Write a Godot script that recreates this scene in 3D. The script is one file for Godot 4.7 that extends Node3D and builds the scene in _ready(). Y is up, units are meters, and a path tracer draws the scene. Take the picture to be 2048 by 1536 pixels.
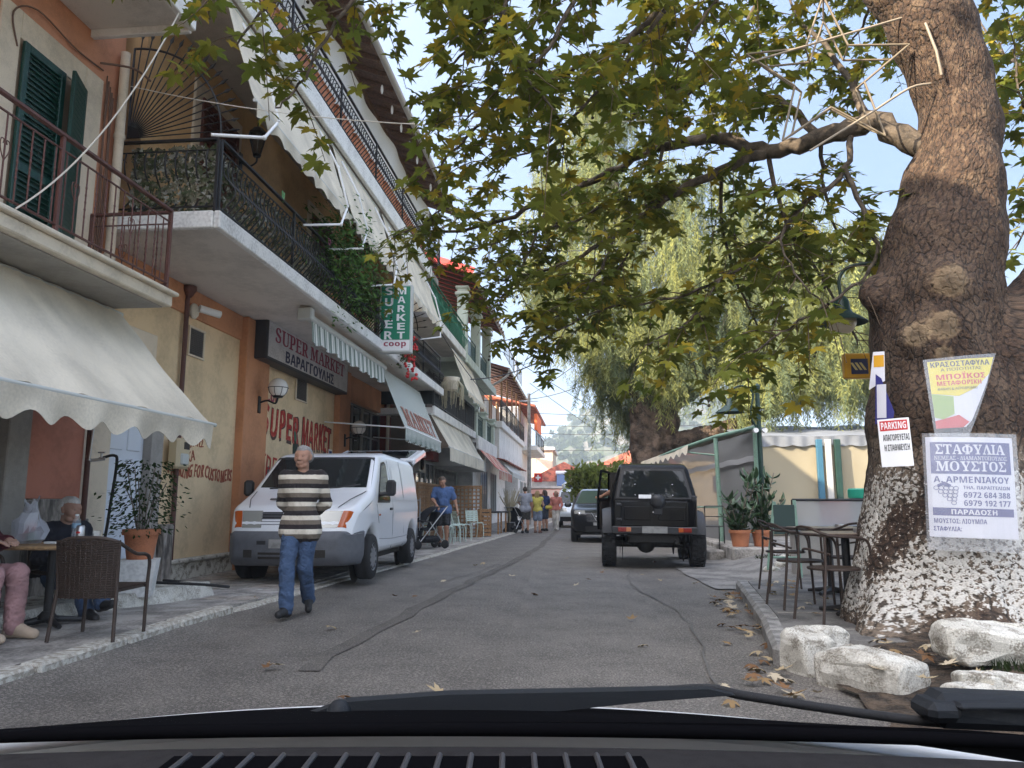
extends Node3D
# A village street seen from the front seat of a car: shaded balconied houses on the left, a big plane tree on the right.

# ---------------------------------------------------------------- mesh builder
class MB:
	var v := PackedVector3Array()
	var n := PackedVector3Array()
	var t := PackedVector2Array()
	var c := PackedColorArray()
	var col := Color(1, 1, 1)
	var tinted := false

	func tri(a: Vector3, b: Vector3, d: Vector3) -> void:
		var nn := (b - a).cross(d - a).normalized()
		tri_n(a, b, d, nn, nn, nn)

	func tri_n(a: Vector3, b: Vector3, d: Vector3, na: Vector3, nb: Vector3, nd: Vector3, ua := Vector2.ZERO, ub := Vector2.ZERO, ud := Vector2.ZERO) -> void:
		v.append(a); v.append(d); v.append(b)
		n.append(na); n.append(nd); n.append(nb)
		t.append(ua); t.append(ud); t.append(ub)
		if tinted:
			c.append(col); c.append(col); c.append(col)

	func quad(a: Vector3, b: Vector3, d: Vector3, e: Vector3) -> void:
		var nn := (d - a).cross(e - b).normalized()
		tri_n(a, b, d, nn, nn, nn, Vector2(0, 0), Vector2(1, 0), Vector2(1, 1))
		tri_n(a, d, e, nn, nn, nn, Vector2(0, 0), Vector2(1, 1), Vector2(0, 1))

	func box(o: Vector3, s: Vector3, b := Basis.IDENTITY) -> MB:
		return bev(o, s, 0.0, b)

	func span(lo: Vector3, hi: Vector3, bevel := 0.0) -> MB:
		return bev((lo + hi) * 0.5, (hi - lo).abs(), bevel)

	func bev(o: Vector3, s: Vector3, r: float, b := Basis.IDENTITY) -> MB:
		var h := s * 0.5
		r = minf(r, minf(h.x, minf(h.y, h.z)) * 0.9)
		for ax in 3:
			for sg in [-1.0, 1.0]:
				var u := (ax + 1) % 3
				var w := (ax + 2) % 3
				var q: Array[Vector3] = []
				for k in [[-1, -1], [1, -1], [1, 1], [-1, 1]]:
					var p := Vector3.ZERO
					p[ax] = sg * h[ax]
					p[u] = k[0] * (h[u] - r) * sg
					p[w] = k[1] * (h[w] - r)
					q.append(o + b * p)
				quad(q[0], q[1], q[2], q[3])
		if r <= 0.0:
			return self
		for ax in 3:
			var u := (ax + 1) % 3
			var w := (ax + 2) % 3
			for su in [-1.0, 1.0]:
				for sw in [-1.0, 1.0]:
					var q: Array[Vector3] = []
					for k in [[-1, 0], [1, 0], [1, 1], [-1, 1]]:
						var p := Vector3.ZERO
						p[ax] = k[0] * (h[ax] - r)
						p[u] = su * (h[u] - (r if k[1] == 1 else 0.0))
						p[w] = sw * (h[w] - (0.0 if k[1] == 1 else r))
						q.append(o + b * p)
					if su * sw > 0:
						quad(q[0], q[1], q[2], q[3])
					else:
						quad(q[3], q[2], q[1], q[0])
		for sx in [-1.0, 1.0]:
			for sy in [-1.0, 1.0]:
				for sz in [-1.0, 1.0]:
					var a := o + b * Vector3(sx * h.x, sy * (h.y - r), sz * (h.z - r))
					var d := o + b * Vector3(sx * (h.x - r), sy * h.y, sz * (h.z - r))
					var e := o + b * Vector3(sx * (h.x - r), sy * (h.y - r), sz * h.z)
					if sx * sy * sz > 0:
						tri(a, d, e)
					else:
						tri(a, e, d)
		return self

	func tube(pts: Array, r, sides := 6, caps := true) -> MB:
		var m := pts.size()
		if m < 2:
			return self
		var up := Vector3.UP
		var d0: Vector3 = (pts[1] - pts[0]).normalized()
		if absf(d0.dot(up)) > 0.95:
			up = Vector3.RIGHT
		var side := d0.cross(up).normalized()
		var prev: Array[Vector3] = []
		var prevn: Array[Vector3] = []
		var along := 0.0
		var pal := 0.0
		for i in m:
			var d: Vector3
			if i == 0:
				d = d0
			elif i == m - 1:
				d = (pts[i] - pts[i - 1]).normalized()
			else:
				d = ((pts[i] - pts[i - 1]).normalized() + (pts[i + 1] - pts[i]).normalized()).normalized()
			side = (side - d * side.dot(d)).normalized()
			var other := d.cross(side)
			var rr: float = r[i] if r is Array else r
			if i > 0:
				along += pts[i].distance_to(pts[i - 1])
			var ring: Array[Vector3] = []
			var rn: Array[Vector3] = []
			for k in sides:
				var a := TAU * k / sides
				var dir := side * cos(a) + other * sin(a)
				ring.append(pts[i] + dir * rr)
				rn.append(dir)
			if i > 0:
				for k in sides:
					var k2 := (k + 1) % sides
					var u0 := float(k) / sides
					var u1 := float(k + 1) / sides
					tri_n(prev[k], prev[k2], ring[k2], prevn[k], prevn[k2], rn[k2], Vector2(u0, pal), Vector2(u1, pal), Vector2(u1, along))
					tri_n(prev[k], ring[k2], ring[k], prevn[k], rn[k2], rn[k], Vector2(u0, pal), Vector2(u1, along), Vector2(u0, along))
			elif caps:
				for k in range(1, sides - 1):
					tri_n(ring[0], ring[k + 1], ring[k], -d, -d, -d)
			if i == m - 1 and caps:
				for k in range(1, sides - 1):
					tri_n(ring[0], ring[k], ring[k + 1], d, d, d)
			prev = ring
			prevn = rn
			pal = along
		return self

	func bar(a: Vector3, b: Vector3, r: float, sides := 6) -> MB:
		return tube([a, b], r, sides)

	func flat_bar(a: Vector3, b: Vector3, w: float, d: float, up := Vector3.UP) -> MB:
		var z := (b - a)
		var l := z.length()
		z = z / l
		if absf(z.dot(up)) > 0.98:
			up = Vector3.RIGHT
		var x := up.cross(z).normalized()
		return bev((a + b) * 0.5, Vector3(w, d, l), minf(w, d) * 0.12, Basis(x, z.cross(x), z))

	func lathe(prof: Array, seg := 16, o := Vector3.ZERO, b := Basis.IDENTITY, sharp := true) -> MB:
		for i in prof.size() - 1:
			var p: Vector2 = prof[i]
			var q: Vector2 = prof[i + 1]
			var e := q - p
			var nn := Vector2(e.y, -e.x).normalized()
			var np := nn
			var nq := nn
			if not sharp:
				if i > 0:
					var e0: Vector2 = p - prof[i - 1]
					np = (nn + Vector2(e0.y, -e0.x).normalized()).normalized()
				if i < prof.size() - 2:
					var e1: Vector2 = prof[i + 2] - q
					nq = (nn + Vector2(e1.y, -e1.x).normalized()).normalized()
			for k in seg:
				var a := TAU * k / seg
				var a2 := TAU * (k + 1) / seg
				var c0 := Vector3(cos(a), 0, -sin(a))
				var c1 := Vector3(cos(a2), 0, -sin(a2))
				var y := Vector3.UP
				var P0 := o + b * (c0 * p.x + y * p.y)
				var P1 := o + b * (c1 * p.x + y * p.y)
				var Q0 := o + b * (c0 * q.x + y * q.y)
				var Q1 := o + b * (c1 * q.x + y * q.y)
				var n0 := b * (c0 * np.x + y * np.y)
				var n1 := b * (c1 * np.x + y * np.y)
				var m0 := b * (c0 * nq.x + y * nq.y)
				var m1 := b * (c1 * nq.x + y * nq.y)
				if p.x > 1e-6:
					tri_n(P0, P1, Q1, n0, n1, m1)
				if q.x > 1e-6:
					tri_n(P0, Q1, Q0, n0, m1, m0)
		return self

	func ball(o: Vector3, r: Vector3, seg := 10, rings := 6, b := Basis.IDENTITY) -> MB:
		for i in rings:
			for k in seg:
				var q: Array[Vector3] = []
				var qn: Array[Vector3] = []
				for e in [[0, 0], [1, 0], [1, 1], [0, 1]]:
					var la: float = -PI / 2 + PI * (i + e[1]) / rings
					var lo: float = TAU * (k + e[0]) / seg
					var d := Vector3(cos(la) * cos(lo), sin(la), -cos(la) * sin(lo))
					q.append(o + b * (d * r))
					qn.append((b * (d / r)).normalized())
				if i > 0:
					tri_n(q[0], q[1], q[2], qn[0], qn[1], qn[2])
				if i < rings - 1:
					tri_n(q[0], q[2], q[3], qn[0], qn[2], qn[3])
				elif i == 0:
					tri_n(q[0], q[2], q[3], qn[0], qn[2], qn[3])
		return self

	func prism(poly: PackedVector2Array, d: float, xf := Transform3D.IDENTITY) -> MB:
		if Geometry2D.is_polygon_clockwise(poly):
			poly = poly.duplicate()
			poly.reverse()
		var ix := Geometry2D.triangulate_polygon(poly)
		var h := d * 0.5
		for i in range(0, ix.size(), 3):
			var a := poly[ix[i]]
			var b := poly[ix[i + 1]]
			var e := poly[ix[i + 2]]
			if (b - a).cross(e - a) < 0:
				var s := b
				b = e
				e = s
			tri(xf * Vector3(a.x, a.y, h), xf * Vector3(b.x, b.y, h), xf * Vector3(e.x, e.y, h))
			tri(xf * Vector3(a.x, a.y, -h), xf * Vector3(e.x, e.y, -h), xf * Vector3(b.x, b.y, -h))
		for i in poly.size():
			var a := poly[i]
			var b := poly[(i + 1) % poly.size()]
			quad(xf * Vector3(a.x, a.y, h), xf * Vector3(a.x, a.y, -h), xf * Vector3(b.x, b.y, -h), xf * Vector3(b.x, b.y, h))
		return self

	func sheet(nu: int, nv: int, f: Callable, thick := 0.0) -> MB:
		var p: Array[Vector3] = []
		for j in nv + 1:
			for i in nu + 1:
				p.append(f.call(float(i) / nu, float(j) / nv))
		var nn: Array[Vector3] = []
		for j in nv + 1:
			for i in nu + 1:
				var du := p[j * (nu + 1) + mini(i + 1, nu)] - p[j * (nu + 1) + maxi(i - 1, 0)]
				var dv := p[mini(j + 1, nv) * (nu + 1) + i] - p[maxi(j - 1, 0) * (nu + 1) + i]
				nn.append(du.cross(dv).normalized())
		for j in nv:
			for i in nu:
				var a := j * (nu + 1) + i
				var q := [a, a + 1, a + nu + 2, a + nu + 1]
				var w: Array[Vector2] = []
				for e in [[0, 0], [1, 0], [1, 1], [0, 1]]:
					w.append(Vector2(float(i + e[0]) / nu, float(j + e[1]) / nv))
				tri_n(p[q[0]], p[q[1]], p[q[2]], nn[q[0]], nn[q[1]], nn[q[2]], w[0], w[1], w[2])
				tri_n(p[q[0]], p[q[2]], p[q[3]], nn[q[0]], nn[q[2]], nn[q[3]], w[0], w[2], w[3])
				if thick > 0:
					var b: Array[Vector3] = []
					for k in 4:
						b.append(p[q[k]] - nn[q[k]] * thick)
					tri_n(b[0], b[2], b[1], -nn[q[0]], -nn[q[2]], -nn[q[1]], w[0], w[2], w[1])
					tri_n(b[0], b[3], b[2], -nn[q[0]], -nn[q[3]], -nn[q[2]], w[0], w[3], w[2])
					if j == 0: quad(p[q[1]], p[q[0]], b[0], b[1])
					if j == nv - 1: quad(p[q[3]], p[q[2]], b[2], b[3])
					if i == 0: quad(p[q[0]], p[q[3]], b[3], b[0])
					if i == nu - 1: quad(p[q[2]], p[q[1]], b[1], b[2])
		return self

	func add(o: MB, xf := Transform3D.IDENTITY) -> MB:
		for i in o.v.size():
			v.append(xf * o.v[i])
			n.append((xf.basis * o.n[i]).normalized())
			t.append(o.t[i])
			if tinted:
				c.append(col if not o.tinted else o.c[i])
		return self

	func bend(f: Callable) -> MB:
		for i in v.size():
			v[i] = f.call(v[i])
		for i in range(0, v.size(), 3):
			var nn := (v[i + 1] - v[i]).cross(v[i + 2] - v[i])
			if nn.length_squared() > 1e-16:
				nn = -nn.normalized()
				for k in 3:
					n[i + k] = nn
		return self

	func mesh(m: Material = null) -> ArrayMesh:
		var a := []
		a.resize(Mesh.ARRAY_MAX)
		a[Mesh.ARRAY_VERTEX] = v
		a[Mesh.ARRAY_NORMAL] = n
		a[Mesh.ARRAY_TEX_UV] = t
		if tinted:
			a[Mesh.ARRAY_COLOR] = c
		var me := ArrayMesh.new()
		if v.size() > 0:
			me.add_surface_from_arrays(Mesh.PRIMITIVE_TRIANGLES, a)
			if m: me.surface_set_material(0, m)
		return me

# ---------------------------------------------------------------- names and metas
var taken := {}

func named(o: Node, called: String, parent: Node) -> Node:
	var key := "%d/%s" % [parent.get_instance_id(), called]
	var k: int = taken.get(key, 0)
	taken[key] = k + 1
	o.name = called if k == 0 else "%s_%03d" % [called, k]
	parent.add_child(o, true)
	return o

func tag(o: Node, label: String, category: String, group := "") -> Node:
	if label: o.set_meta("label", label)
	if category: o.set_meta("category", category)
	if group: o.set_meta("group", group)
	return o

func thing(called: String, label: String, category: String, at := Vector3.ZERO, turn := 0.0, group := "") -> Node3D:
	var o := Node3D.new()
	o.position = at
	o.rotation.y = turn
	named(o, called, self)
	tag(o, label, category, group)
	return o

func part(called: String, shape, m: Material, parent: Node = self, label := "") -> MeshInstance3D:
	var o := MeshInstance3D.new()
	o.mesh = shape.mesh() if shape is MB else shape
	o.material_override = m
	named(o, called, parent)
	if label: o.set_meta("label", label)
	return o

func one(called: String, shape, m: Material, label: String, category: String, group := "") -> MeshInstance3D:
	var o := part(called, shape, m)
	tag(o, label, category, group)
	return o

func setting(called: String, shape, m: Material, label: String) -> MeshInstance3D:
	var o := part(called, shape, m)
	o.set_meta("kind", "structure")
	tag(o, label, called.replace("_", " "))
	return o

func copy(o: Node3D, at: Vector3, turn: float, label: String, group := "") -> Node3D:
	var base := String(o.name).rstrip("0123456789").rstrip("_")
	var r: Node3D = o.duplicate()
	r.position = at
	r.rotation.y = turn
	named(r, base, self)
	r.set_meta("label", label)
	if group: r.set_meta("group", group)
	return r

# ---------------------------------------------------------------- materials
var mats := {}
var pics := {}

func noise_bytes(size: int, sd: int, freq: float, oct := 4, kind := FastNoiseLite.TYPE_SIMPLEX_SMOOTH) -> PackedByteArray:
	var f := FastNoiseLite.new()
	f.seed = sd
	f.frequency = freq
	f.noise_type = kind
	f.fractal_octaves = oct
	if kind == FastNoiseLite.TYPE_CELLULAR:
		f.cellular_return_type = FastNoiseLite.RETURN_DISTANCE2_SUB
	var im := f.get_seamless_image(size, size)
	im.convert(Image.FORMAT_L8)
	return im.get_data()

func blend_pic(key: String, size: int, layers: Array, lo: float, hi: float, power := 1.0) -> ImageTexture:
	if pics.has(key):
		return pics[key]
	var sum := PackedFloat32Array()
	sum.resize(size * size)
	var tw := 0.0
	for l in layers:
		var b := noise_bytes(size, l[0], l[1], l[2], l[4] if l.size() > 4 else FastNoiseLite.TYPE_SIMPLEX_SMOOTH)
		var w: float = l[3]
		tw += w
		for i in b.size():
			sum[i] += b[i] * w
	var out := PackedByteArray()
	out.resize(size * size)
	for i in sum.size():
		var x := pow(clampf(sum[i] / (tw * 255.0), 0, 1), power)
		out[i] = int(255 * clampf(lo + (hi - lo) * x, 0, 1))
	var tx := ImageTexture.create_from_image(Image.create_from_data(size, size, false, Image.FORMAT_L8, out))
	pics[key] = tx
	return tx

func lin(r: float, g: float, b: float) -> Color:
	return Color(r, g, b).linear_to_srgb()

func mat(key: String, col: Color, rough := 0.8, tex := "", scale := 1.0, bump := 0.0, metal := 0.0, relief := "") -> StandardMaterial3D:
	if mats.has(key):
		return mats[key]
	var m := StandardMaterial3D.new()
	m.albedo_color = col
	m.roughness = rough
	m.metallic = metal
	if tex:
		m.albedo_texture = pics[tex]
		m.uv1_triplanar = true
		m.uv1_world_triplanar = true
		m.uv1_scale = Vector3(scale, scale, scale)
		if bump != 0.0:
			m.heightmap_enabled = true
			m.heightmap_texture = pics[relief if relief else tex]
			m.heightmap_scale = bump
	mats[key] = m
	return m

func pics_now() -> void:
	var CELL := FastNoiseLite.TYPE_CELLULAR
	blend_pic("plaster", 512, [[1, 0.006, 4, 1.0], [2, 0.05, 3, 0.5], [3, 0.25, 2, 0.5]], 0.80, 1.14)
	blend_pic("asphalt", 1024, [[11, 0.055, 1, 1.0, CELL], [16, 0.12, 1, 0.9, CELL], [12, 0.002, 3, 0.25], [13, 0.20, 2, 1.2]], 0.05, 1.95)
	blend_pic("grain", 512, [[14, 0.25, 2, 1.0, CELL], [15, 0.4, 2, 0.6]], 0.0, 1.4)
	blend_pic("concrete", 512, [[21, 0.008, 5, 1.0], [22, 0.09, 3, 0.6], [23, 0.4, 1, 0.4]], 0.35, 1.4)
	blend_pic("fine", 256, [[31, 0.2, 3, 1.0], [32, 0.02, 2, 0.6]], 0.72, 1.2)
	blend_pic("wood", 512, [[41, 0.03, 4, 1.0], [42, 0.2, 2, 0.5]], 0.45, 1.35)
	blend_pic("cloth", 256, [[51, 0.012, 3, 1.0], [52, 0.35, 1, 0.3]], 0.75, 1.15)
	blend_pic("stain", 512, [[61, 0.01, 5, 1.0], [62, 0.06, 3, 0.4]], 0.1, 1.45)
	blend_pic("scrub", 512, [[71, 0.02, 5, 1.0], [72, 0.12, 3, 0.8]], 0.0, 1.7)

# ---------------------------------------------------------------- lettering
var fonts := {}

func font(kind: String) -> SystemFont:
	if not fonts.has(kind):
		var f := SystemFont.new()
		f.font_names = PackedStringArray(["Droid Serif" if kind.begins_with("serif") else "Droid Sans"])
		f.font_weight = 700 if kind.ends_with("bold") else 400
		fonts[kind] = f
	return fonts[kind]

func letters(mb: MB, s: String, xf: Transform3D, w: float, h: float, kind := "sans bold", depth := 0.004) -> MB:
	var tm := TextMesh.new()
	tm.font = font(kind)
	tm.text = s.replace("Ν", "N")
	tm.font_size = 32
	tm.pixel_size = 0.01
	tm.depth = 0.01
	tm.curve_step = 2.0
	var a := tm.get_mesh_arrays()
	var p: PackedVector3Array = a[Mesh.ARRAY_VERTEX]
	var nn: PackedVector3Array = a[Mesh.ARRAY_NORMAL]
	var ix: PackedInt32Array = a[Mesh.ARRAY_INDEX]
	if p.is_empty():
		return mb
	var bb := AABB(p[0], Vector3.ZERO)
	for q in p:
		bb = bb.expand(q)
	var mid := bb.get_center()
	var sc := Vector3(w / bb.size.x, h / bb.size.y, depth / maxf(bb.size.z, 1e-5))
	var order: Array = []
	if ix.is_empty():
		order = range(p.size())
	else:
		order = Array(ix)
	for i in order:
		mb.v.append(xf * ((p[i] - mid) * sc))
		mb.n.append((xf.basis * nn[i]).normalized())
		mb.t.append(Vector2.ZERO)
		if mb.tinted: mb.c.append(mb.col)
	return mb

# ---------------------------------------------------------------- bodies: a smooth union of tapered capsules, meshed with surface nets
func capsules(bones: Array, cell: float, k := 0.03, into: MB = null, uvf = null) -> MB:
	var lo := Vector3.INF
	var hi := -Vector3.INF
	for b in bones:
		var r: float = maxf(b[2], b[3]) + k + cell * 2.0
		for e in 2:
			lo = lo.min(b[e] - Vector3.ONE * r)
			hi = hi.max(b[e] + Vector3.ONE * r)
	var dim := Vector3i(((hi - lo) / cell).ceil()) + Vector3i.ONE
	var sx := 1
	var sy := dim.x
	var sz := dim.x * dim.y
	var f := PackedFloat32Array()
	f.resize(sz * dim.z)
	f.fill(10.0)
	for b in bones:
		var a: Vector3 = b[0]
		var ab: Vector3 = b[1] - a
		var l2 := maxf(ab.length_squared(), 1e-8)
		var r0: float = b[2]
		var dr: float = b[3] - r0
		var rm: float = maxf(b[2], b[3]) + k + cell * 2.0
		var p0 := Vector3i(((a.min(b[1]) - Vector3.ONE * rm - lo) / cell).floor()).max(Vector3i.ZERO)
		var p1 := Vector3i(((a.max(b[1]) + Vector3.ONE * rm - lo) / cell).ceil()).min(dim - Vector3i.ONE)
		for z in range(p0.z, p1.z + 1):
			for y in range(p0.y, p1.y + 1):
				var at := z * sz + y * sy
				var q := lo + Vector3(0, y, z) * cell - a
				for x in range(p0.x, p1.x + 1):
					q.x = lo.x + x * cell - a.x
					var h := clampf(q.dot(ab) / l2, 0.0, 1.0)
					var d := (q - ab * h).length() - r0 - dr * h
					var o := f[at + x]
					if d < o + k:
						var g := maxf(k - absf(d - o), 0.0)
						f[at + x] = minf(d, o) - g * g / (4.0 * k)
	var mb := into if into else MB.new()
	var vid := {}
	var vp := PackedVector3Array()
	var vn := PackedVector3Array()
	var corners := [0, sx, sy, sx + sy, sz, sz + sx, sz + sy, sz + sx + sy]
	var off: Array[Vector3] = [Vector3(0, 0, 0), Vector3(1, 0, 0), Vector3(0, 1, 0), Vector3(1, 1, 0), Vector3(0, 0, 1), Vector3(1, 0, 1), Vector3(0, 1, 1), Vector3(1, 1, 1)]
	var edges := [0, 1, 2, 3, 4, 5, 6, 7, 0, 2, 1, 3, 4, 6, 5, 7, 0, 4, 1, 5, 2, 6, 3, 7]
	for z in dim.z - 1:
		for y in dim.y - 1:
			var at := z * sz + y * sy
			for x in dim.x - 1:
				var i := at + x
				if absf(f[i]) > cell * 2.0:
					continue
				var mask := 0
				for e in 8:
					if f[i + corners[e]] < 0.0:
						mask |= 1 << e
				if mask == 0 or mask == 255:
					continue
				var sum := Vector3.ZERO
				var cnt := 0
				for e in 12:
					var c0: int = edges[e * 2]
					var c1: int = edges[e * 2 + 1]
					if ((mask >> c0) & 1) != ((mask >> c1) & 1):
						var f0 := f[i + corners[c0]]
						var f1 := f[i + corners[c1]]
						sum += off[c0].lerp(off[c1], f0 / (f0 - f1))
						cnt += 1
				var g := Vector3(f[i + 1] + f[i + 1 + sy] + f[i + 1 + sz] + f[i + 1 + sy + sz] - f[i] - f[i + sy] - f[i + sz] - f[i + sy + sz],
					f[i + sy] + f[i + 1 + sy] + f[i + sy + sz] + f[i + 1 + sy + sz] - f[i] - f[i + 1] - f[i + sz] - f[i + 1 + sz],
					f[i + sz] + f[i + 1 + sz] + f[i + sz + sy] + f[i + 1 + sy + sz] - f[i] - f[i + 1] - f[i + sy] - f[i + 1 + sy])
				vid[i] = vp.size()
				vp.append(lo + (Vector3(x, y, z) + sum / cnt) * cell)
				vn.append(g.normalized())
	for i in vid:
		for ax in 3:
			var st: int = [sx, sy, sz][ax]
			var u: int = [sy, sz, sx][ax]
			var w: int = [sz, sx, sy][ax]
			var s0 := f[i] < 0.0
			if s0 == (f[i + st] < 0.0):
				continue
			if not (vid.has(i - u) and vid.has(i - w) and vid.has(i - u - w)):
				continue
			var q := [vid[i], vid[i - u], vid[i - u - w], vid[i - w]]
			if s0:
				q.reverse()
			for e in [[0, 2, 1], [0, 3, 2]]:
				var ii: Array = [q[e[0]], q[e[1]], q[e[2]]]
				var uu: Array[Vector2] = [Vector2.ZERO, Vector2.ZERO, Vector2.ZERO]
				if uvf:
					for k2 in 3:
						uu[k2] = uvf.call(vp[ii[k2]])
				mb.tri_n(vp[ii[0]], vp[ii[1]], vp[ii[2]], vn[ii[0]], vn[ii[1]], vn[ii[2]], uu[0], uu[1], uu[2])
	return mb

func bez(pts: Array, per := 6) -> Array:
	var out := []
	for i in pts.size() - 1:
		var a: Vector3 = pts[maxi(i - 1, 0)]
		var b: Vector3 = pts[i]
		var d: Vector3 = pts[i + 1]
		var e: Vector3 = pts[mini(i + 2, pts.size() - 1)]
		for k in per:
			out.append(b.cubic_interpolate(d, a, e, float(k) / per))
	out.append(pts[-1])
	return out

var rng := RandomNumberGenerator.new()

func rr(a: float, b: float) -> float:
	return rng.randf_range(a, b)

static func v3(x: float, y: float, z: float) -> Vector3:
	return Vector3(x, y, z)

static func v2(x: float, y: float) -> Vector2:
	return Vector2(x, y)

func _ready() -> void:
	rng.seed = 20231
	var cam := Camera3D.new()
	cam.name = "camera"
	cam.position = v3(0, 1.13, 0)
	cam.rotation_degrees = v3(8.8, 5.5, 0)
	cam.fov = 52.8
	cam.near = 0.05
	cam.far = 3000
	add_child(cam)
	var env := Environment.new()
	env.background_mode = Environment.BG_SKY
	env.tonemap_mode = Environment.TONE_MAPPER_LINEAR
	env.tonemap_exposure = 1.0
	env.sdfgi_enabled = true
	env.ssao_enabled = true
	env.ssil_enabled = true
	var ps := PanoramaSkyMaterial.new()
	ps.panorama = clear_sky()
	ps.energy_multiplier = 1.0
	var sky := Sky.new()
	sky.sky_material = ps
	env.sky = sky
	env.fog_enabled = true
	env.fog_density = 0.0007
	env.fog_light_color = Color(0.80, 0.88, 0.95)
	var we := WorldEnvironment.new()
	we.name = "surroundings"
	we.environment = env
	add_child(we)
	var sun := DirectionalLight3D.new()
	sun.name = "sun"
	sun.light_color = Color(1.0, 0.93, 0.82)
	sun.light_energy = 0.62
	sun.light_angular_distance = 0.5
	sun.shadow_enabled = true
	add_child(sun)
	sun.look_at_from_position(SUN, Vector3.ZERO)
	env.tonemap_exposure = 8.6
	pics_now()
	common_materials()
	ground_and_road()
	orange_house()
	market_building()
	further_houses()
	plane_tree()
	weeping_tree()
	tent_and_terrace()
	far_end()
	awnings()
	signs_and_lamps()
	vehicles()
	people()
	cafe_left()
	restaurant_front()
	terrace_right()
	tree_furniture()
	cables()
	fallen_leaves()
	own_car()

const SUN := Vector3(-7.2, 5.9, 5.6)

func clear_sky() -> ImageTexture:
	var w := 512
	var h := 256
	var f := FastNoiseLite.new()
	f.seed = 5
	f.frequency = 0.9
	f.fractal_octaves = 5
	var im := Image.create(w, h, false, Image.FORMAT_RGBAF)
	var su := SUN.normalized()
	for y in h:
		var el := (0.5 - (y + 0.5) / h) * PI
		for x in w:
			var az := TAU * (x + 0.5) / w
			var d := v3(sin(az) * cos(el), sin(el), -cos(az) * cos(el))
			var c: Vector3
			if el <= 0.0:
				c = v3(0.30, 0.29, 0.26) * 0.55
			else:
				var up := clampf(d.y, 0.0, 1.0)
				var g := d.angle_to(su)
				var pale := exp(-up * 4.2)
				c = v3(0.13, 0.32, 0.74).lerp(v3(0.44, 0.65, 0.86), pale)
				var fill_glow := 6.5 * exp(-2.2 * g) + 0.4 * pow(maxf(cos(g), 0.0), 2.0)  # out-of-view glow round the sun, raised to brighten the shaded street
				c = c * (0.31 + fill_glow * 0.2) + v3(0.84, 0.75, 0.64) * fill_glow * 0.86
				var q := f.get_noise_3d(d.x * 2.2, d.y * 9.0, d.z * 2.2) * 0.5 + 0.5
				var cv := smoothstep(0.55, 0.85, q) * 0.6 * smoothstep(0.0, 0.08, el) * (1.0 - smoothstep(0.15, 0.4, el) * 0.9)
				c = c.lerp(v3(0.31, 0.33, 0.345) * (1.0 + fill_glow), cv)
			im.set_pixel(x, y, Color(c.x * SKY, c.y * SKY, c.z * SKY))
	return ImageTexture.create_from_image(im)

const SKY := 0.42

func two_tone(key: String, size: int, a: Color, b: Color, layers: Array, lo: float, hi: float) -> void:
	if pics.has(key): return
	var sum := PackedFloat32Array()
	sum.resize(size * size)
	var tw := 0.0
	for l in layers:
		var q := noise_bytes(size, l[0], l[1], l[2])
		tw += l[3]
		for i in q.size(): sum[i] += q[i] * l[3]
	var fine := noise_bytes(size, 99, 0.2, 3)
	var out := PackedByteArray()
	out.resize(size * size * 3)
	for i in sum.size():
		var k := smoothstep(lo, hi, sum[i] / (tw * 255.0))
		var g := 0.78 + 0.4 * fine[i] / 255.0
		var cc := a.lerp(b, k)
		out[i * 3] = int(255 * clampf(cc.r * g, 0, 1))
		out[i * 3 + 1] = int(255 * clampf(cc.g * g, 0, 1))
		out[i * 3 + 2] = int(255 * clampf(cc.b * g, 0, 1))
	pics[key] = ImageTexture.create_from_image(Image.create_from_data(size, size, false, Image.FORMAT_RGB8, out))

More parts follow.
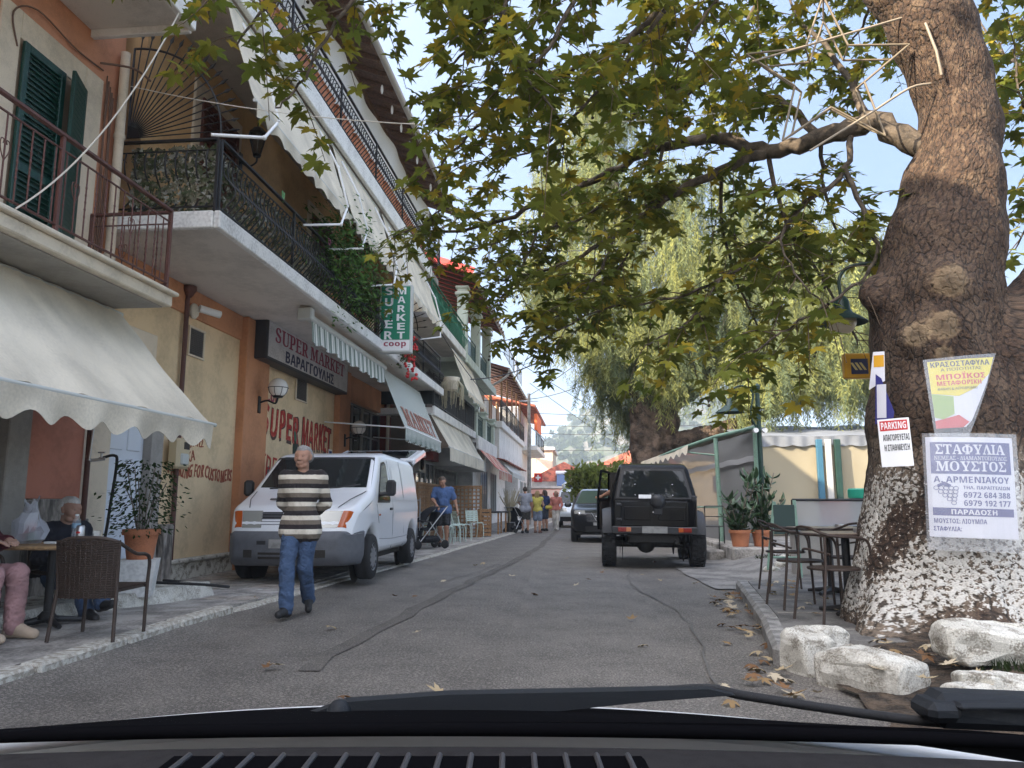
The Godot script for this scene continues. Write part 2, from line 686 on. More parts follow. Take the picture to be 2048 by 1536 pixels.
func common_materials() -> void:
	two_tone("whitewash", 512, Color(0.82, 0.81, 0.77), Color(0.46, 0.43, 0.38), [[81, 0.012, 4, 1.0], [82, 0.12, 4, 0.8]], 0.44, 0.72)
	two_tone("mural_worn", 256, Color(0.68, 0.20, 0.17), Color(0.78, 0.50, 0.40), [[83, 0.03, 4, 1.0], [84, 0.2, 2, 0.5]], 0.55, 0.75)
	mat("asphalt", lin(0.29, 0.262, 0.228), 0.72, "asphalt", 0.6, 0.2, 0.0, "grain")
	mat("tar", lin(0.13, 0.122, 0.11), 0.8, "fine", 1.0)
	mat("concrete", lin(0.44, 0.41, 0.37), 0.9, "concrete", 0.5, 0.12)
	mat("concrete_dark", lin(0.22, 0.20, 0.18), 0.9, "concrete", 0.7, 0.4)
	mat("paving", lin(0.46, 0.43, 0.40), 0.85, "concrete", 0.8, 0.12)
	mat("paving_warm", lin(0.44, 0.39, 0.34), 0.85, "concrete", 0.8, 0.12)
	two_tone("worn_white", 512, Color(0.80, 0.79, 0.75), Color(0.60, 0.57, 0.52), [[85, 0.02, 4, 1.0], [86, 0.2, 3, 0.5]], 0.36, 0.66)
	mat("worn_white", Color(1, 1, 1), 0.9, "worn_white", 1.3, 0.15)
	mat("whitewash", Color(1, 1, 1), 0.9, "whitewash", 0.9, 0.4)
	mat("cream", lin(0.78, 0.60, 0.37), 0.9, "plaster", 0.35, 0.05)
	mat("cream_pale", lin(0.72, 0.62, 0.48), 0.9, "plaster", 0.35, 0.05)
	mat("tan", lin(0.62, 0.40, 0.20), 0.9, "plaster", 0.35, 0.05)
	mat("orange_wall", lin(0.62, 0.29, 0.17), 0.9, "plaster", 0.4, 0.05)
	mat("orange_deep", lin(0.56, 0.26, 0.13), 0.9, "plaster", 0.4, 0.05)
	mat("pink_wall", lin(0.52, 0.21, 0.14), 0.9, "plaster", 0.4, 0.05)
	mat("soffit", lin(0.68, 0.64, 0.58), 0.95, "plaster", 0.25)
	mat("white_wall", lin(0.76, 0.75, 0.72), 0.9, "plaster", 0.4, 0.05)
	mat("white_paint", lin(0.80, 0.80, 0.78), 0.55, "fine", 0.4)
	mat("white_gloss", lin(0.80, 0.81, 0.82), 0.35)
	mat("pale_green_wall", lin(0.52, 0.58, 0.50), 0.9, "plaster", 0.4)
	mat("grey_wall", lin(0.35, 0.33, 0.30), 0.9, "plaster", 0.4)
	mat("black_iron", lin(0.018, 0.018, 0.02), 0.45, "fine", 1.0)
	mat("brown_iron", lin(0.12, 0.05, 0.04), 0.6, "fine", 1.0)
	mat("green_iron", lin(0.02, 0.07, 0.055), 0.4, "fine", 1.0)
	mat("sage_paint", lin(0.22, 0.36, 0.28), 0.5, "fine", 0.6)
	mat("steel", lin(0.55, 0.56, 0.58), 0.35, "", 1.0, 0.0, 0.9)
	mat("dark_green", lin(0.006, 0.032, 0.024), 0.45, "fine", 0.8)
	mat("wood_dark", lin(0.11, 0.055, 0.03), 0.7, "wood", 1.2)
	mat("wood_mid", lin(0.36, 0.20, 0.09), 0.7, "wood", 1.2)
	mat("wood_pale", lin(0.50, 0.32, 0.16), 0.7, "wood", 1.2)
	mat("terracotta", lin(0.50, 0.19, 0.09), 0.8, "fine", 0.8)
	mat("roof_red", lin(0.50, 0.13, 0.07), 0.8, "stain", 0.3)
	mat("marble", lin(0.42, 0.38, 0.34), 0.45, "stain", 0.55)
	mats["marble"].uv1_scale = v3(0.9, 0.25, 0.9)
	mat("canvas", lin(0.74, 0.69, 0.57), 0.85, "cloth", 0.4)
	mat("canvas_white", lin(0.84, 0.77, 0.63), 0.85, "cloth", 0.4)
	mat("canvas_grey", lin(0.62, 0.62, 0.58), 0.9, "cloth", 0.4)
	for k in ["canvas", "canvas_white", "canvas_grey"]:
		mats[k].backlight_enabled = true
		mats[k].backlight = Color(0.5, 0.48, 0.42)
	mat("rubber", lin(0.02, 0.02, 0.021), 0.85, "fine", 2.0)
	mat("plastic_black", lin(0.022, 0.022, 0.024), 0.5)
	mat("dark_void", lin(0.03, 0.026, 0.022), 0.9)
	mat("dark_glass", lin(0.015, 0.018, 0.02), 0.04)
	mat("window_glass", lin(0.05, 0.06, 0.065), 0.03)
	mat("red", lin(0.55, 0.03, 0.03), 0.6)
	mat("sign_green", lin(0.005, 0.20, 0.11), 0.4)
	mat("wicker", lin(0.045, 0.028, 0.02), 0.6, "fine", 1.0)
	mat("soil", lin(0.10, 0.07, 0.045), 0.95, "stain", 1.4, 3.0)
	mat("bark_grey", lin(0.30, 0.25, 0.19), 0.9, "stain", 1.0, 1.0)
	mat("clear", Color(0.9, 0.95, 1.0, 0.12), 0.02)
	mats["clear"].transparency = BaseMaterial3D.TRANSPARENCY_ALPHA
	mat("leaf", Color(1, 1, 1), 0.8)
	mats["leaf"].metallic_specular = 0.2
	mats["leaf"].vertex_color_use_as_albedo = true
	mats["leaf"].backlight_enabled = true
	mats["leaf"].backlight = Color(0.9, 0.9, 0.9)
	mats["leaf"].cull_mode = BaseMaterial3D.CULL_DISABLED
	mat("tinted", Color(1, 1, 1), 0.85)
	mats["tinted"].vertex_color_use_as_albedo = true
	mats["tinted"].cull_mode = BaseMaterial3D.CULL_DISABLED

const KERB := [Vector2(-3.45, 14), Vector2(-3.46, -3), Vector2(-3.5, -5), Vector2(-3.6, -7), Vector2(-3.58, -8.6), Vector2(-3.52, -11), Vector2(-3.3, -15), Vector2(-2.9, -25), Vector2(-2.35, -42), Vector2(-1.6, -64)]

func kerb_x(z: float) -> float:
	for i in KERB.size() - 1:
		if z <= KERB[i].y and z >= KERB[i + 1].y:
			return lerpf(KERB[i].x, KERB[i + 1].x, (KERB[i].y - z) / (KERB[i].y - KERB[i + 1].y))
	return KERB[-1].x if z < KERB[-1].y else KERB[0].x

func ground_and_road() -> void:
	var g := MB.new()
	g.quad(v3(-1500, -0.05, 1500), v3(1500, -0.05, 1500), v3(1500, -0.05, -1500), v3(-1500, -0.05, -1500))
	setting("ground", g, mat("earth", lin(0.16, 0.14, 0.08), 0.95, "scrub", 0.05), "dry open ground stretching to the hills behind the village")
	var r := MB.new()
	var wob := FastNoiseLite.new()
	wob.seed = 3
	wob.frequency = 0.35
	r.sheet(40, 180, func(u, v):
		var x: float = -4.2 + 18.0 * u
		var z: float = 14.0 - 92.0 * v
		return v3(x, -0.012, z))
	var road := setting("road", r, mats.asphalt, "worn grey asphalt street running between houses and plane tree")
	for s in [[v2(0.75, -5), v2(0.95, -8.2), v2(0.6, -11.5), v2(0.75, -14)], [v2(-2.4, -10.6), v2(-1.9, -13), v2(-1.7, -15.5)]]:
		var q := []
		for p in s: q.append(v3(p.x, 0, p.y))
		q = bez(q, 9)
		var m := MB.new()
		for i in q.size() - 1:
			var w0 := 0.006 + 0.012 * absf(wob.get_noise_1d(i * 7.0))
			var jog := v3(wob.get_noise_1d(i * 19.0) * 0.06, 0, 0)
			var jog2 := v3(wob.get_noise_1d((i + 1) * 19.0) * 0.06, 0, 0)
			var a: Vector3 = q[i] + jog + v3(0, 0.001, 0)
			var b: Vector3 = q[i + 1] + jog2 + v3(0, 0.001, 0)
			m.quad(a + v3(w0, 0, 0), b + v3(w0, 0, 0), b - v3(w0, 0, 0), a - v3(w0, 0, 0))
		part("tar_seam", m, mats.tar, road)
	var sm2 := MB.new()
	sm2.sheet(3, 60, func(u, v):
		var z: float = -5.4 - 32.0 * v
		var x: float = lerpf(-1.95, -1.30, smoothstep(0.0, 0.5, v)) + 0.10 * wob.get_noise_1d(z * 2.0) + (u - 0.5) * (0.16 + 0.05 * wob.get_noise_1d(z * 9.0 + u * 30.0))
		return v3(x, -0.004, z))
	part("worn_joint", sm2, mat("asphalt_dark", lin(0.235, 0.214, 0.188), 0.95, "asphalt", 0.9, 0.3, 0.0, "grain"), road)
	var ap := MB.new()
	ap.sheet(4, 90, func(u, v):
		var z: float = 8.0 - 70.0 * v
		var e: float = kerb_x(z) - 0.03
		var w: float = 0.42 + 0.08 * wob.get_noise_1d(z * 3.0)
		return v3(e + w * u, -0.012 + (0.078 if z > -7.0 else lerpf(0.078, 0.035, clampf((-7.0 - z) / 1.5, 0, 1))) * pow(1.0 - u, 1.6), z))
	part("road_edge", ap, mats.asphalt, road)
	var pm := MB.new()
	pm.sheet(3, 40, func(u, v):
		var z: float = -4.0 - 20.0 * v
		var x: float = lerpf(-0.55 - 0.9 * v, 0.75 - 0.25 * v, u) + (wob.get_noise_1d(z * 9.0) * 0.10)
		return v3(x, -0.008, z))
	part("asphalt_patch", pm, mat("asphalt_pale", lin(0.31, 0.282, 0.248), 0.75, "asphalt", 0.75, 0.12, 0.0, "grain"), road)
	var m := MB.new()
	var zs := []
	for i in 70: zs.append(10.0 - i * 1.05)
	for i in zs.size() - 1:
		var z0: float = zs[i]
		var z1: float = zs[i + 1]
		var h0 := pave_y(z0)
		var h1 := pave_y(z1)
		var x0 := kerb_x(z0) - 0.17
		var x1 := kerb_x(z1) - 0.17
		m.quad(v3(-6.4, h0, z0), v3(x0 + 0.02, h0 - 0.006, z0), v3(x1 + 0.02, h1 - 0.006, z1), v3(-6.4, h1, z1))
		m.quad(v3(x0 + 0.02, h0 - 0.006, z0), v3(x0 + 0.02, -0.1, z0), v3(x1 + 0.02, -0.1, z1), v3(x1 + 0.02, h1 - 0.006, z1))
	var pv := setting("pavement", m, mats.concrete, "concrete pavement in front of the shaded houses")
	var k := 0
	var z := 4.0
	while z > -58.0:
		var l := rr(0.75, 1.15) if z > -14 else rr(1.4, 2.0)
		var a := v3(kerb_x(z) - 0.085, 0, z - 0.012)
		var b := v3(kerb_x(z - l) - 0.085, 0, z - l + 0.012)
		var top := (pave_y(z - l * 0.5) - 0.004 if z > -7.5 else 0.045) + rr(-0.005, 0.004)
		var mb := MB.new()
		var d := (b - a)
		var ry := atan2(d.x, d.z)
		mb.bev(Vector3.ZERO, v3(0.17 + rr(-0.015, 0.015), top + 0.1, d.length()), 0.018, Basis(Vector3.UP, ry))
		var ks := part("kerb_stone", mb, mats.worn_white, pv)
		ks.position = (a + b) * 0.5 + v3(rr(-0.012, 0.012), (top - 0.1) * 0.5, 0)
		z -= l
		k += 1
	var tiles: Array[ArrayMesh] = []
	for i in 4:
		var tb := MB.new()
		tb.bev(Vector3.ZERO, v3(0.292 - 0.006 * i, 0.05, 0.292), 0.008)
		tiles.append(tb.mesh())
	for i in 7:
		for j in 15:
			var x := -3.92 - i * 0.3
			var zz := -8.75 - j * 0.3
			if rr(0, 1) < 0.04: continue
			var o := part("paving_slab", tiles[(i * 3 + j) % 4], [mats.paving, mats.paving_warm, mats.concrete][rng.randi() % 3], pv)
			o.position = v3(x, pave_y(zz) - 0.017 + rr(-0.003, 0.003), zz)
			o.rotation = v3(rr(-0.008, 0.008), rr(-0.01, 0.01), rr(-0.008, 0.008))
	var st := MB.new()
	st.sheet(14, 40, func(u, v):
		var zz: float = -4.2 - 4.9 * v
		var edge: float = -4.72 + 0.35 * smoothstep(0.55, 1.0, v) + 0.06 * wob.get_noise_1d(zz * 22.0)
		var x: float = lerpf(edge, -5.6, u)
		var y: float = 0.225 + 0.012 * wob.get_noise_2d(x * 6.0, zz * 6.0)
		if u == 0.0: y = pave_y(zz) - 0.03
		if v == 0.0 or v == 1.0: y = pave_y(zz) - 0.03
		return v3(x, y, zz))
	part("broken_step", st, mats.whitewash, pv)
	m = MB.new()
	var RK := [v2(1.34, -5.9), v2(1.58, -7.4), v2(1.80, -9.2), v2(1.98, -10.8)]
	var poly := PackedVector2Array([v2(1.46, 6.2), v2(1.7, 7.4), v2(1.92, 9.2), v2(2.1, 10.75), v2(2.75, 11.3), v2(7.5, 12.0), v2(7.5, 6.2)])
	m.prism(poly, 0.22, Transform3D(Basis(Vector3.RIGHT, -PI / 2), v3(0, 0.01, 0)))
	var rp := setting("pavement", m, mat("terrace_floor", lin(0.20, 0.19, 0.175), 0.8, "concrete", 0.45, 0.2), "dark paved terrace under the cafe tables beside plane tree")
	for i in RK.size() - 1:
		for s in 2:
			var a2: Vector2 = RK[i].lerp(RK[i + 1], s * 0.5)
			var b2: Vector2 = RK[i].lerp(RK[i + 1], s * 0.5 + 0.5)
			var d2 := b2 - a2
			var mb := MB.new()
			mb.bev(Vector3.ZERO, v3(0.17, 0.26, d2.length() - 0.012), 0.035, Basis(Vector3.UP, atan2(d2.x, d2.y)))
			var o := part("kerb_stone", mb, mat("kerb_grey", lin(0.33, 0.32, 0.30), 0.9, "concrete", 1.2, 0.6), rp)
			o.position = v3((a2.x + b2.x) / 2 + 0.05, 0.0, (a2.y + b2.y) / 2)
	for i in 5:
		var jt := MB.new()
		jt.box(v3(3.4 + i * 0.05, 0.1235, -6.9 - i * 1.0), v3(3.4, 0.004, 0.012), Basis(Vector3.UP, 0.12))
		part("floor_joint", jt, mats.concrete, rp)
	var rm := MB.new()
	rm.sheet(12, 16, func(u, v):
		var zz: float = -10.85 - 7.5 * v
		var x0: float = 1.55 + 0.35 * absf(v - 0.4) + 0.07 * wob.get_noise_1d(zz * 8.0)
		var x: float = lerpf(x0, 4.6, u)
		return v3(x, 0.004 + 0.20 * smoothstep(0.25, 0.62, u) * smoothstep(0.0, 0.45, v) + 0.01 * wob.get_noise_2d(x * 4, zz * 4), zz))
	setting("concrete_ramp", rm, mat("ramp", lin(0.27, 0.255, 0.235), 0.9, "concrete", 0.35, 0.5), "pale rough cement ramp beside the black jeep")
	rm = MB.new()
	rm.span(v3(2.75, -0.1, -30), v3(4.3, 0.30, -15.4), 0.03)
	rm.span(v3(2.42, -0.1, -30), v3(2.748, 0.20, -16.2), 0.03)
	rm.span(v3(4.302, -0.1, -30), v3(9.5, 0.26, -16.7), 0.03)
	setting("platform", rm, mats.concrete, "raised concrete platform under the mesh tent")

func pave_y(z: float) -> float:
	return 0.12 if z > -7.2 else lerpf(0.12, 0.065, clampf((-7.2 - z) / 1.2, 0, 1))

func baluster_shape(h: float, style: String) -> ArrayMesh:
	var m := MB.new()
	match style:
		"belly":
			var p := []
			for i in 11:
				var u := i / 10.0
				p.append(v3(0.15 * pow(sin(PI * clampf((u - 0.0) / 0.62, 0, 1)), 1.4) - 0.03 * sin(PI * clampf((u - 0.62) / 0.38, 0, 1)), u * h, 0))
			m.tube(p, 0.0105, 5)
			m.tube([v3(0.05, h * 0.86, -0.022), v3(0.0, h * 0.9, -0.036), v3(-0.02, h * 0.86, -0.022)], 0.006, 4)
		"twist":
			m.tube([Vector3.ZERO, v3(0, h, 0)], 0.0075, 5)
			for i in 5:
				m.ball(v3(0, h * (0.30 + 0.1 * i), 0), v3(0.011, 0.02, 0.011), 6, 4)
		"heart":
			m.tube([Vector3.ZERO, v3(0, h, 0)], 0.0075, 5)
			for s in [-1.0, 1.0]:
				m.tube(bez([v3(0, h * 0.42, 0), v3(0, h * 0.55, s * 0.045), v3(0, h * 0.66, s * 0.045), v3(0, h * 0.67, s * 0.015), v3(0, h * 0.62, s * 0.02)], 4), 0.0055, 4)
		"scroll":
			m.tube([v3(0, 0, -0.05), v3(0, h, -0.05)], 0.009, 5)
			m.tube([v3(0, 0, 0.05), v3(0, h, 0.05)], 0.009, 5)
			for s in [0.25, 0.75]:
				var ring := []
				for i in 11: ring.append(v3(0, h * s + 0.09 * sin(TAU * i / 10.0), 0.05 * cos(TAU * i / 10.0)))
				m.tube(ring, 0.007, 4, false)
		_:
			m.tube([Vector3.ZERO, v3(0, h, 0)], 0.0085, 5)
	return m.mesh()

func railing(parent: Node3D, a: Vector3, b: Vector3, h: float, style: String, m: Material, pitch: float, post := 1.9, called := "railing") -> MeshInstance3D:
	var d := b - a
	var l := d.length()
	d /= l
	var f := MB.new()
	var up := Vector3.UP
	f.flat_bar(a + up * h, b + up * h, 0.05, 0.028)
	f.flat_bar(a + up * 0.09, b + up * 0.09, 0.028, 0.014)
	if style != "plain":
		f.flat_bar(a + up * (h - 0.13), b + up * (h - 0.13), 0.02, 0.012)
	var np := maxi(1, int(round(l / post)))
	for i in np + 1:
		var p := a + d * (l * i / np)
		f.bev(p + up * (h * 0.5), v3(0.035, h, 0.035), 0.003)
	var r := part(called, f, m, parent)
	var shape := baluster_shape(h - 0.1 if style == "plain" else h - 0.22, style)
	var alt := baluster_shape(h - 0.22, "heart") if style == "twist" else shape
	var yaw := atan2(-d.x, -d.z) + PI   
	var out := v3(d.z, 0, -d.x)
	if out.x < 0: out = -out
	var ba := Basis(out, up, out.cross(up))
	var n := int(l / pitch)
	for i in range(1, n):
		var o := part("baluster", alt if style == "twist" and i % 6 == 3 else shape, m, r)
		o.transform = Transform3D(ba, a + d * (l * i / n) + up * 0.09)
	return r

func shutter(parent: Node3D, at: Vector3, turn: float, w: float, h: float, m: Material, pitch := 0.055, called := "shutter") -> MeshInstance3D:
	var f := MB.new()
	for s in [0.035, w - 0.035]:
		f.bev(v3(0, h / 2, -s), v3(0.04, h, 0.07), 0.006)
	for y in [0.06, h * 0.42, h - 0.045]:
		f.bev(v3(0, y, -w / 2), v3(0.038, 0.11 if y < 0.1 else 0.085, w - 0.14), 0.005)
	f.box(v3(-0.012, h / 2, -w / 2), v3(0.006, h - 0.1, w - 0.1))
	var r := part(called, f, m, parent)
	r.position = at
	r.rotation.y = turn
	var sm := MB.new()
	sm.bev(Vector3.ZERO, v3(0.045, 0.008, w - 0.14), 0.003, Basis(Vector3.BACK, -0.6))
	var me := sm.mesh()
	var y := 0.14
	while y < h - 0.1:
		if absf(y - h * 0.42) > 0.06:
			var o := part("slat", me, m, r)
			o.position = v3(0, y, -w / 2)
		y += pitch
	return r

func wall_window(parent: Node3D, o: Vector3, w: float, h: float, frame: Material, cols := 2, rows := 1, glass: Material = null, deep := 0.06) -> void:
	var f := MB.new()
	var t := 0.05
	f.bev(o + v3(0, h / 2 - t / 2, 0), v3(deep, t, w), 0.006)
	f.bev(o + v3(0, -h / 2 + t / 2, 0), v3(deep, t, w), 0.006)
	for i in cols + 1:
		f.bev(o + v3(0, 0, -w / 2 + t / 2 + (w - t) * i / cols), v3(deep - 0.006, h - 2 * t - 0.002, t), 0.006)
	for j in range(1, rows):
		f.bev(o + v3(0, -h / 2 + h * j / rows, 0), v3(deep - 0.01, t * 0.8, w - 2 * t - 0.002), 0.006)
	var win := part("window", f, frame, parent)
	for i in cols:
		for j in rows:
			var g := MB.new()
			g.box(o + v3(-deep * 0.3, -h / 2 + h * (j + 0.5) / rows, -w / 2 + w * (i + 0.5) / cols), v3(0.008, h / rows - t, w / cols - t))
			part("pane", g, glass if glass else mats.window_glass, win)

func panel_door(parent: Node3D, o: Vector3, w: float, h: float, m: Material, called := "door") -> void:
	var f := MB.new()
	f.bev(o + v3(0, h / 2, 0), v3(0.05, h, w), 0.006)
	var d := part(called, f, m, parent)
	for i in 2:
		for j in 4:
			var p := MB.new()
			var c := o + v3(0.03, h * (0.14 + 0.24 * j), (i - 0.5) * w * 0.46)
			p.bev(c, v3(0.022, h * 0.19, w * 0.34), 0.01)
			part("panel", p, m, d)
	var k := MB.new()
	k.ball(o + v3(0.06, h * 0.48, -w * 0.42), v3(0.03, 0.03, 0.03), 8, 5)
	part("handle", k, mats.steel, d)

func grille_vent(parent: Node3D, o: Vector3, w: float, h: float) -> void:
	var f := MB.new()
	f.box(o + v3(0.002, 0, 0), v3(0.012, h, w))
	var v := part("vent", f, mats.dark_void, parent)
	var r := MB.new()
	for s in [-1.0, 1.0]:
		r.bev(o + v3(0.015, s * h / 2, 0), v3(0.03, 0.03, w + 0.05), 0.004)
		r.bev(o + v3(0.013, 0, s * w / 2), v3(0.03, h - 0.031, 0.03), 0.004)
	part("vent_frame", r, mats.cream_pale, v)
	var n := int(h / 0.028)
	var sm := MB.new()
	sm.box(Vector3.ZERO, v3(0.02, 0.006, w - 0.04), Basis(Vector3.BACK, 0.6))
	var me := sm.mesh()
	for i in range(1, n):
		var s := part("slat", me, mat("vent_slat", lin(0.13, 0.12, 0.11), 0.6), v)
		s.position = o + v3(0.014, -h / 2 + h * i / n, 0)

func orange_house() -> void:
	var A := thing("orange_house", "nearest orange house with green shutters and brown balcony railing above a white awning", "house")
	var m := MB.new()
	m.span(v3(-9, 3.2, 9), v3(-5.45, 10.3, -8.1))
	part("upper_wall", m, mats.orange_wall, A)
	m = MB.new()
	m.span(v3(-9, 0, 9), v3(-6.5, 3.2, -7.0))
	m.span(v3(-6.5, 0, -6.95), v3(-5.6, 3.2, -7.15))
	part("shop_wall", m, mat("shop_brown", lin(0.20, 0.15, 0.11), 0.8, "stain", 0.5), A)
	m = MB.new()
	for i in 6:
		var z := -3.0 - i * 0.72
		m.bev(v3(-6.2, 1.5, z), v3(0.07, 3.0, 0.08), 0.008)
	m.bev(v3(-6.2, 2.3, -4.9), v3(0.06, 0.08, 4.2), 0.008)
	part("shopfront_frame", m, mat("frame_brown", lin(0.07, 0.05, 0.035), 0.5), A)
	for i in 5:
		m = MB.new()
		m.box(v3(-6.21, 1.2, -3.36 - i * 0.72), v3(0.01, 2.0, 0.64))
		part("pane", m, mats.window_glass, A)
	m = MB.new()
	m.span(v3(-5.75, 0, -6.82), v3(-5.44, 3.2, -7.12), 0.01)
	part("pillar", m, mats.grey_wall, A)
	m = MB.new()
	m.span(v3(-5.75, 1.18, -7.125), v3(-5.50, 3.2, -8.02), 0.008)
	part("ground_pier", m, mats.pink_wall, A)
	m = MB.new()
	m.span(v3(-5.9, 0.0, -8.022), v3(-5.54, 3.3, -8.56), 0.008)
	m.span(v3(-5.9, 2.28, -8.562), v3(-5.56, 3.3, -9.42), 0.008)
	part("door_wall", m, mats.cream_pale, A)
	panel_door(A, v3(-5.66, 0.2, -8.98), 0.82, 2.06, mat("door_white", lin(0.66, 0.71, 0.78), 0.45))
	m = MB.new()
	m.span(v3(-5.9, 0.0, -9.4), v3(-5.53, 2.4, -9.52), 0.006)
	m.span(v3(-5.9, 0.0, -9.521), v3(-5.60, 2.4, -9.80), 0.006)
	part("door_jamb", m, mats.grey_wall, A)
	var zz := -5.0
	for i in 6:
		var w: float = [0.62, 0.58, 0.56, 0.5, 0.47, 0.44][i]
		m = MB.new()
		var y1 := 1.17 if i < 5 else 0.95
		m.span(v3(-5.62, 0.1, zz), v3(-5.47 + 0.004 * (i % 2), y1 + 0.01 * (i % 3), zz - w + 0.006), 0.008)
		part("marble_slab", m, mats.marble, A)
		zz -= w
	m = MB.new()
	m.span(v3(-5.85, 0.05, -9.83), v3(-5.52, 0.86, -10.06), 0.008)
	part("marble_slab", m, mats.marble, A)
	m = MB.new()
	m.span(v3(-5.62, 0.1, -8.1), v3(-5.46, 0.75, -8.5), 0.008)
	part("marble_slab", m, mats.marble, A)
	m = MB.new()
	m.span(v3(-5.5, 3.4, -6.18), v3(-5.425, 5.9, -6.44), 0.006)
	m.span(v3(-5.5, 3.4, -7.42), v3(-5.425, 5.9, -7.72), 0.006)
	m.span(v3(-5.5, 5.62, -6.442), v3(-5.427, 5.9, -7.418), 0.006)
	part("window_surround", m, mats.cream_pale, A)
	m = MB.new()
	m.span(v3(-5.47, 3.4, -6.442), v3(-5.444, 5.62, -7.418))
	part("window_recess", m, mat("recess", lin(0.30, 0.22, 0.15), 0.9), A)
	var sg := mat("shutter_green", lin(0.008, 0.055, 0.042), 0.45, "fine", 0.7)
	shutter(A, v3(-5.40, 3.42, -6.46), 0.0, 0.60, 2.18, sg)
	shutter(A, v3(-5.40, 3.42, -7.40), PI + 0.34, 0.42, 2.18, sg)
	m = MB.new()
	m.span(v3(-5.45, 3.22, 6), v3(-4.42, 3.34, -7.72), 0.012)
	m.span(v3(-5.45, 3.342, 6), v3(-4.37, 3.385, -7.76), 0.01)
	part("balcony_slab", m, mat("slab_paint", lin(0.68, 0.61, 0.49), 0.9, "plaster", 0.8), A)
	m = MB.new()
	m.span(v3(-5.45, 3.205, 6), v3(-4.5, 3.217, -7.66))
	part("balcony_soffit", m, mats.grey_wall, A)
	railing(A, v3(-4.47, 3.386, -0.6), v3(-4.47, 3.386, -7.66), 0.90, "twist", mats.brown_iron, 0.14, 1.8)
	railing(A, v3(-5.42, 3.386, -7.70), v3(-4.50, 3.386, -7.70), 0.90, "twist", mats.brown_iron, 0.125, 1.0)
	m = MB.new()
	m.span(v3(-5.45, 6.36, 6), v3(-4.3, 6.5, -7.45), 0.01)
	part("balcony_slab", m, mats.soffit, A)
	m = MB.new()
	m.span(v3(-4.298, 6.28, 6), v3(-4.22, 6.58, -7.47), 0.01)
	m.span(v3(-5.45, 6.28, -7.452), v3(-4.3, 6.56, -7.52), 0.01)
	part("balcony_fascia", m, mats.white_wall, A)
	railing(A, v3(-4.28, 6.58, -3.0), v3(-4.28, 6.58, -7.42), 0.9, "twist", mats.brown_iron, 0.14, 1.8)
	m = MB.new()
	m.span(v3(-5.45, 9.6, 9), v3(-4.5, 9.75, -7.6))
	m.span(v3(-9.4, 10.3, 9.4), v3(-4.7, 10.45, -8.2))
	part("roof_slab", m, mats.soffit, A)
	m = MB.new()
	m.bev(v3(-5.15, 3.53, -5.75), v3(0.3, 0.28, 0.75), 0.02)
	part("balcony_box", m, mats.white_gloss, A)
	m = MB.new()
	m.tube([v3(-5.36, 3.2, -7.98), v3(-5.36, 6.4, -7.98)], 0.055, 10)
	for y in [3.9, 5.35]: m.lathe([v2(0.062, -0.03), v2(0.066, 0), v2(0.062, 0.03)], 10, v3(-5.36, y, -7.98))
	part("drainpipe", m, mats.cream_pale, A)
	m = MB.new()
	for i in 5:
		var z := -7.78 - 0.035 * i
		m.tube(bez([v3(-5.43, 6.0 - 0.05 * i, z), v3(-5.425, 5.2, z + 0.03 * sin(i * 2.0)), v3(-5.43, 4.4, z - 0.02), v3(-5.425, 3.4, z + 0.02)], 5), 0.008 + 0.003 * (i % 2), 5)
	m.tube(bez([v3(-5.43, 6.02, -7.7), v3(-5.42, 5.98, -7.2), v3(-5.41, 6.02, -6.6), v3(-5.41, 5.8, -6.3), v3(-5.42, 5.5, -6.4)], 6), 0.009, 5)
	m.tube(bez([v3(-5.40, 6.05, -7.6), v3(-5.2, 6.15, -7.9), v3(-5.1, 6.1, -8.1)], 5), 0.014, 5)
	part("wall_cable", m, mat("cable_brown", lin(0.16, 0.09, 0.06), 0.7), A)
	m = MB.new()
	m.tube([v3(-5.47, 0.9, -8.06), v3(-5.47, 3.2, -8.06)], 0.03, 8)
	part("drainpipe", m, mats.brown_iron, A)

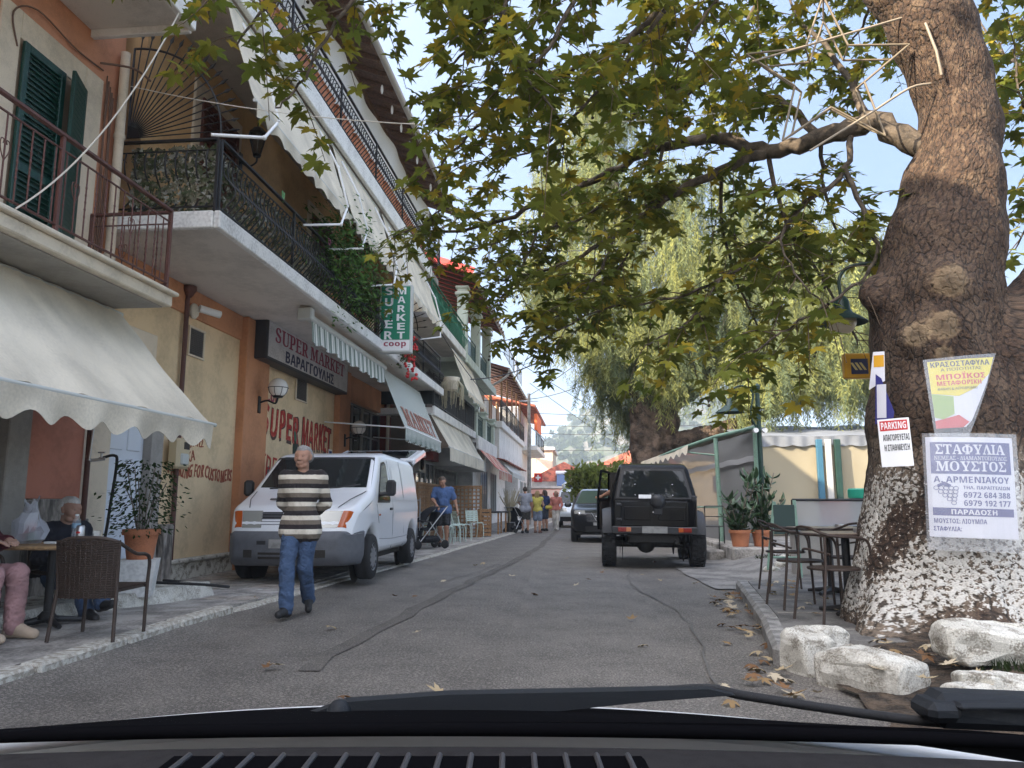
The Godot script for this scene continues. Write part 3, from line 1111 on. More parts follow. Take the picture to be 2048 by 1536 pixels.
func market_building() -> void:
	var B := thing("supermarket_building", "three-storey cream and orange building with the supermarket and black iron balconies", "building")
	var m := MB.new()
	m.span(v3(-10, 0, -8.1), v3(-5.8, 4.27, -17.9))
	m.span(v3(-10, 0, -17.9), v3(-6.6, 4.27, -22.2))
	part("ground_wall", m, mats.cream, B)
	m = MB.new()
	m.span(v3(-5.9, 3.86, -8.1), v3(-5.76, 4.268, -12.3), 0.006)
	m.span(v3(-6.7, 3.66, -18.1), v3(-5.76, 4.268, -22.1), 0.006)
	m.span(v3(-5.9, 4.2, -13.25), v3(-5.765, 4.268, -17.3), 0.006)
	part("orange_band", m, mats.orange_deep, B)
	for z in [[-12.3, -13.25], [-17.3, -18.1], [-21.6, -22.2]]:
		m = MB.new()
		m.span(v3(-5.9, 0.05, z[0]), v3(-5.66, 4.266, z[1]), 0.012)
		part("pilaster", m, mats.orange_deep if z[0] > -20 else mat("dark_red_wall", lin(0.22, 0.045, 0.035), 0.8, "plaster", 0.5), B)
	m = MB.new()
	m.span(v3(-5.9, 0.0, -10.07), v3(-5.72, 0.30, -12.3), 0.01)
	m.span(v3(-5.9, 0.302, -10.07), v3(-5.68, 0.36, -12.3), 0.015)
	m.span(v3(-5.9, 0.0, -13.25), v3(-5.72, 0.34, -17.3), 0.01)
	part("plinth", m, mats.whitewash, B)
	m = MB.new()
	m.tube([v3(-5.74, 0.3, -10.42), v3(-5.74, 4.15, -10.42)], 0.035, 8)
	m.lathe([v2(0.04, 0), v2(0.1, 0.1), v2(0.1, 0.16), v2(0.0, 0.16)], 12, v3(-5.72, 4.1, -10.42))
	part("drainpipe", m, mats.brown_iron, B)
	m = MB.new()
	m.tube([v3(-5.62, 0.1, -21.5), v3(-5.62, 4.2, -21.5)], 0.05, 8)
	part("drainpipe", m, mats.cream_pale, B)
	grille_vent(B, v3(-5.79, 3.5, -10.82), 0.44, 0.42)
	grille_vent(B, v3(-5.79, 3.42, -15.15), 0.6, 0.44)
	m = MB.new()
	m.span(v3(-6.6, 0.1, -18.1), v3(-5.85, 0.75, -21.6), 0.01)
	part("shop_sill", m, mats.grey_wall, B)
	for i in 2:
		wall_window(B, v3(-5.9, 2.9, -18.98 - i * 1.76), 1.74, 1.5, mat("alu_grey", lin(0.22, 0.21, 0.19), 0.5), 2, 2)
		wall_window(B, v3(-5.9, 1.44, -18.98 - i * 1.76), 1.74, 1.38, mats.alu_grey, 2, 1)
	m = MB.new()
	m.span(v3(-6.0, 4.275, -8.16), v3(-4.22, 4.40, -22.1))
	part("balcony_slab", m, mats.soffit, B)
	m = MB.new()
	m.span(v3(-4.218, 4.25, -8.1), v3(-4.14, 4.46, -22.15), 0.012)
	m.span(v3(-5.6, 4.25, -8.08), v3(-4.22, 4.455, -8.158), 0.012)
	part("balcony_fascia", m, mats.white_paint, B)
	m = MB.new()
	m.span(v3(-5.7, 4.405, -8.17), v3(-4.23, 4.452, -22.1))
	part("balcony_floor", m, mats.concrete, B)
	m = MB.new()
	m.span(v3(-10, 4.46, -8.35), v3(-5.33, 7.4, -22.1))
	part("first_floor_wall", m, mats.tan, B)
	m = MB.new()
	m.span(v3(-10, 7.74, -8.35), v3(-5.8, 10.1, -22.1))
	part("second_floor_wall", m, mats.orange_deep, B)
	for z in [-10.2, -14.6, -19.2]:
		m = MB.new()
		m.span(v3(-5.38, 4.46, z + 0.72), v3(-5.295, 6.98, z - 0.72), 0.01)
		part("door_surround", m, mats.cream_pale, B)
		var bw := mat("shutter_brown", lin(0.13, 0.04, 0.025), 0.6, "wood", 1.0)
		shutter(B, v3(-5.275, 4.47, z + 0.55), 0.0, 0.55, 2.3, bw, 0.075)
		shutter(B, v3(-5.275, 4.47, z - 0.01), 0.0, 0.55, 2.3, bw, 0.075)
		m = MB.new()
		m.span(v3(-5.85, 7.76, z + 0.6), v3(-5.77, 9.8, z - 0.6), 0.01)
		part("balcony_door", m, bw, B)
	var iron: Material = mats.black_iron
	railing(B, v3(-5.52, 4.46, -8.2), v3(-4.26, 4.46, -8.2), 0.92, "belly", iron, 0.115, 1.3)
	railing(B, v3(-4.24, 4.46, -8.24), v3(-4.24, 4.46, -22.0), 0.92, "belly", iron, 0.118, 2.3)
	railing(B, v3(-4.30, 7.74, -7.95), v3(-4.30, 7.74, -22.0), 0.88, "belly", iron, 0.125, 2.3)
	var c := v3(-5.40, 5.44, -8.2)
	m = MB.new()
	var arc := []
	for i in 19:
		var a := PI / 2 * i / 18.0
		arc.append(c + v3(sin(a) * 1.16, cos(a) * 1.16, 0))
	m.tube(arc, 0.014, 6)
	m.tube([c, arc[0]], 0.013, 6)
	m.prism(PackedVector2Array([v2(0, 0), v2(0.16, 0), v2(0.12, 0.11), v2(0, 0.16)]), 0.02, Transform3D(Basis.IDENTITY, c))
	var fan := part("spear_fan", m, iron, B)
	for i in 16:
		var a := deg_to_rad(4.0 + 5.6 * i)
		var d := v3(sin(a), cos(a), 0)
		var s := MB.new()
		s.bar(c + d * 0.1, c + d * 1.32, 0.008, 5)
		s.tube([c + d * 1.28, c + d * 1.32, c + d * 1.40], [0.008, 0.022, 0.001], 6)
		part("spear", s, iron, fan)
	c = v3(-5.3, 5.5, -19.0)
	m = MB.new()
	arc = []
	for i in 13:
		var a := PI / 2 * i / 12.0
		arc.append(c + v3(sin(a) * 1.05, cos(a) * 1.05, 0))
	m.tube(arc, 0.014, 5)
	var fan2 := part("spear_fan", m, iron, B)
	for i in 11:
		var a := deg_to_rad(6.0 + 8.0 * i)
		var d := v3(sin(a), cos(a), 0)
		var s := MB.new()
		s.tube([c + d * 0.1, c + d * 1.2, c + d * 1.24, c + d * 1.32], [0.009, 0.009, 0.02, 0.001], 5)
		part("spear", s, iron, fan2)
	m = MB.new()
	m.span(v3(-5.85, 7.42, -7.62), v3(-4.33, 7.56, -20.6))
	part("balcony_slab", m, mats.soffit, B)
	m = MB.new()
	m.span(v3(-4.328, 7.38, -7.6), v3(-4.24, 7.735, -20.65), 0.012)
	part("balcony_fascia", m, mats.white_paint, B)
	m = MB.new()
	m.span(v3(-5.85, 7.562, -7.62), v3(-4.33, 7.73, -22.05))
	part("balcony_floor", m, mats.concrete, B)
	var eave := v3(-3.95, 9.93, 0)
	m = MB.new()
	var rise := atan2(1.5, 4.0)
	m.bev(v3(-6.3, 10.82, -14.8), v3(5.0, 0.06, 15.4), 0.0, Basis(Vector3.BACK, -rise))
	part("roof_boards", m, mat("roof_boards", lin(0.20, 0.12, 0.08), 0.8, "wood", 0.7), B)
	m = MB.new()
	m.bev(v3(-6.3, 10.90, -14.8), v3(5.1, 0.07, 15.6), 0.01, Basis(Vector3.BACK, -rise))
	var roof := part("roof", m, mats.roof_red, B)
	m = MB.new()
	m.bev(Vector3.ZERO, v3(2.4, 0.12, 0.075), 0.006, Basis(Vector3.BACK, -rise))
	var rafter := m.mesh()
	for i in 26:
		var o := part("rafter", rafter, mats.wood_dark, B)
		o.position = v3(-5.12, 10.29, -7.6 - i * 0.575)
	m = MB.new()
	m.span(v3(-4.72, 9.76, -7.2), v3(-4.62, 9.90, -22.4), 0.01)
	part("eave_beam", m, mats.wood_dark, B)
	m = MB.new()
	m.tube([v3(-3.93, 9.93, -7.1), v3(-3.93, 9.90, -22.5)], 0.065, 10)
	m.tube(bez([v3(-3.93, 9.88, -22.4), v3(-3.93, 9.68, -22.42), v3(-4.3, 9.5, -22.42), v3(-4.4, 9.3, -22.42), v3(-4.4, 8.2, -22.42)], 5), 0.04, 8)
	part("gutter", m, mat("gutter_grey", lin(0.42, 0.40, 0.37), 0.5), roof)
	m = MB.new()
	m.ball(Vector3.ZERO, v3(0.03, 0.11, 0.03), 8, 6)
	var peg := m.mesh()
	for i in 9:
		var o := part("eave_light", peg, mats.white_gloss, B)
		o.position = v3(-4.2, 9.80, -14.9 - i * 0.86)
	for i in 11:
		var z := -8.6 - i * 1.12
		m = MB.new()
		m.bev(v3(-4.47, 7.98, z), v3(0.22, 0.46, 0.98), 0.05)
		m.bev(v3(-4.47, 8.2, z), v3(0.26, 0.06, 1.02), 0.02)
		part("planter", m, mats.terracotta, B)

func further_houses() -> void:
	var C := thing("netted_balcony_house", "pale house with green netting along its upper balcony, beside the supermarket", "house")
	var m := MB.new()
	m.span(v3(-10, 0, -22.25), v3(-5.9, 9.2, -27.2))
	part("wall", m, mats.cream_pale, C)
	m = MB.new()
	m.span(v3(-10, 9.2, -22.25), v3(-5.9, 10.2, -26.0))
	part("parapet", m, mats.cream_pale, C)
	m = MB.new()
	m.span(v3(-6.0, 3.62, -21.2), v3(-4.28, 3.80, -29.2), 0.012)
	m.span(v3(-4.278, 3.58, -21.15), v3(-4.2, 3.84, -29.25), 0.01)
	part("balcony_slab", m, mats.white_wall, C)
	m = MB.new()
	m.span(v3(-5.95, 6.26, -20.7), v3(-4.28, 6.44, -26.6), 0.012)
	m.span(v3(-4.278, 6.2, -20.68), v3(-4.2, 6.47, -26.65), 0.01)
	part("balcony_slab", m, mats.white_wall, C)
	var gn := mat("green_net", lin(0.03, 0.16, 0.09), 0.7, "fine", 2.0)
	railing(C, v3(-4.26, 6.47, -20.75), v3(-4.26, 6.47, -26.55), 0.92, "belly", gn, 0.125, 2.4)
	m = MB.new()
	m.sheet(24, 4, func(u, v): return v3(-4.30 + 0.03 * sin(u * 40.0 + v * 3.0), 6.50 + 0.85 * v, -20.8 - 5.7 * u), 0.006)
	part("balcony_net", m, gn, C)
	railing(C, v3(-4.26, 3.84, -21.2), v3(-4.26, 3.84, -29.1), 0.92, "plain", mats.black_iron, 0.14, 2.2)
	m = MB.new()
	m.sheet(40, 4, func(u, v): return v3(-4.31 + 0.02 * sin(u * 70.0 + v * 2.0), 3.9 + 0.82 * v, -21.25 - 7.8 * u), 0.006)
	m.sheet(8, 3, func(u, v): return v3(-5.8 + 1.5 * u, 3.9 + 0.82 * v, -21.22 + 0.015 * sin(u * 30.0)), 0.006)
	part("balcony_screen", m, mat("screen_dark", lin(0.028, 0.036, 0.035), 0.8, "cloth", 0.8), C)
	m = MB.new()
	m.span(v3(-5.95, 3.86, -22.8), v3(-5.85, 6.0, -24.0), 0.01)
	m.span(v3(-5.95, 3.86, -25.2), v3(-5.85, 6.0, -26.6), 0.01)
	part("balcony_door", m, mats.wood_dark, C)
	m = MB.new()
	m.span(v3(-5.95, 6.5, -23.0), v3(-5.85, 8.6, -24.4), 0.01)
	part("balcony_door", m, mats.wood_dark, C)
	m = MB.new()
	m.bev(v3(-5.2, 8.0, -25.6), v3(0.34, 0.55, 0.8), 0.03)
	part("air_conditioner", m, mats.cream_pale, C)
	m = MB.new()
	m.span(v3(-6.5, 9.9, -22.5), v3(-5.9, 11.2, -23.1), 0.02)
	part("chimney", m, mats.cream_pale, C)
	m = MB.new()
	m.span(v3(-6.6, 0.06, -22.2), v3(-5.6, 3.6, -22.8), 0.01)
	m.span(v3(-6.6, 0.06, -25.2), v3(-5.7, 3.6, -25.6), 0.01)
	part("red_pier", m, mats.dark_red_wall, C)
	m = MB.new()
	m.span(v3(-5.9, 2.7, -22.8), v3(-5.62, 3.6, -29.2), 0.01)
	part("shop_fascia", m, mats.dark_red_wall, C)
	wall_window(C, v3(-5.75, 1.35, -24.0), 2.3, 2.5, mat("frame_pale", lin(0.50, 0.52, 0.50), 0.5), 3, 2)
	wall_window(C, v3(-5.75, 1.35, -27.3), 3.2, 2.5, mats.frame_pale, 4, 1)
	var D := thing("columned_house", "pale green house with square balcony columns under a red roof", "house")
	m = MB.new()
	m.span(v3(-10, 0, -27.25), v3(-5.9, 9.4, -35.2))
	part("wall", m, mats.pale_green_wall, D)
	m = MB.new()
	m.span(v3(-6, 6.12, -26.7), v3(-4.25, 6.34, -35.4), 0.012)
	m.span(v3(-4.248, 6.08, -26.68), v3(-4.15, 6.40, -35.45), 0.012)
	part("balcony_slab", m, mats.pale_green_wall, D)
	m = MB.new()
	m.span(v3(-6, 3.44, -29.3), v3(-4.2, 3.66, -35.4), 0.012)
	m.span(v3(-4.198, 3.2, -29.28), v3(-4.1, 3.72, -35.45), 0.012)
	part("balcony_slab", m, mats.white_wall, D)
	for lv in [[6.40, [-26.9, -30.2, -33.6], 2.5], [3.72, [-29.6, -32.4, -35.2], 2.45]]:
		var zs: Array = lv[1]
		for z in zs:
			m = MB.new()
			var top: float = lv[0] + lv[2]
			if lv[0] < 5: top = lv[0] + 1.25
			m.span(v3(-4.56, lv[0], z + 0.18), v3(-4.2, top, z - 0.18), 0.02)
			m.span(v3(-4.64, top - 0.34, z + 0.26), v3(-4.12, top - 0.22, z - 0.26), 0.03)
			m.span(v3(-4.62, top - 0.1, z + 0.24), v3(-4.14, top, z - 0.24), 0.02)
			part("column", m, mats.pale_green_wall, D)
		for i in 2:
			railing(D, v3(-4.36, lv[0], zs[i] - 0.2), v3(-4.36, lv[0], zs[i + 1] + 0.2), 0.95, "scroll", mats.green_iron, 0.24, 3.0)
	railing(D, v3(-5.8, 6.4, -26.8), v3(-4.6, 6.4, -26.8), 1.0, "scroll", mats.green_iron, 0.2, 1.2)
	m = MB.new()
	m.bev(Vector3.ZERO, v3(3.0, 0.12, 0.09), 0.0, Basis(Vector3.BACK, -0.33))
	var rm := m.mesh()
	for i in 14: part("rafter", rm, mats.wood_dark, D).position = v3(-5.2, 9.55, -26.4 - i * 0.68)
	m = MB.new()
	m.bev(v3(-6.4, 10.04, -31.0), v3(5.4, 0.07, 9.9), 0.01, Basis(Vector3.BACK, -0.33))
	m.bev(v3(-6.4, 10.1, -26.02), v3(5.4, 0.24, 0.06), 0.01, Basis(Vector3.BACK, -0.33))
	var rf := part("roof", m, mat("roof_bright", lin(0.60, 0.06, 0.05), 0.6), D)
	m = MB.new()
	m.tube([v3(-3.88, 9.12, -26.0), v3(-3.88, 9.1, -36.1)], 0.07, 8)
	m.tube(bez([v3(-3.88, 9.05, -36.0), v3(-3.88, 8.85, -36.0), v3(-4.4, 8.7, -35.9), v3(-4.5, 8.3, -35.9)], 4), 0.05, 6)
	part("gutter", m, mats.gutter_grey, rf)
	for z in [-28.5, -31.8]:
		for y in [3.72, 6.4]:
			m = MB.new()
			m.span(v3(-5.95, y, z + 0.6), v3(-5.86, y + 2.1, z - 0.6), 0.01)
			part("balcony_door", m, mats.wood_dark, D)
	m = MB.new()
	m.span(v3(-5.92, 0.75, -29.6), v3(-5.88, 2.5, -34.8))
	var gl := part("shop_window", m, mats.dark_glass, D)
	m = MB.new()
	for i in 26:
		var z := -29.6 - 0.3 * i
		for s in [-1.0, 1.0]:
			var a := v3(-5.86, 0.75, z)
			var b := v3(-5.86, 2.5, z - s * 0.95)
			if b.z < -34.8 or b.z > -29.5 or a.z < -34.8: continue
			m.bar(a, b, 0.014, 4)
	part("window_grille", m, mats.frame_pale, gl)
	m = MB.new()
	m.span(v3(-5.9, 2.55, -29.3), v3(-4.6, 3.4, -35.3), 0.01)
	part("shop_fascia", m, mats.canvas_grey, D)
	var E := thing("roof_terrace_house", "white house with brown wooden terrace roof and dark railings further down the street", "house")
	m = MB.new()
	m.span(v3(-10, 0, -35.3), v3(-5.2, 6.6, -49.5))
	part("wall", m, mats.white_wall, E)
	m = MB.new()
	m.span(v3(-5.2, 4.7, -36.2), v3(-3.95, 5.0, -49.6), 0.015)
	m.span(v3(-5.2, 3.2, -36.3), v3(-4.1, 4.7, -49.4), 0.015)
	part("balcony_slab", m, mats.white_wall, E)
	railing(E, v3(-4.0, 5.0, -36.3), v3(-4.0, 5.0, -49.5), 1.0, "plain", mats.black_iron, 0.2, 2.4)
	railing(E, v3(-5.1, 5.0, -36.25), v3(-4.05, 5.0, -36.25), 1.0, "plain", mats.black_iron, 0.2, 1.2)
	m = MB.new()
	m.bar(Vector3.ZERO, v3(0, 2.5, 0), 0.05, 6)
	var pm := m.mesh()
	for i in 5: part("terrace_post", pm, mats.wood_mid, E).position = v3(-4.05, 5.0, -36.8 - i * 2.6)
	m = MB.new()
	m.bev(v3(-5.2, 7.95, -42.5), v3(3.4, 0.1, 13.0), 0.01, Basis(Vector3.BACK, -0.3))
	var er := part("roof", m, mat("roof_brown", lin(0.16, 0.07, 0.05), 0.8), E)
	for i in 12: part("rafter", rm, mats.wood_dark, E).position = v3(-5.0, 7.86, -36.6 - i * 1.08)
	m = MB.new()
	m.tube(bez([v3(-3.6, 7.45, -36.0), v3(-3.6, 7.42, -49.0)], 2), 0.06, 6)
	m.tube(bez([v3(-3.6, 7.4, -36.1), v3(-3.75, 7.1, -36.1), v3(-4.6, 6.6, -36.1), v3(-5.2, 6.4, -36.1)], 4), 0.06, 6)
	part("gutter", m, mats.gutter_grey, er)
	railing(E, v3(-3.95, 8.3, -37), v3(-3.95, 8.3, -47), 0.8, "plain", mats.black_iron, 0.4, 2.4)
	wall_window(E, v3(-5.17, 1.7, -39), 2.4, 2.2, mats.frame_pale, 3, 1)
	wall_window(E, v3(-5.17, 1.7, -43), 2.4, 2.2, mats.frame_pale, 3, 1)
	for z in [-38.2, -41.5, -45.0]:
		m = MB.new()
		m.span(v3(-5.24, 5.02, z + 0.6), v3(-5.15, 7.0, z - 0.6), 0.01)
		part("balcony_door", m, mats.wood_mid, E)
	m = MB.new()
	m.sheet(2, 26, func(u, v): return v3(-5.0 + 1.25 * u, 3.42 - 0.26 * u + 0.02 * sin(v * 90.0), -35.6 - 13.0 * v), 0.04)
	part("tiled_hood", m, mats.roof_red, E)
	var F := thing("end_of_street_house", "small white house with orange balcony wall at the end of the row", "house")
	m = MB.new()
	m.span(v3(-9, 0, -49.7), v3(-4.4, 7.4, -62))
	part("wall", m, mats.white_wall, F)
	m = MB.new()
	m.span(v3(-4.4, 4.6, -50.5), v3(-3.2, 4.9, -60), 0.02)
	part("balcony_slab", m, mats.white_wall, F)
	m = MB.new()
	m.span(v3(-3.4, 5.9, -50.5), v3(-3.2, 7.0, -55), 0.02)
	part("balcony_wall", m, mat("orange_bright", lin(0.75, 0.16, 0.05), 0.8), F)
	railing(F, v3(-3.3, 4.9, -50.5), v3(-3.3, 4.9, -60), 1.0, "plain", mats.black_iron, 0.35, 3.0)
	m = MB.new()
	m.bev(v3(-6.0, 8.0, -56), v3(5.6, 0.16, 13), 0.02, Basis(Vector3.BACK, -0.22))
	part("roof", m, mats.roof_red, F)
	for z in [-52.0, -55.0, -58.0]:
		wall_window(F, v3(-4.37, 1.8, z), 1.6, 1.6, mats.frame_pale, 2, 1)

func bark_picture(m: StandardMaterial3D) -> void:
	var w := 1024
	var h := 2048
	var a := noise_bytes(1024, 201, 0.007, 4)
	var b := noise_bytes(1024, 202, 0.06, 5)
	var c := noise_bytes(1024, 203, 0.045, 2, FastNoiseLite.TYPE_CELLULAR)
	var d := noise_bytes(1024, 204, 0.018, 5)
	var e := noise_bytes(1024, 205, 0.22, 2)
	var out := PackedByteArray()
	out.resize(w * h * 3)
	var hi := PackedByteArray()
	hi.resize(w * h)
	var dark := v3(0.17, 0.12, 0.09)
	var mid := v3(0.30, 0.225, 0.165)
	var pale := v3(0.43, 0.36, 0.285)
	var grey := v3(0.52, 0.47, 0.41)
	var white := v3(0.86, 0.85, 0.82)
	for y in h:
		var hy := 6.4 * (1.0 - (y + 0.5) / h)
		var cover := smoothstep(-0.1, 0.35, hy) * (1.0 - smoothstep(1.15, 1.75, hy))
		var up := smoothstep(2.4, 4.2, hy)
		for x in w:
			var i := (y % 1024) * 1024 + x
			var n0 := a[((y / 3) % 1024) * 1024 + x] / 255.0
			var n1 := b[(y % 1024) * 1024 + ((x * 5 / 4) % 1024)] / 255.0
			var crack := smoothstep(0.02, 0.25, c[((y * 3 / 4) % 1024) * 1024 + ((x * 5 / 4) % 1024)] / 255.0)
			var n2 := d[((y / (2 if hy < 2.0 else 1)) % 1024) * 1024 + x] / 255.0
			var fine := e[i] / 255.0
			var col := dark.lerp(mid, clampf(n1 * 1.6 - 0.3, 0, 1))
			col = col.lerp(grey, (0.75 if hy < 1.7 else 0.3 * (1.0 - up)) * smoothstep(0.3, 0.6, n0))
			col = col.lerp(pale, up * smoothstep(0.42, 0.85, n2) * 0.6)
			col *= (0.7 + 0.6 * fine) * lerpf(0.55, 1.0, crack)
			var k := smoothstep(0.0, 0.10, cover * (0.20 + 0.42 * smoothstep(0.36, 0.66, n0)) + (n1 - 0.5) * 1.0 + (fine - 0.5) * 0.45 + (crack - 1.0) * 0.22 - 0.40) * smoothstep(0.0, 0.15, cover)
			col = col.lerp(white * lerpf(0.80, 1.0, fine), k * 0.92)
			var o := (y * w + x) * 3
			out[o] = int(clampf(col.x, 0, 1) * 255)
			out[o + 1] = int(clampf(col.y, 0, 1) * 255)
			out[o + 2] = int(clampf(col.z, 0, 1) * 255)
			hi[y * w + x] = int(255.0 * clampf(crack * 0.45 + n1 * 0.4 + fine * 0.15 + k * 0.08, 0, 1))
	for kn in [[0.474, 2.98, 0.17], [0.452, 2.6, 0.16], [0.40, 2.55, 0.13], [0.452, 2.36, 0.09]]:
		var r: float = kn[2]
		var x0 := int((kn[0] - r / 3.6) * w)
		var y0 := int((1.0 - (kn[1] + r) / 6.4) * h)
		for y in range(y0, y0 + int(2 * r / 6.4 * h)):
			for x in range(x0, x0 + int(2 * r / 3.6 * w)):
				var q := v2((x / float(w) - kn[0]) * 3.6, (1.0 - y / float(h)) * 6.4 - kn[1]).length() / r
				var kk := smoothstep(1.0, 0.55, q + 0.4 * (b[(y % 1024) * 1024 + x] / 255.0 - 0.5)) * 0.7
				var o := (y * w + x) * 3
				for ch in 3: out[o + ch] = int(lerpf(out[o + ch], [168, 145, 112][ch] * (0.55 + 0.5 * q), kk))
	m.albedo_texture = ImageTexture.create_from_image(Image.create_from_data(w, h, false, Image.FORMAT_RGB8, out))
	m.heightmap_enabled = true
	m.heightmap_texture = ImageTexture.create_from_image(Image.create_from_data(w, h, false, Image.FORMAT_L8, hi))
	m.heightmap_scale = 2.2

func roughen(m: MB, amp: float, freq: float, sd: int, stretch := v3(1, 0.45, 1)) -> void:
	var f := FastNoiseLite.new()
	f.seed = sd
	f.frequency = freq
	f.fractal_type = FastNoiseLite.FRACTAL_RIDGED
	f.fractal_octaves = 3
	var e := 0.012
	for i in m.v.size():
		var p := m.v[i] * stretch
		var n := m.n[i]
		var b := f.get_noise_3dv(p)
		var g := v3(f.get_noise_3dv(p + v3(e, 0, 0)) - b, (f.get_noise_3dv(p + v3(0, e, 0)) - b) * stretch.y, f.get_noise_3dv(p + v3(0, 0, e)) - b) * (amp / e)
		m.v[i] += n * (b * amp)
		m.n[i] = (n - (g - n * g.dot(n))).normalized()

func plane_leaf(curl: float) -> MB:
	var m := MB.new()
	var rim: Array[Vector2] = [v2(0, 0.02)]
	var lobes := [[-118.0, 0.52], [-62.0, 0.84], [0.0, 1.0], [62.0, 0.84], [118.0, 0.52]]
	for li in 5:
		var a: float = lobes[li][0]
		var l: float = lobes[li][1]
		var w := 21.0
		if li == 0: rim.append(v2(a - 30, 0.2))
		for q in [[-w, 0.56], [-w * 0.62, 0.74], [-w * 0.5, 0.66], [-w * 0.22, 0.92], [0.0, 1.0], [w * 0.22, 0.92], [w * 0.5, 0.66], [w * 0.62, 0.74], [w, 0.56]]:
			if q[1] == 0.92:
				rim.append(v2(a + q[0], l * 0.80))
			else:
				rim.append(v2(a + q[0], l * q[1]))
		if li < 4:
			rim.append(v2((a + lobes[li + 1][0]) / 2.0, 0.36))
		else:
			rim.append(v2(a + 30, 0.2))
	var pts: Array[Vector3] = []
	for r in rim:
		var t := deg_to_rad(r.x)
		var x := sin(t) * r.y
		var z := -cos(t) * r.y
		pts.append(v3(x, -curl * r.y * r.y + 0.10 * absf(sin(t * 2.9)) * r.y, z - 0.18))
	var mid := v3(0, 0.03, -0.24)
	for i in pts.size():
		var a := pts[i]
		var b := pts[(i + 1) % pts.size()]
		var n1 := v3(-a.x * 0.25, 1, curl * 0.5).normalized()
		m.tri_n(mid, b, a, Vector3.UP, n1, n1)
	m.tube([v3(0, 0, 0.28), v3(0, 0.02, 0.05), v3(0, 0.01, -0.18)], 0.012, 3, false)
	return m

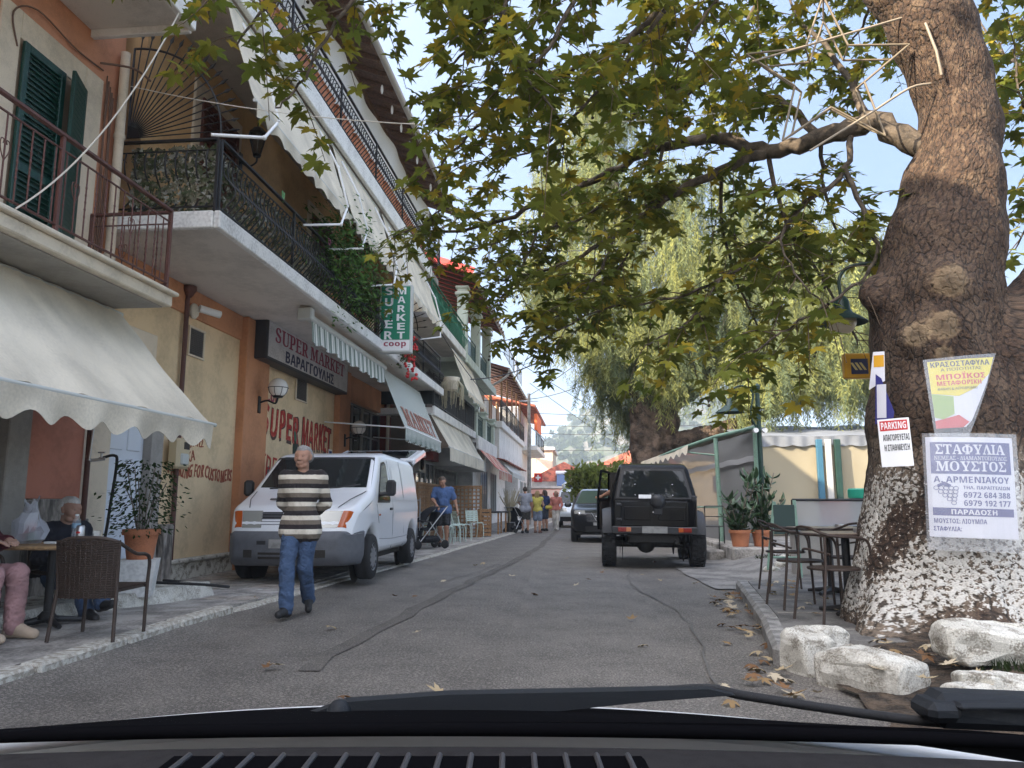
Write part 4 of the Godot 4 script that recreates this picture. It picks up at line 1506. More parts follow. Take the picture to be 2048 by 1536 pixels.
func plane_tree() -> void:
	var tree := thing("plane_tree", "big plane tree with whitewashed trunk and leafy branches hanging over the street", "tree")
	var bones := []
	var thin := 0.075
	var spine := [[v3(3.11, -0.23, -7.2), 1.0], [v3(3.13, 0.14, -7.2), 0.92], [v3(3.16, 0.65, -7.2), 0.80], [v3(3.17, 1.16, -7.2), 0.72], [v3(3.18, 1.82, -7.2), 0.66], [v3(3.16, 2.5, -7.2), 0.56], [v3(3.18, 2.97, -7.2), 0.56], [v3(3.31, 3.53, -7.2), 0.53], [v3(3.43, 4.02, -7.2), 0.47], [v3(3.55, 4.61, -7.2), 0.37], [v3(3.50, 5.17, -7.2), 0.37], [v3(3.38, 5.64, -7.2), 0.40], [v3(3.12, 6.19, -7.2), 0.37], [v3(2.69, 6.88, -7.2), 0.32], [v3(2.2, 7.9, -7.2), 0.25]]
	for i in spine.size() - 1:
		bones.append([spine[i][0], spine[i + 1][0], spine[i][1] - thin, spine[i + 1][1] - thin])
	var limb := [[v3(3.4, 1.7, -7.2), 0.56], [v3(3.8, 2.42, -7.2), 0.50], [v3(4.25, 2.98, -7.1), 0.43], [v3(4.75, 3.45, -7.0), 0.38], [v3(5.2, 3.9, -6.8), 0.34]]
	for i in limb.size() - 1:
		bones.append([limb[i][0], limb[i + 1][0], limb[i][1] - thin, limb[i + 1][1] - thin])
	for k in [[v3(3.06, 2.98, -6.74), 0.15], [v3(3.0, 2.62, -6.78), 0.17], [v3(2.84, 2.55, -6.86), 0.13], [v3(2.96, 2.40, -6.75), 0.09], [v3(2.62, 3.0, -7.1), 0.12], [v3(3.0, 3.02, -7.65), 0.2]]:
		bones.append([k[0], k[0] + v3(0.01, 0.02, 0), k[1], k[1]])
	for k in [[v3(2.3, 0.0, -6.7), 0.16], [v3(2.15, -0.02, -6.45), 0.13], [v3(2.9, -0.05, -6.15), 0.2], [v3(3.6, -0.05, -6.2), 0.22], [v3(4.2, 0.0, -6.9), 0.2]]:
		bones.append([v3(3.13, 0.35, -7.2), k[0], 0.5, k[1]])
	var tm := capsules(bones, 0.045, 0.15, null, func(p: Vector3):
		var cx := 3.15 if p.y < 3.0 else lerpf(3.15, 3.5, clampf((p.y - 3.0) / 1.5, 0, 1))
		return v2(atan2(p.x - cx, p.z + 7.2) / TAU + 0.5, 1.0 - p.y / 6.4))
	roughen(tm, 0.040, 1.3, 7)
	roughen(tm, 0.008, 6.0, 8, v3(1, 0.5, 1))
	var bark := StandardMaterial3D.new()
	bark_picture(bark)
	bark.roughness = 0.9
	part("trunk", tm, bark, tree)
	var P := []
	P.append([[v3(3.5, 4.2, -7.25), v3(3.21, 4.5, -7.3), v3(2.85, 4.87, -7.5), v3(2.45, 4.88, -7.8), v3(2.04, 4.95, -8.2), v3(1.59, 5.29, -8.6), v3(1.0, 5.45, -9.0), v3(0.35, 5.3, -9.4), v3(-0.44, 5.12, -9.8), v3(-1.29, 4.96, -10.2), v3(-2.2, 4.95, -10.5)], 0.14])
	P.append([[v3(2.04, 4.95, -8.2), v3(1.54, 4.83, -8.4), v3(0.94, 4.58, -8.6), v3(0.37, 4.25, -8.8), v3(-0.29, 3.97, -9.0), v3(-1.03, 3.86, -9.2)], 0.07])
	P.append([[v3(2.69, 4.88, -7.6), v3(2.61, 4.43, -7.6), v3(2.15, 4.03, -7.6), v3(1.84, 3.69, -7.8), v3(1.41, 3.44, -8.0), v3(0.86, 3.29, -8.2), v3(0.17, 3.25, -8.4), v3(-0.57, 2.91, -8.6)], 0.035])
	P.append([[v3(2.61, 4.43, -7.6), v3(2.74, 3.91, -7.5), v3(2.79, 3.52, -7.4), v3(2.58, 3.2, -7.3), v3(2.17, 2.9, -7.2), v3(1.7, 2.63, -7.2), v3(1.42, 2.35, -7.2)], 0.028])
	P.append([[v3(2.86, 6.53, -7.2), v3(2.21, 6.92, -7.2), v3(1.44, 6.87, -7.0), v3(0.44, 6.51, -6.8), v3(-0.51, 6.11, -6.6), v3(-1.21, 5.78, -6.5)], 0.12])
	P.append([[v3(0.44, 6.51, -6.8), v3(-0.72, 6.56, -6.3), v3(-1.57, 6.17, -6.0), v3(-2.2, 5.8, -5.9), v3(-2.68, 5.41, -5.9), v3(-3.0, 5.12, -6.0)], 0.05])
	P.append([[v3(1.44, 6.87, -7.0), v3(0.95, 6.23, -7.2), v3(0.46, 5.84, -7.4), v3(-0.17, 5.61, -7.6), v3(-0.88, 5.36, -7.8), v3(-1.46, 4.96, -8.0), v3(-1.72, 4.58, -8.2)], 0.05])
	P.append([[v3(2.21, 6.92, -7.2), v3(1.88, 6.34, -7.6), v3(1.61, 5.98, -7.9), v3(1.27, 5.7, -8.2), v3(0.78, 5.59, -8.4), v3(0.1, 5.55, -8.6)], 0.04])
	P.append([[v3(-0.51, 6.11, -6.6), v3(-0.97, 5.65, -6.8), v3(-1.29, 5.32, -7.0), v3(-1.47, 4.9, -7.2)], 0.022])
	P.append([[v3(2.45, 4.88, -7.8), v3(2.15, 5.48, -8.1), v3(1.8, 5.78, -8.4), v3(1.41, 6.3, -8.7), v3(0.98, 6.57, -9.0)], 0.05])
	P.append([[v3(5.15, 3.69, -6.8), v3(5.16, 4.93, -7.4), v3(5.08, 6.06, -8.0), v3(5.14, 7.01, -8.6)], 0.12])
	P.append([[v3(5.16, 4.93, -7.4), v3(5.16, 4.81, -8.2), v3(5.11, 4.5, -8.8), v3(5.01, 4.06, -9.2)], 0.04])
	P.append([[v3(2.85, 4.87, -7.5), v3(2.78, 5.62, -7.9), v3(2.68, 6.28, -8.3), v3(2.54, 6.87, -8.7), v3(2.48, 7.69, -9.0)], 0.05])
	P.append([[v3(0.94, 4.58, -8.6), v3(0.56, 4.78, -8.9), v3(-0.1, 4.68, -9.4), v3(-0.84, 4.65, -9.8), v3(-1.54, 4.53, -10.0)], 0.03])
	P.append([[v3(1.41, 3.44, -8.0), v3(1.18, 3.1, -7.9), v3(0.92, 2.9, -7.9), v3(0.61, 2.74, -7.9)], 0.015])
	P.append([[v3(2.15, 4.03, -7.6), v3(1.89, 3.65, -7.4), v3(2.0, 3.19, -7.2), v3(2.18, 2.92, -7.1)], 0.016])
	P.append([[v3(-1.57, 6.17, -6.0), v3(-2.14, 5.75, -5.6), v3(-2.55, 5.36, -5.4), v3(-2.87, 5.12, -5.4), v3(-3.0, 5.02, -5.5)], 0.022])
	P.append([[v3(5.16, 4.93, -7.4), v3(5.59, 6.04, -9.0), v3(5.57, 6.98, -10.0), v3(5.57, 7.82, -10.5)], 0.06])
	P.append([[v3(2.69, 6.88, -7.2), v3(3.67, 7.61, -9.0), v3(3.75, 7.48, -9.6), v3(3.62, 7.24, -10.0)], 0.06])
	P.append([[v3(1.44, 6.87, -7.00), v3(0.63, 5.42, -6.60), v3(0.17, 4.97, -6.80), v3(-0.31, 4.59, -7.00), v3(-0.81, 4.45, -7.20)], 0.03])
	P.append([[v3(0.44, 6.51, -6.80), v3(-0.04, 5.63, -6.40), v3(-0.36, 5.06, -6.40), v3(-0.74, 4.85, -6.50), v3(-1.07, 4.62, -6.60)], 0.03])
	P.append([[v3(1.00, 5.45, -9.00), v3(0.79, 4.67, -8.80), v3(0.48, 3.95, -8.80), v3(0.07, 3.53, -9.00)], 0.025])
	P.append([[v3(-0.44, 5.12, -9.80), v3(-0.69, 4.37, -9.60), v3(-1.01, 3.78, -9.60), v3(-1.34, 3.92, -9.60)], 0.02])
	P.append([[v3(-1.29, 4.96, -10.20), v3(-1.82, 5.12, -10.00), v3(-2.23, 4.91, -10.00), v3(-2.61, 4.75, -10.00)], 0.02])
	P.append([[v3(2.04, 4.95, -8.20), v3(2.17, 4.34, -8.40), v3(2.51, 3.82, -8.60), v3(2.80, 3.24, -8.60), v3(2.96, 2.84, -8.60)], 0.03])
	P.append([[v3(1.54, 4.83, -8.40), v3(1.63, 4.21, -8.80), v3(1.78, 3.55, -8.80), v3(1.98, 3.08, -8.80)], 0.025])
	P.append([[v3(-1.57, 6.17, -6.00), v3(-1.85, 5.42, -5.80), v3(-2.14, 4.98, -5.80), v3(-2.34, 4.58, -5.80), v3(-2.54, 4.39, -5.80)], 0.025])
	P.append([[v3(2.21, 6.92, -7.20), v3(1.36, 5.92, -6.80), v3(1.02, 5.43, -6.80), v3(0.80, 5.10, -7.00)], 0.03])
	P.append([[v3(0.37, 4.25, -8.80), v3(0.18, 3.77, -8.60), v3(-0.11, 3.37, -8.60), v3(-0.45, 3.20, -8.60)], 0.02])
	P.append([[v3(2.45, 4.88, -7.80), v3(2.60, 4.47, -8.20), v3(2.79, 4.03, -8.40), v3(3.16, 3.80, -8.60)], 0.025])
	P.append([[v3(-0.51, 6.11, -6.60), v3(-0.70, 5.24, -6.20), v3(-0.44, 4.75, -6.20), v3(-0.23, 4.52, -6.30)], 0.025])
	P.append([[v3(5.16, 4.93, -7.40), v3(4.76, 5.01, -7.80), v3(4.56, 5.30, -8.00), v3(4.68, 6.04, -8.20)], 0.03])
	for k in 9:
		var a := TAU * k / 9.0
		P.append([[v3(2.2, 7.9, -7.2), v3(2.4 + 1.6 * cos(a), 8.8 + 0.6 * sin(k * 2.3), -7.2 + 1.6 * sin(a)), v3(2.6 + 3.4 * cos(a), 9.2 + 0.8 * sin(k * 1.7), -7.2 + 3.4 * sin(a))], 0.08])
	var twigs := MB.new()
	var leaves: Array = []   
	var fruit := MB.new()
	for bi in P.size():
		var line: Array = bez(P[bi][0], 5)
		var r0: float = P[bi][1]
		var rad := []
		for i in line.size():
			var u := float(i) / (line.size() - 1)
			rad.append(lerpf(r0, maxf(0.008, r0 * 0.12), pow(u, 0.8)))
			if i > 0 and i < line.size() - 1:
				line[i] += v3(rr(-0.03, 0.03), rr(-0.03, 0.03), rr(-0.03, 0.03)) * (0.5 + r0 * 4.0)
		var bm := MB.new()
		bm.tube(line, rad, 9 if r0 > 0.04 else 6)
		part("branch", bm, mat("plane_bark", lin(0.13, 0.10, 0.072), 0.9, "stain", 1.5, 0.6), tree)
		var total := 0.0
		for i in line.size() - 1: total += line[i].distance_to(line[i + 1])
		var run := 0.0
		var next := total * (0.30 if r0 > 0.1 else 0.12)
		for i in line.size() - 1:
			var d: Vector3 = line[i + 1] - line[i]
			var l := d.length()
			d /= l
			while next < run + l:
				var at: Vector3 = line[i] + d * (next - run)
				next += rr(0.088, 0.165) * (1.9 if at.x < -0.9 and at.z > -9.0 else 1.0)
				var side := v3(rr(-1, 1), rr(-0.7, 0.45), rr(-1, 1)).normalized()
				side = (side - d * side.dot(d) * 0.7 + d * 0.55).normalized()
				var len := rr(0.35, 0.95)
				var tp := [at, at + side * len * 0.35 + v3(0, 0.02, 0), at + side * len * 0.7 + v3(0, -0.05, 0), at + side * len + v3(0, -0.22 * len, 0)]
				tp = bez(tp, 2)
				twigs.tube(tp, [0.0065, 0.006, 0.005, 0.005, 0.004, 0.0035, 0.003], 4, false)
				var nl := int(len / 0.07) + 2
				for k in nl:
					var u := clampf(0.2 + 0.8 * (k + rr(0, 0.8)) / nl, 0, 1)
					var fi := u * (tp.size() - 1)
					var p: Vector3 = tp[int(fi)].lerp(tp[mini(int(fi) + 1, tp.size() - 1)], fi - int(fi))
					var yaw := rr(0, TAU)
					var out := v3(sin(yaw), rr(-0.95, 0.05), cos(yaw)).normalized()
					var s := rr(0.09, 0.185)
					if p.x > 2.1 and p.x < 3.3 and p.y > 2.2 and p.y < 3.45 and p.z > -8.8: continue
					var nrm := (v3(rr(-0.6, 0.6), 1.0, rr(-0.6, 0.6)) - out * 0.2).normalized()
					var x := nrm.cross(-out).normalized()
					var y := (-out).cross(x).normalized()
					var b := Basis(x, y, -out)
					leaves.append([Transform3D(b.scaled_local(v3(s, s, s)), p + out * s * 0.28), rng.randi() % 10, s])
				if rr(0, 1) < 0.10:
					var p: Vector3 = tp[-1]
					var hang := rr(0.05, 0.14)
					for q in 2:
						var e := p + v3(rr(-0.03, 0.03), -hang - 0.045 * q, rr(-0.03, 0.03))
						fruit.bar(p, e, 0.0018, 3)
						fruit.ball(e, Vector3.ONE * 0.0155, 7, 5)
			run += l
	var crown := part("crown", twigs, mat("twig", lin(0.09, 0.06, 0.035), 0.85), tree)
	part("seed_balls", fruit, mat("seed", lin(0.04, 0.03, 0.02), 0.9), tree)
	var tints := [lin(0.15, 0.17, 0.03), lin(0.13, 0.165, 0.03), lin(0.18, 0.20, 0.035), lin(0.115, 0.15, 0.025), lin(0.20, 0.205, 0.035), lin(0.16, 0.18, 0.035), lin(0.27, 0.25, 0.035), lin(0.36, 0.28, 0.035), lin(0.14, 0.165, 0.03), lin(0.17, 0.18, 0.035)]
	var shapes: Array = [plane_leaf(0.12).mesh(), plane_leaf(0.28).mesh(), plane_leaf(-0.06).mesh()]
	var eye := Transform3D(Basis.from_euler(v3(deg_to_rad(8.8), deg_to_rad(5.5), 0)), v3(0, 1.13, 0)).affine_inverse()
	var scored := []
	for i in leaves.size():
		var q: Vector3 = eye * leaves[i][0].origin
		var show: float = leaves[i][2] / maxf(-q.z, 0.1) if q.z < -0.5 and absf(q.x / q.z) < 0.64 and absf(q.y / q.z) < 0.48 else 0.0
		scored.append([show, i])
	scored.sort_custom(func(a, b): return a[0] > b[0])
	var lm := []
	for t in tints:
		for q in 3:
			var b := plane_leaf([0.12, 0.28, -0.06][q])
			b.c.resize(b.v.size())
			b.c.fill(t.srgb_to_linear())
			b.tinted = true
			lm.append(b.mesh())
	for k in 300:
		var lf: Array = leaves[scored[k][1]]
		var o := part("leaf", lm[lf[1] * 3 + k % 3], mats.leaf, crown)
		o.transform = lf[0]
	for s in 3:
		var pick := []
		for k in range(300, scored.size()):
			if k % 3 == s: pick.append(scored[k][1])
		var mm := MultiMesh.new()
		mm.transform_format = MultiMesh.TRANSFORM_3D
		mm.use_colors = true
		mm.mesh = shapes[s]
		mm.instance_count = pick.size()
		for k in pick.size():
			var lf: Array = leaves[pick[k]]
			mm.set_instance_transform(k, lf[0])
			var tc: Color = tints[lf[1]].srgb_to_linear()
			mm.set_instance_color(k, tc * rr(0.8, 1.25))
		var mi := MultiMeshInstance3D.new()
		mi.multimesh = mm
		mi.material_override = mats.leaf
		named(mi, "foliage", crown)
		mi.set_meta("kind", "stuff")
	print("plane leaves ", leaves.size())

func strand(sd: int, l: float, n: int) -> MB:
	var g := RandomNumberGenerator.new()
	g.seed = sd
	var m := MB.new()
	var sway := v3(g.randf_range(-0.25, 0.25), 0, g.randf_range(-0.25, 0.25))
	m.tube([Vector3.ZERO, v3(sway.x * 0.5, -l * 0.4, sway.z * 0.5), v3(sway.x * 0.7, -l, sway.z * 0.7)], [0.012, 0.008, 0.004], 3, false)
	for i in n:
		var u := (i + 0.5) / n
		var p := v3(sway.x * u * 0.7, -l * u, sway.z * u * 0.7) + v3(g.randf_range(-0.06, 0.06), 0, g.randf_range(-0.06, 0.06))
		var a := g.randf() * TAU
		var d := v3(cos(a) * 0.75, -1.0, sin(a) * 0.75).normalized() * g.randf_range(0.10, 0.18)
		var s := d.cross(v3(cos(a + 1.4), 0.1, sin(a + 1.4))).normalized() * g.randf_range(0.009, 0.016)
		var q := p + d * 0.45
		m.tri(p, q + s, q - s)
		m.tri(q - s, q + s, p + d)
	return m

func multi(called: String, parent: Node, shape, m: Material, xs: Array, cs: Array) -> MultiMeshInstance3D:
	var mm := MultiMesh.new()
	mm.transform_format = MultiMesh.TRANSFORM_3D
	mm.use_colors = true
	mm.mesh = shape.mesh() if shape is MB else shape
	mm.instance_count = xs.size()
	for i in xs.size():
		mm.set_instance_transform(i, xs[i])
		mm.set_instance_color(i, cs[i])
	var mi := MultiMeshInstance3D.new()
	mi.multimesh = mm
	mi.material_override = m
	named(mi, called, parent)
	mi.set_meta("kind", "stuff")
	return mi

func weeping_tree() -> void:
	var tree := thing("weeping_tree", "tall weeping tree with narrow grey-green leaves and knotted pale trunk behind the black jeep", "tree")
	var bones := []
	for q in [[v3(2.3, -0.2, -28), v3(2.25, 3.2, -28), 0.75, 0.62], [v3(2.25, 3.2, -28), v3(2.5, 4.6, -28), 0.62, 0.7], [v3(2.5, 4.6, -28), v3(1.6, 5.6, -28.2), 0.55, 0.30], [v3(2.5, 4.6, -28), v3(2.2, 6.6, -28), 0.55, 0.36], [v3(2.5, 4.5, -28), v3(4.4, 5.6, -27.6), 0.5, 0.32], [v3(1.6, 5.6, -28.2), v3(0.7, 8.0, -28.4), 0.30, 0.2], [v3(0.7, 8.0, -28.4), v3(-0.6, 11.0, -28.6), 0.2, 0.1], [v3(2.2, 6.6, -28), v3(1.6, 10.5, -28.2), 0.36, 0.22], [v3(1.6, 10.5, -28.2), v3(0.8, 15.5, -28.4), 0.22, 0.08], [v3(4.4, 5.6, -27.6), v3(5.6, 8.6, -27.4), 0.32, 0.2], [v3(5.6, 8.6, -27.4), v3(6.4, 11.5, -27.4), 0.2, 0.08], [v3(4.4, 5.6, -27.6), v3(7.8, 6.6, -27.2), 0.26, 0.14], [v3(2.7, 3.2, -27.8), v3(4.9, 3.7, -26.8), 0.3, 0.2], [v3(4.9, 3.7, -26.8), v3(6.6, 4.3, -26.6), 0.2, 0.12], [v3(2.2, 6.6, -28), v3(3.6, 10.2, -28), 0.28, 0.12], [v3(2.0, 4.2, -27.6), v3(1.95, 4.3, -27.5), 0.4, 0.4], [v3(1.9, 3.6, -27.7), v3(1.9, 3.65, -27.6), 0.36, 0.36], [v3(2.9, 3.9, -27.5), v3(2.95, 4.0, -27.5), 0.34, 0.34]]:
		bones.append(q)
	var tm := capsules(bones, 0.10, 0.2)
	roughen(tm, 0.10, 1.3, 17)
	part("trunk", tm, mat("weeping_bark", lin(0.15, 0.105, 0.075), 0.95, "stain", 0.5, 6.0), tree)
	var blobs := [[v3(0.6, 15.0, -28.3), v3(1.5, 2.3, 1.8), 1.1], [v3(-0.6, 12.2, -28.5), v3(2.0, 2.0, 2.2), 1.2], [v3(1.9, 12.0, -28), v3(2.4, 2.4, 2.4), 1.4], [v3(4.4, 10.8, -27.8), v3(2.6, 2.2, 2.6), 1.4], [v3(6.6, 9.8, -27.5), v3(2.4, 2.0, 2.4), 1.3], [v3(8.6, 8.4, -27.2), v3(1.8, 1.8, 2.0), 1.0], [v3(-1.3, 8.8, -28.5), v3(1.1, 1.4, 1.6), 0.8], [v3(0.9, 8.6, -27.6), v3(1.9, 1.5, 2.2), 1.1], [v3(4.3, 8.2, -26.6), v3(2.6, 1.7, 2.0), 1.4], [v3(7.0, 7.2, -26.6), v3(2.2, 1.6, 2.0), 1.2], [v3(8.6, 6.2, -26.6), v3(1.3, 1.2, 1.6), 0.8], [v3(0.6, 5.2, -28.6), v3(0.8, 1.0, 1.2), 0.45], [v3(1.5, 4.2, -28.9), v3(0.7, 0.8, 0.8), 0.3], [v3(6.0, 5.9, -26.0), v3(1.6, 0.9, 1.2), 0.6], [v3(1.0, 6.6, -27.0), v3(1.5, 1.0, 1.2), 0.7], [v3(3.4, 6.4, -26.4), v3(1.8, 1.2, 1.2), 0.9], [v3(7.6, 4.9, -25.8), v3(1.2, 0.9, 0.9), 1.0], [v3(5.4, 4.9, -26.0), v3(1.2, 0.8, 1.0), 0.8], [v3(8.9, 5.0, -26.2), v3(0.9, 0.9, 0.9), 0.6], [v3(10.3, 7.2, -27.0), v3(1.5, 1.6, 1.6), 1.0], [v3(9.9, 5.4, -26.6), v3(1.3, 1.2, 1.2), 0.8], [v3(10.6, 9.0, -27.5), v3(1.4, 1.4, 1.5), 0.8], [v3(1.5, 6.0, -26.8), v3(1.2, 0.9, 0.6), 0.5], [v3(3.0, 5.4, -26.4), v3(1.1, 0.8, 0.6), 0.6], [v3(5.6, 4.4, -24.4), v3(0.8, 0.7, 0.7), 0.35], [v3(-0.2, 6.9, -28.4), v3(0.9, 0.7, 1.0), 0.35]]
	var sum := 0.0
	for b in blobs: sum += b[2]
	for vkind in 4:
		var xs := []
		var cs := []
		for b in blobs:
			var n := int(2300.0 * b[2] / sum)
			var clumps := []
			for i in int(7 + 7 * b[2]):
				clumps.append(v3(rr(-1, 1), rr(-1, 1), rr(-1, 1)).normalized() * rr(0.4, 1.0))
			for i in n:
				var c: Vector3 = clumps[rng.randi() % clumps.size()]
				var d := c + v3(rng.randfn(), rng.randfn() * 0.8, rng.randfn()) * 0.15
				var p: Vector3 = b[0] + d * b[1] + v3(0, 0.7, 0)
				var s := rr(0.75, 1.35)
				xs.append(Transform3D(Basis(Vector3.UP, rr(0, TAU)).scaled(v3(s, s * rr(0.6, 1.15), s)) * Basis(Vector3.RIGHT, rr(-0.5, 0.5)), p))
				var yellow := clampf(0.30 + 0.4 * c.x * -0.6 + rr(-0.3, 0.5), 0, 1)  # sun-side clumps yellower and brighter: sunlight put into the leaf colour
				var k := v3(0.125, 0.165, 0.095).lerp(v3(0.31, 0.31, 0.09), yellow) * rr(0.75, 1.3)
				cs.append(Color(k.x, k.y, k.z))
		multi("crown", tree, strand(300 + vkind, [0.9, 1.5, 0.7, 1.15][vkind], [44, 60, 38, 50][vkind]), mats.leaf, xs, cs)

func tent_and_terrace() -> void:
	var sage: Material = mats.sage_paint
	var T := thing("mesh_tent", "sage green tube frame hung with grey mesh screens behind the black jeep", "tent")
	var m := MB.new()
	m.tube([v3(3.5, 2.70, -16.5), v3(2.93, 2.64, -18.0), v3(2.4, 2.58, -22.0), v3(1.95, 2.5, -26.5)], 0.045, 8)
	part("roof_tube", m, sage, T)
	for q in [[v3(2.98, 0.25, -17.95), v3(2.93, 2.62, -18.0)], [v3(2.05, 0.2, -25.5), v3(2.05, 2.5, -25.5)], [v3(3.5, 0.25, -16.55), v3(3.5, 2.68, -16.5)]]:
		m = MB.new()
		m.bar(q[0], q[1], 0.05, 8)
		part("post", m, sage, T)
	m = MB.new()
	m.bar(v3(2.93, 2.22, -18.0), v3(2.46, 2.55, -21.6), 0.025, 6)
	m.bar(v3(2.95, 1.05, -18.0), v3(2.1, 1.05, -25.4), 0.025, 6)
	part("brace", m, sage, T)
	var mesh_m := mat("grey_mesh", Color(lin(0.26, 0.26, 0.26), 0.72), 0.9)
	mesh_m.transparency = BaseMaterial3D.TRANSPARENCY_ALPHA
	m = MB.new()
	m.sheet(30, 14, func(u, v):
		var a := v3(3.46, 0.3, -16.6).lerp(v3(2.0, 0.3, -26.3), u)
		return a + v3(0.05 + 0.02 * sin(u * 34 + v * 2) + 0.02 * sin(v * 9.0), v * (2.33 - 0.1 * u), 0), 0.006)
	part("mesh_screen", m, mesh_m, T)
	m = MB.new()
	m.sheet(16, 14, func(u, v):
		var a := v3(3.52, 0.3, -16.7).lerp(v3(5.3, 0.3, -25.6), u)
		return a + v3(0, v * (2.33 + 0.1 * u), 0.02 * sin(u * 30 + v * 3)), 0.006)
	part("mesh_screen", m, mesh_m, T)
	m = MB.new()
	m.sheet(30, 2, func(u, v):
		var a := v3(3.45, 2.12, -16.55).lerp(v3(1.98, 2.0, -26.3), u)
		return a + v3(0.0, -0.12 * v + 0.015 * sin(u * 50.0), 0), 0.012)
	part("screen_roll", m, mat("roll_grey", lin(0.36, 0.36, 0.37), 0.8), T)
	m = MB.new()
	m.sheet(14, 30, func(u, v):
		var e := v3(3.48, 2.76, -16.5).lerp(v3(1.93, 2.56, -26.6), v)
		return e + v3(u * (0.15 + 3.3 * v), 0.3 * v * sin(u * PI) - 0.02 * sin(u * 20) * sin(v * 9), 0), 0.01)
	part("roof_canvas", m, mats.canvas_grey, T)
	m = MB.new()
	m.sheet(90, 2, func(u, v):
		var e := v3(2.65, 2.62, -20.2).lerp(v3(1.9, 2.54, -26.8), u)
		return e + v3(-0.06 - 0.03 * v, -v * (0.2 + 0.05 * sin(u * 60)), 0), 0.005)
	part("fringe", m, mats.canvas_white, T)
	var Q := thing("plastic_pavilion", "white canvas pavilion with scalloped edge and cloudy plastic walls beyond the parapet", "pavilion")
	m = MB.new()
	m.sheet(20, 10, func(u, v): return v3(4.6 + 8.4 * u, 2.95 + 0.95 * v + 0.03 * sin(u * 25), -21.8 - 7.0 * v), 0.02)
	part("roof_canvas", m, mat("canvas_blue", lin(0.15, 0.165, 0.19), 0.8, "cloth", 0.4), Q)
	m = MB.new()
	m.sheet(160, 2, func(u, v): return v3(4.6 + 8.4 * u, 2.95 - v * (0.23 + 0.05 * absf(sin(u * 52))), -21.78 + 0.02 * sin(u * 140)), 0.006)
	part("valance", m, mats.canvas_blue, Q)
	var pl := mat("cloudy_plastic", Color(lin(0.42, 0.38, 0.29), 0.66), 0.4)
	pl.transparency = BaseMaterial3D.TRANSPARENCY_ALPHA
	pl.backlight_enabled = true
	pl.backlight = Color(0.8, 0.75, 0.6)
	for i in 4:
		m = MB.new()
		m.sheet(8, 8, func(u, v): return v3(4.7 + 2.05 * i + 2.0 * u, 0.3 + 2.45 * v, -21.85 + 0.03 * sin(u * 9 + i) + 0.02 * sin(v * 7 + i * 2)), 0.005)
		part("plastic_wall", m, pl, Q)
	m = MB.new()
	m.sheet(10, 8, func(u, v): return v3(4.65, 0.3 + 2.5 * v, -21.9 - 6.5 * u), 0.006)
	part("plastic_wall", m, pl, Q)
	m = MB.new()
	m.sheet(16, 6, func(u, v): return v3(4.7 + 8.2 * u, 0.2 + 3.0 * v, -28.6), 0.02)
	part("rear_wall", m, mat("wall_yellow", lin(0.30, 0.26, 0.17), 0.9, "plaster", 0.3), Q)
	for q in [[6.25, mat("post_blue", lin(0.025, 0.10, 0.16), 0.6)], [6.48, mat("post_white", lin(0.34, 0.34, 0.33), 0.6)], [6.72, mats.dark_green]]:
		m = MB.new()
		m.bev(v3(q[0], 1.5, -21.6 + 0.0), v3(0.16, 2.7, 0.12), 0.015)
		part("post", m, q[1], Q)
	m = MB.new()
	for i in 3:
		m.bev(v3(5.0 + 0.55 * i, 1.2 + 0.2 * i, -23.5), v3(0.05, 2.0, 0.05), 0.0, Basis(Vector3.BACK, 0.06))
	part("ladder", m, mats.frame_pale, Q)
	var W := thing("parapet_wall", "low grey parapet wall with blue coping behind the terrace tables", "wall")
	m = MB.new()
	m.span(v3(3.12, -0.1, -12.35), v3(9.0, 0.70, -12.6), 0.012)
	part("wall", m, mats.grey_wall, W)
	m = MB.new()
	m.span(v3(3.08, 0.702, -12.3), v3(9.0, 0.775, -12.65), 0.012)
	part("coping", m, mat("coping_blue", lin(0.03, 0.13, 0.26), 0.5), W)
	m = MB.new()
	m.tube([v3(3.15, 1.19, -12.45), v3(9.0, 1.19, -12.45)], 0.022, 6)
	for i in 4: m.bar(v3(3.15 + i * 1.6, 0.77, -12.45), v3(3.15 + i * 1.6, 1.19, -12.45), 0.02, 6)
	part("rail", m, mats.black_iron, W)
	m = MB.new()
	m.sheet(30, 5, func(u, v): return v3(3.2 + 5.7 * u, 0.79 + 0.39 * v, -12.46 + 0.015 * sin(u * 50 + v)), 0.004)
	var sheet_m := mat("wind_sheet", Color(lin(0.5, 0.5, 0.5), 0.55), 0.5)
	sheet_m.transparency = BaseMaterial3D.TRANSPARENCY_ALPHA
	part("wind_sheet", m, sheet_m, W)
	for i in 9:
		m = MB.new()
		m.ball(Vector3.ZERO, v3(rr(0.07, 0.17), rr(0.05, 0.11), rr(0.07, 0.16)), 9, 6)
		roughen(m, 0.02, 5.0, 50 + i, Vector3.ONE)
		var o := one("rubble_stone", m, mats.whitewash, ["pale rounded rubble stone beside the easel foot, lying on its side", "small whitewashed stone at the edge of the cement ramp", "flat whitewashed stone close under the platform edge", "whitewashed stone wedged against the parapet corner", "broken white stone half buried in ramp edge weeds", "chalky stone uppermost on the rubble by ramp", "lumpy white stone nearest the terrace corner", "grey white stone behind the other ramp rubble", "thin white stone chip at foot of the platform"][i], "stone", "rubble stones at the foot of the ramp")
		o.position = v3(3.0 + 0.10 * i * 0.7 + rr(-0.1, 0.1), 0.08 + 0.03 * (i % 3), -13.0 - 0.24 * i)
		o.rotation.y = rr(0, 3)

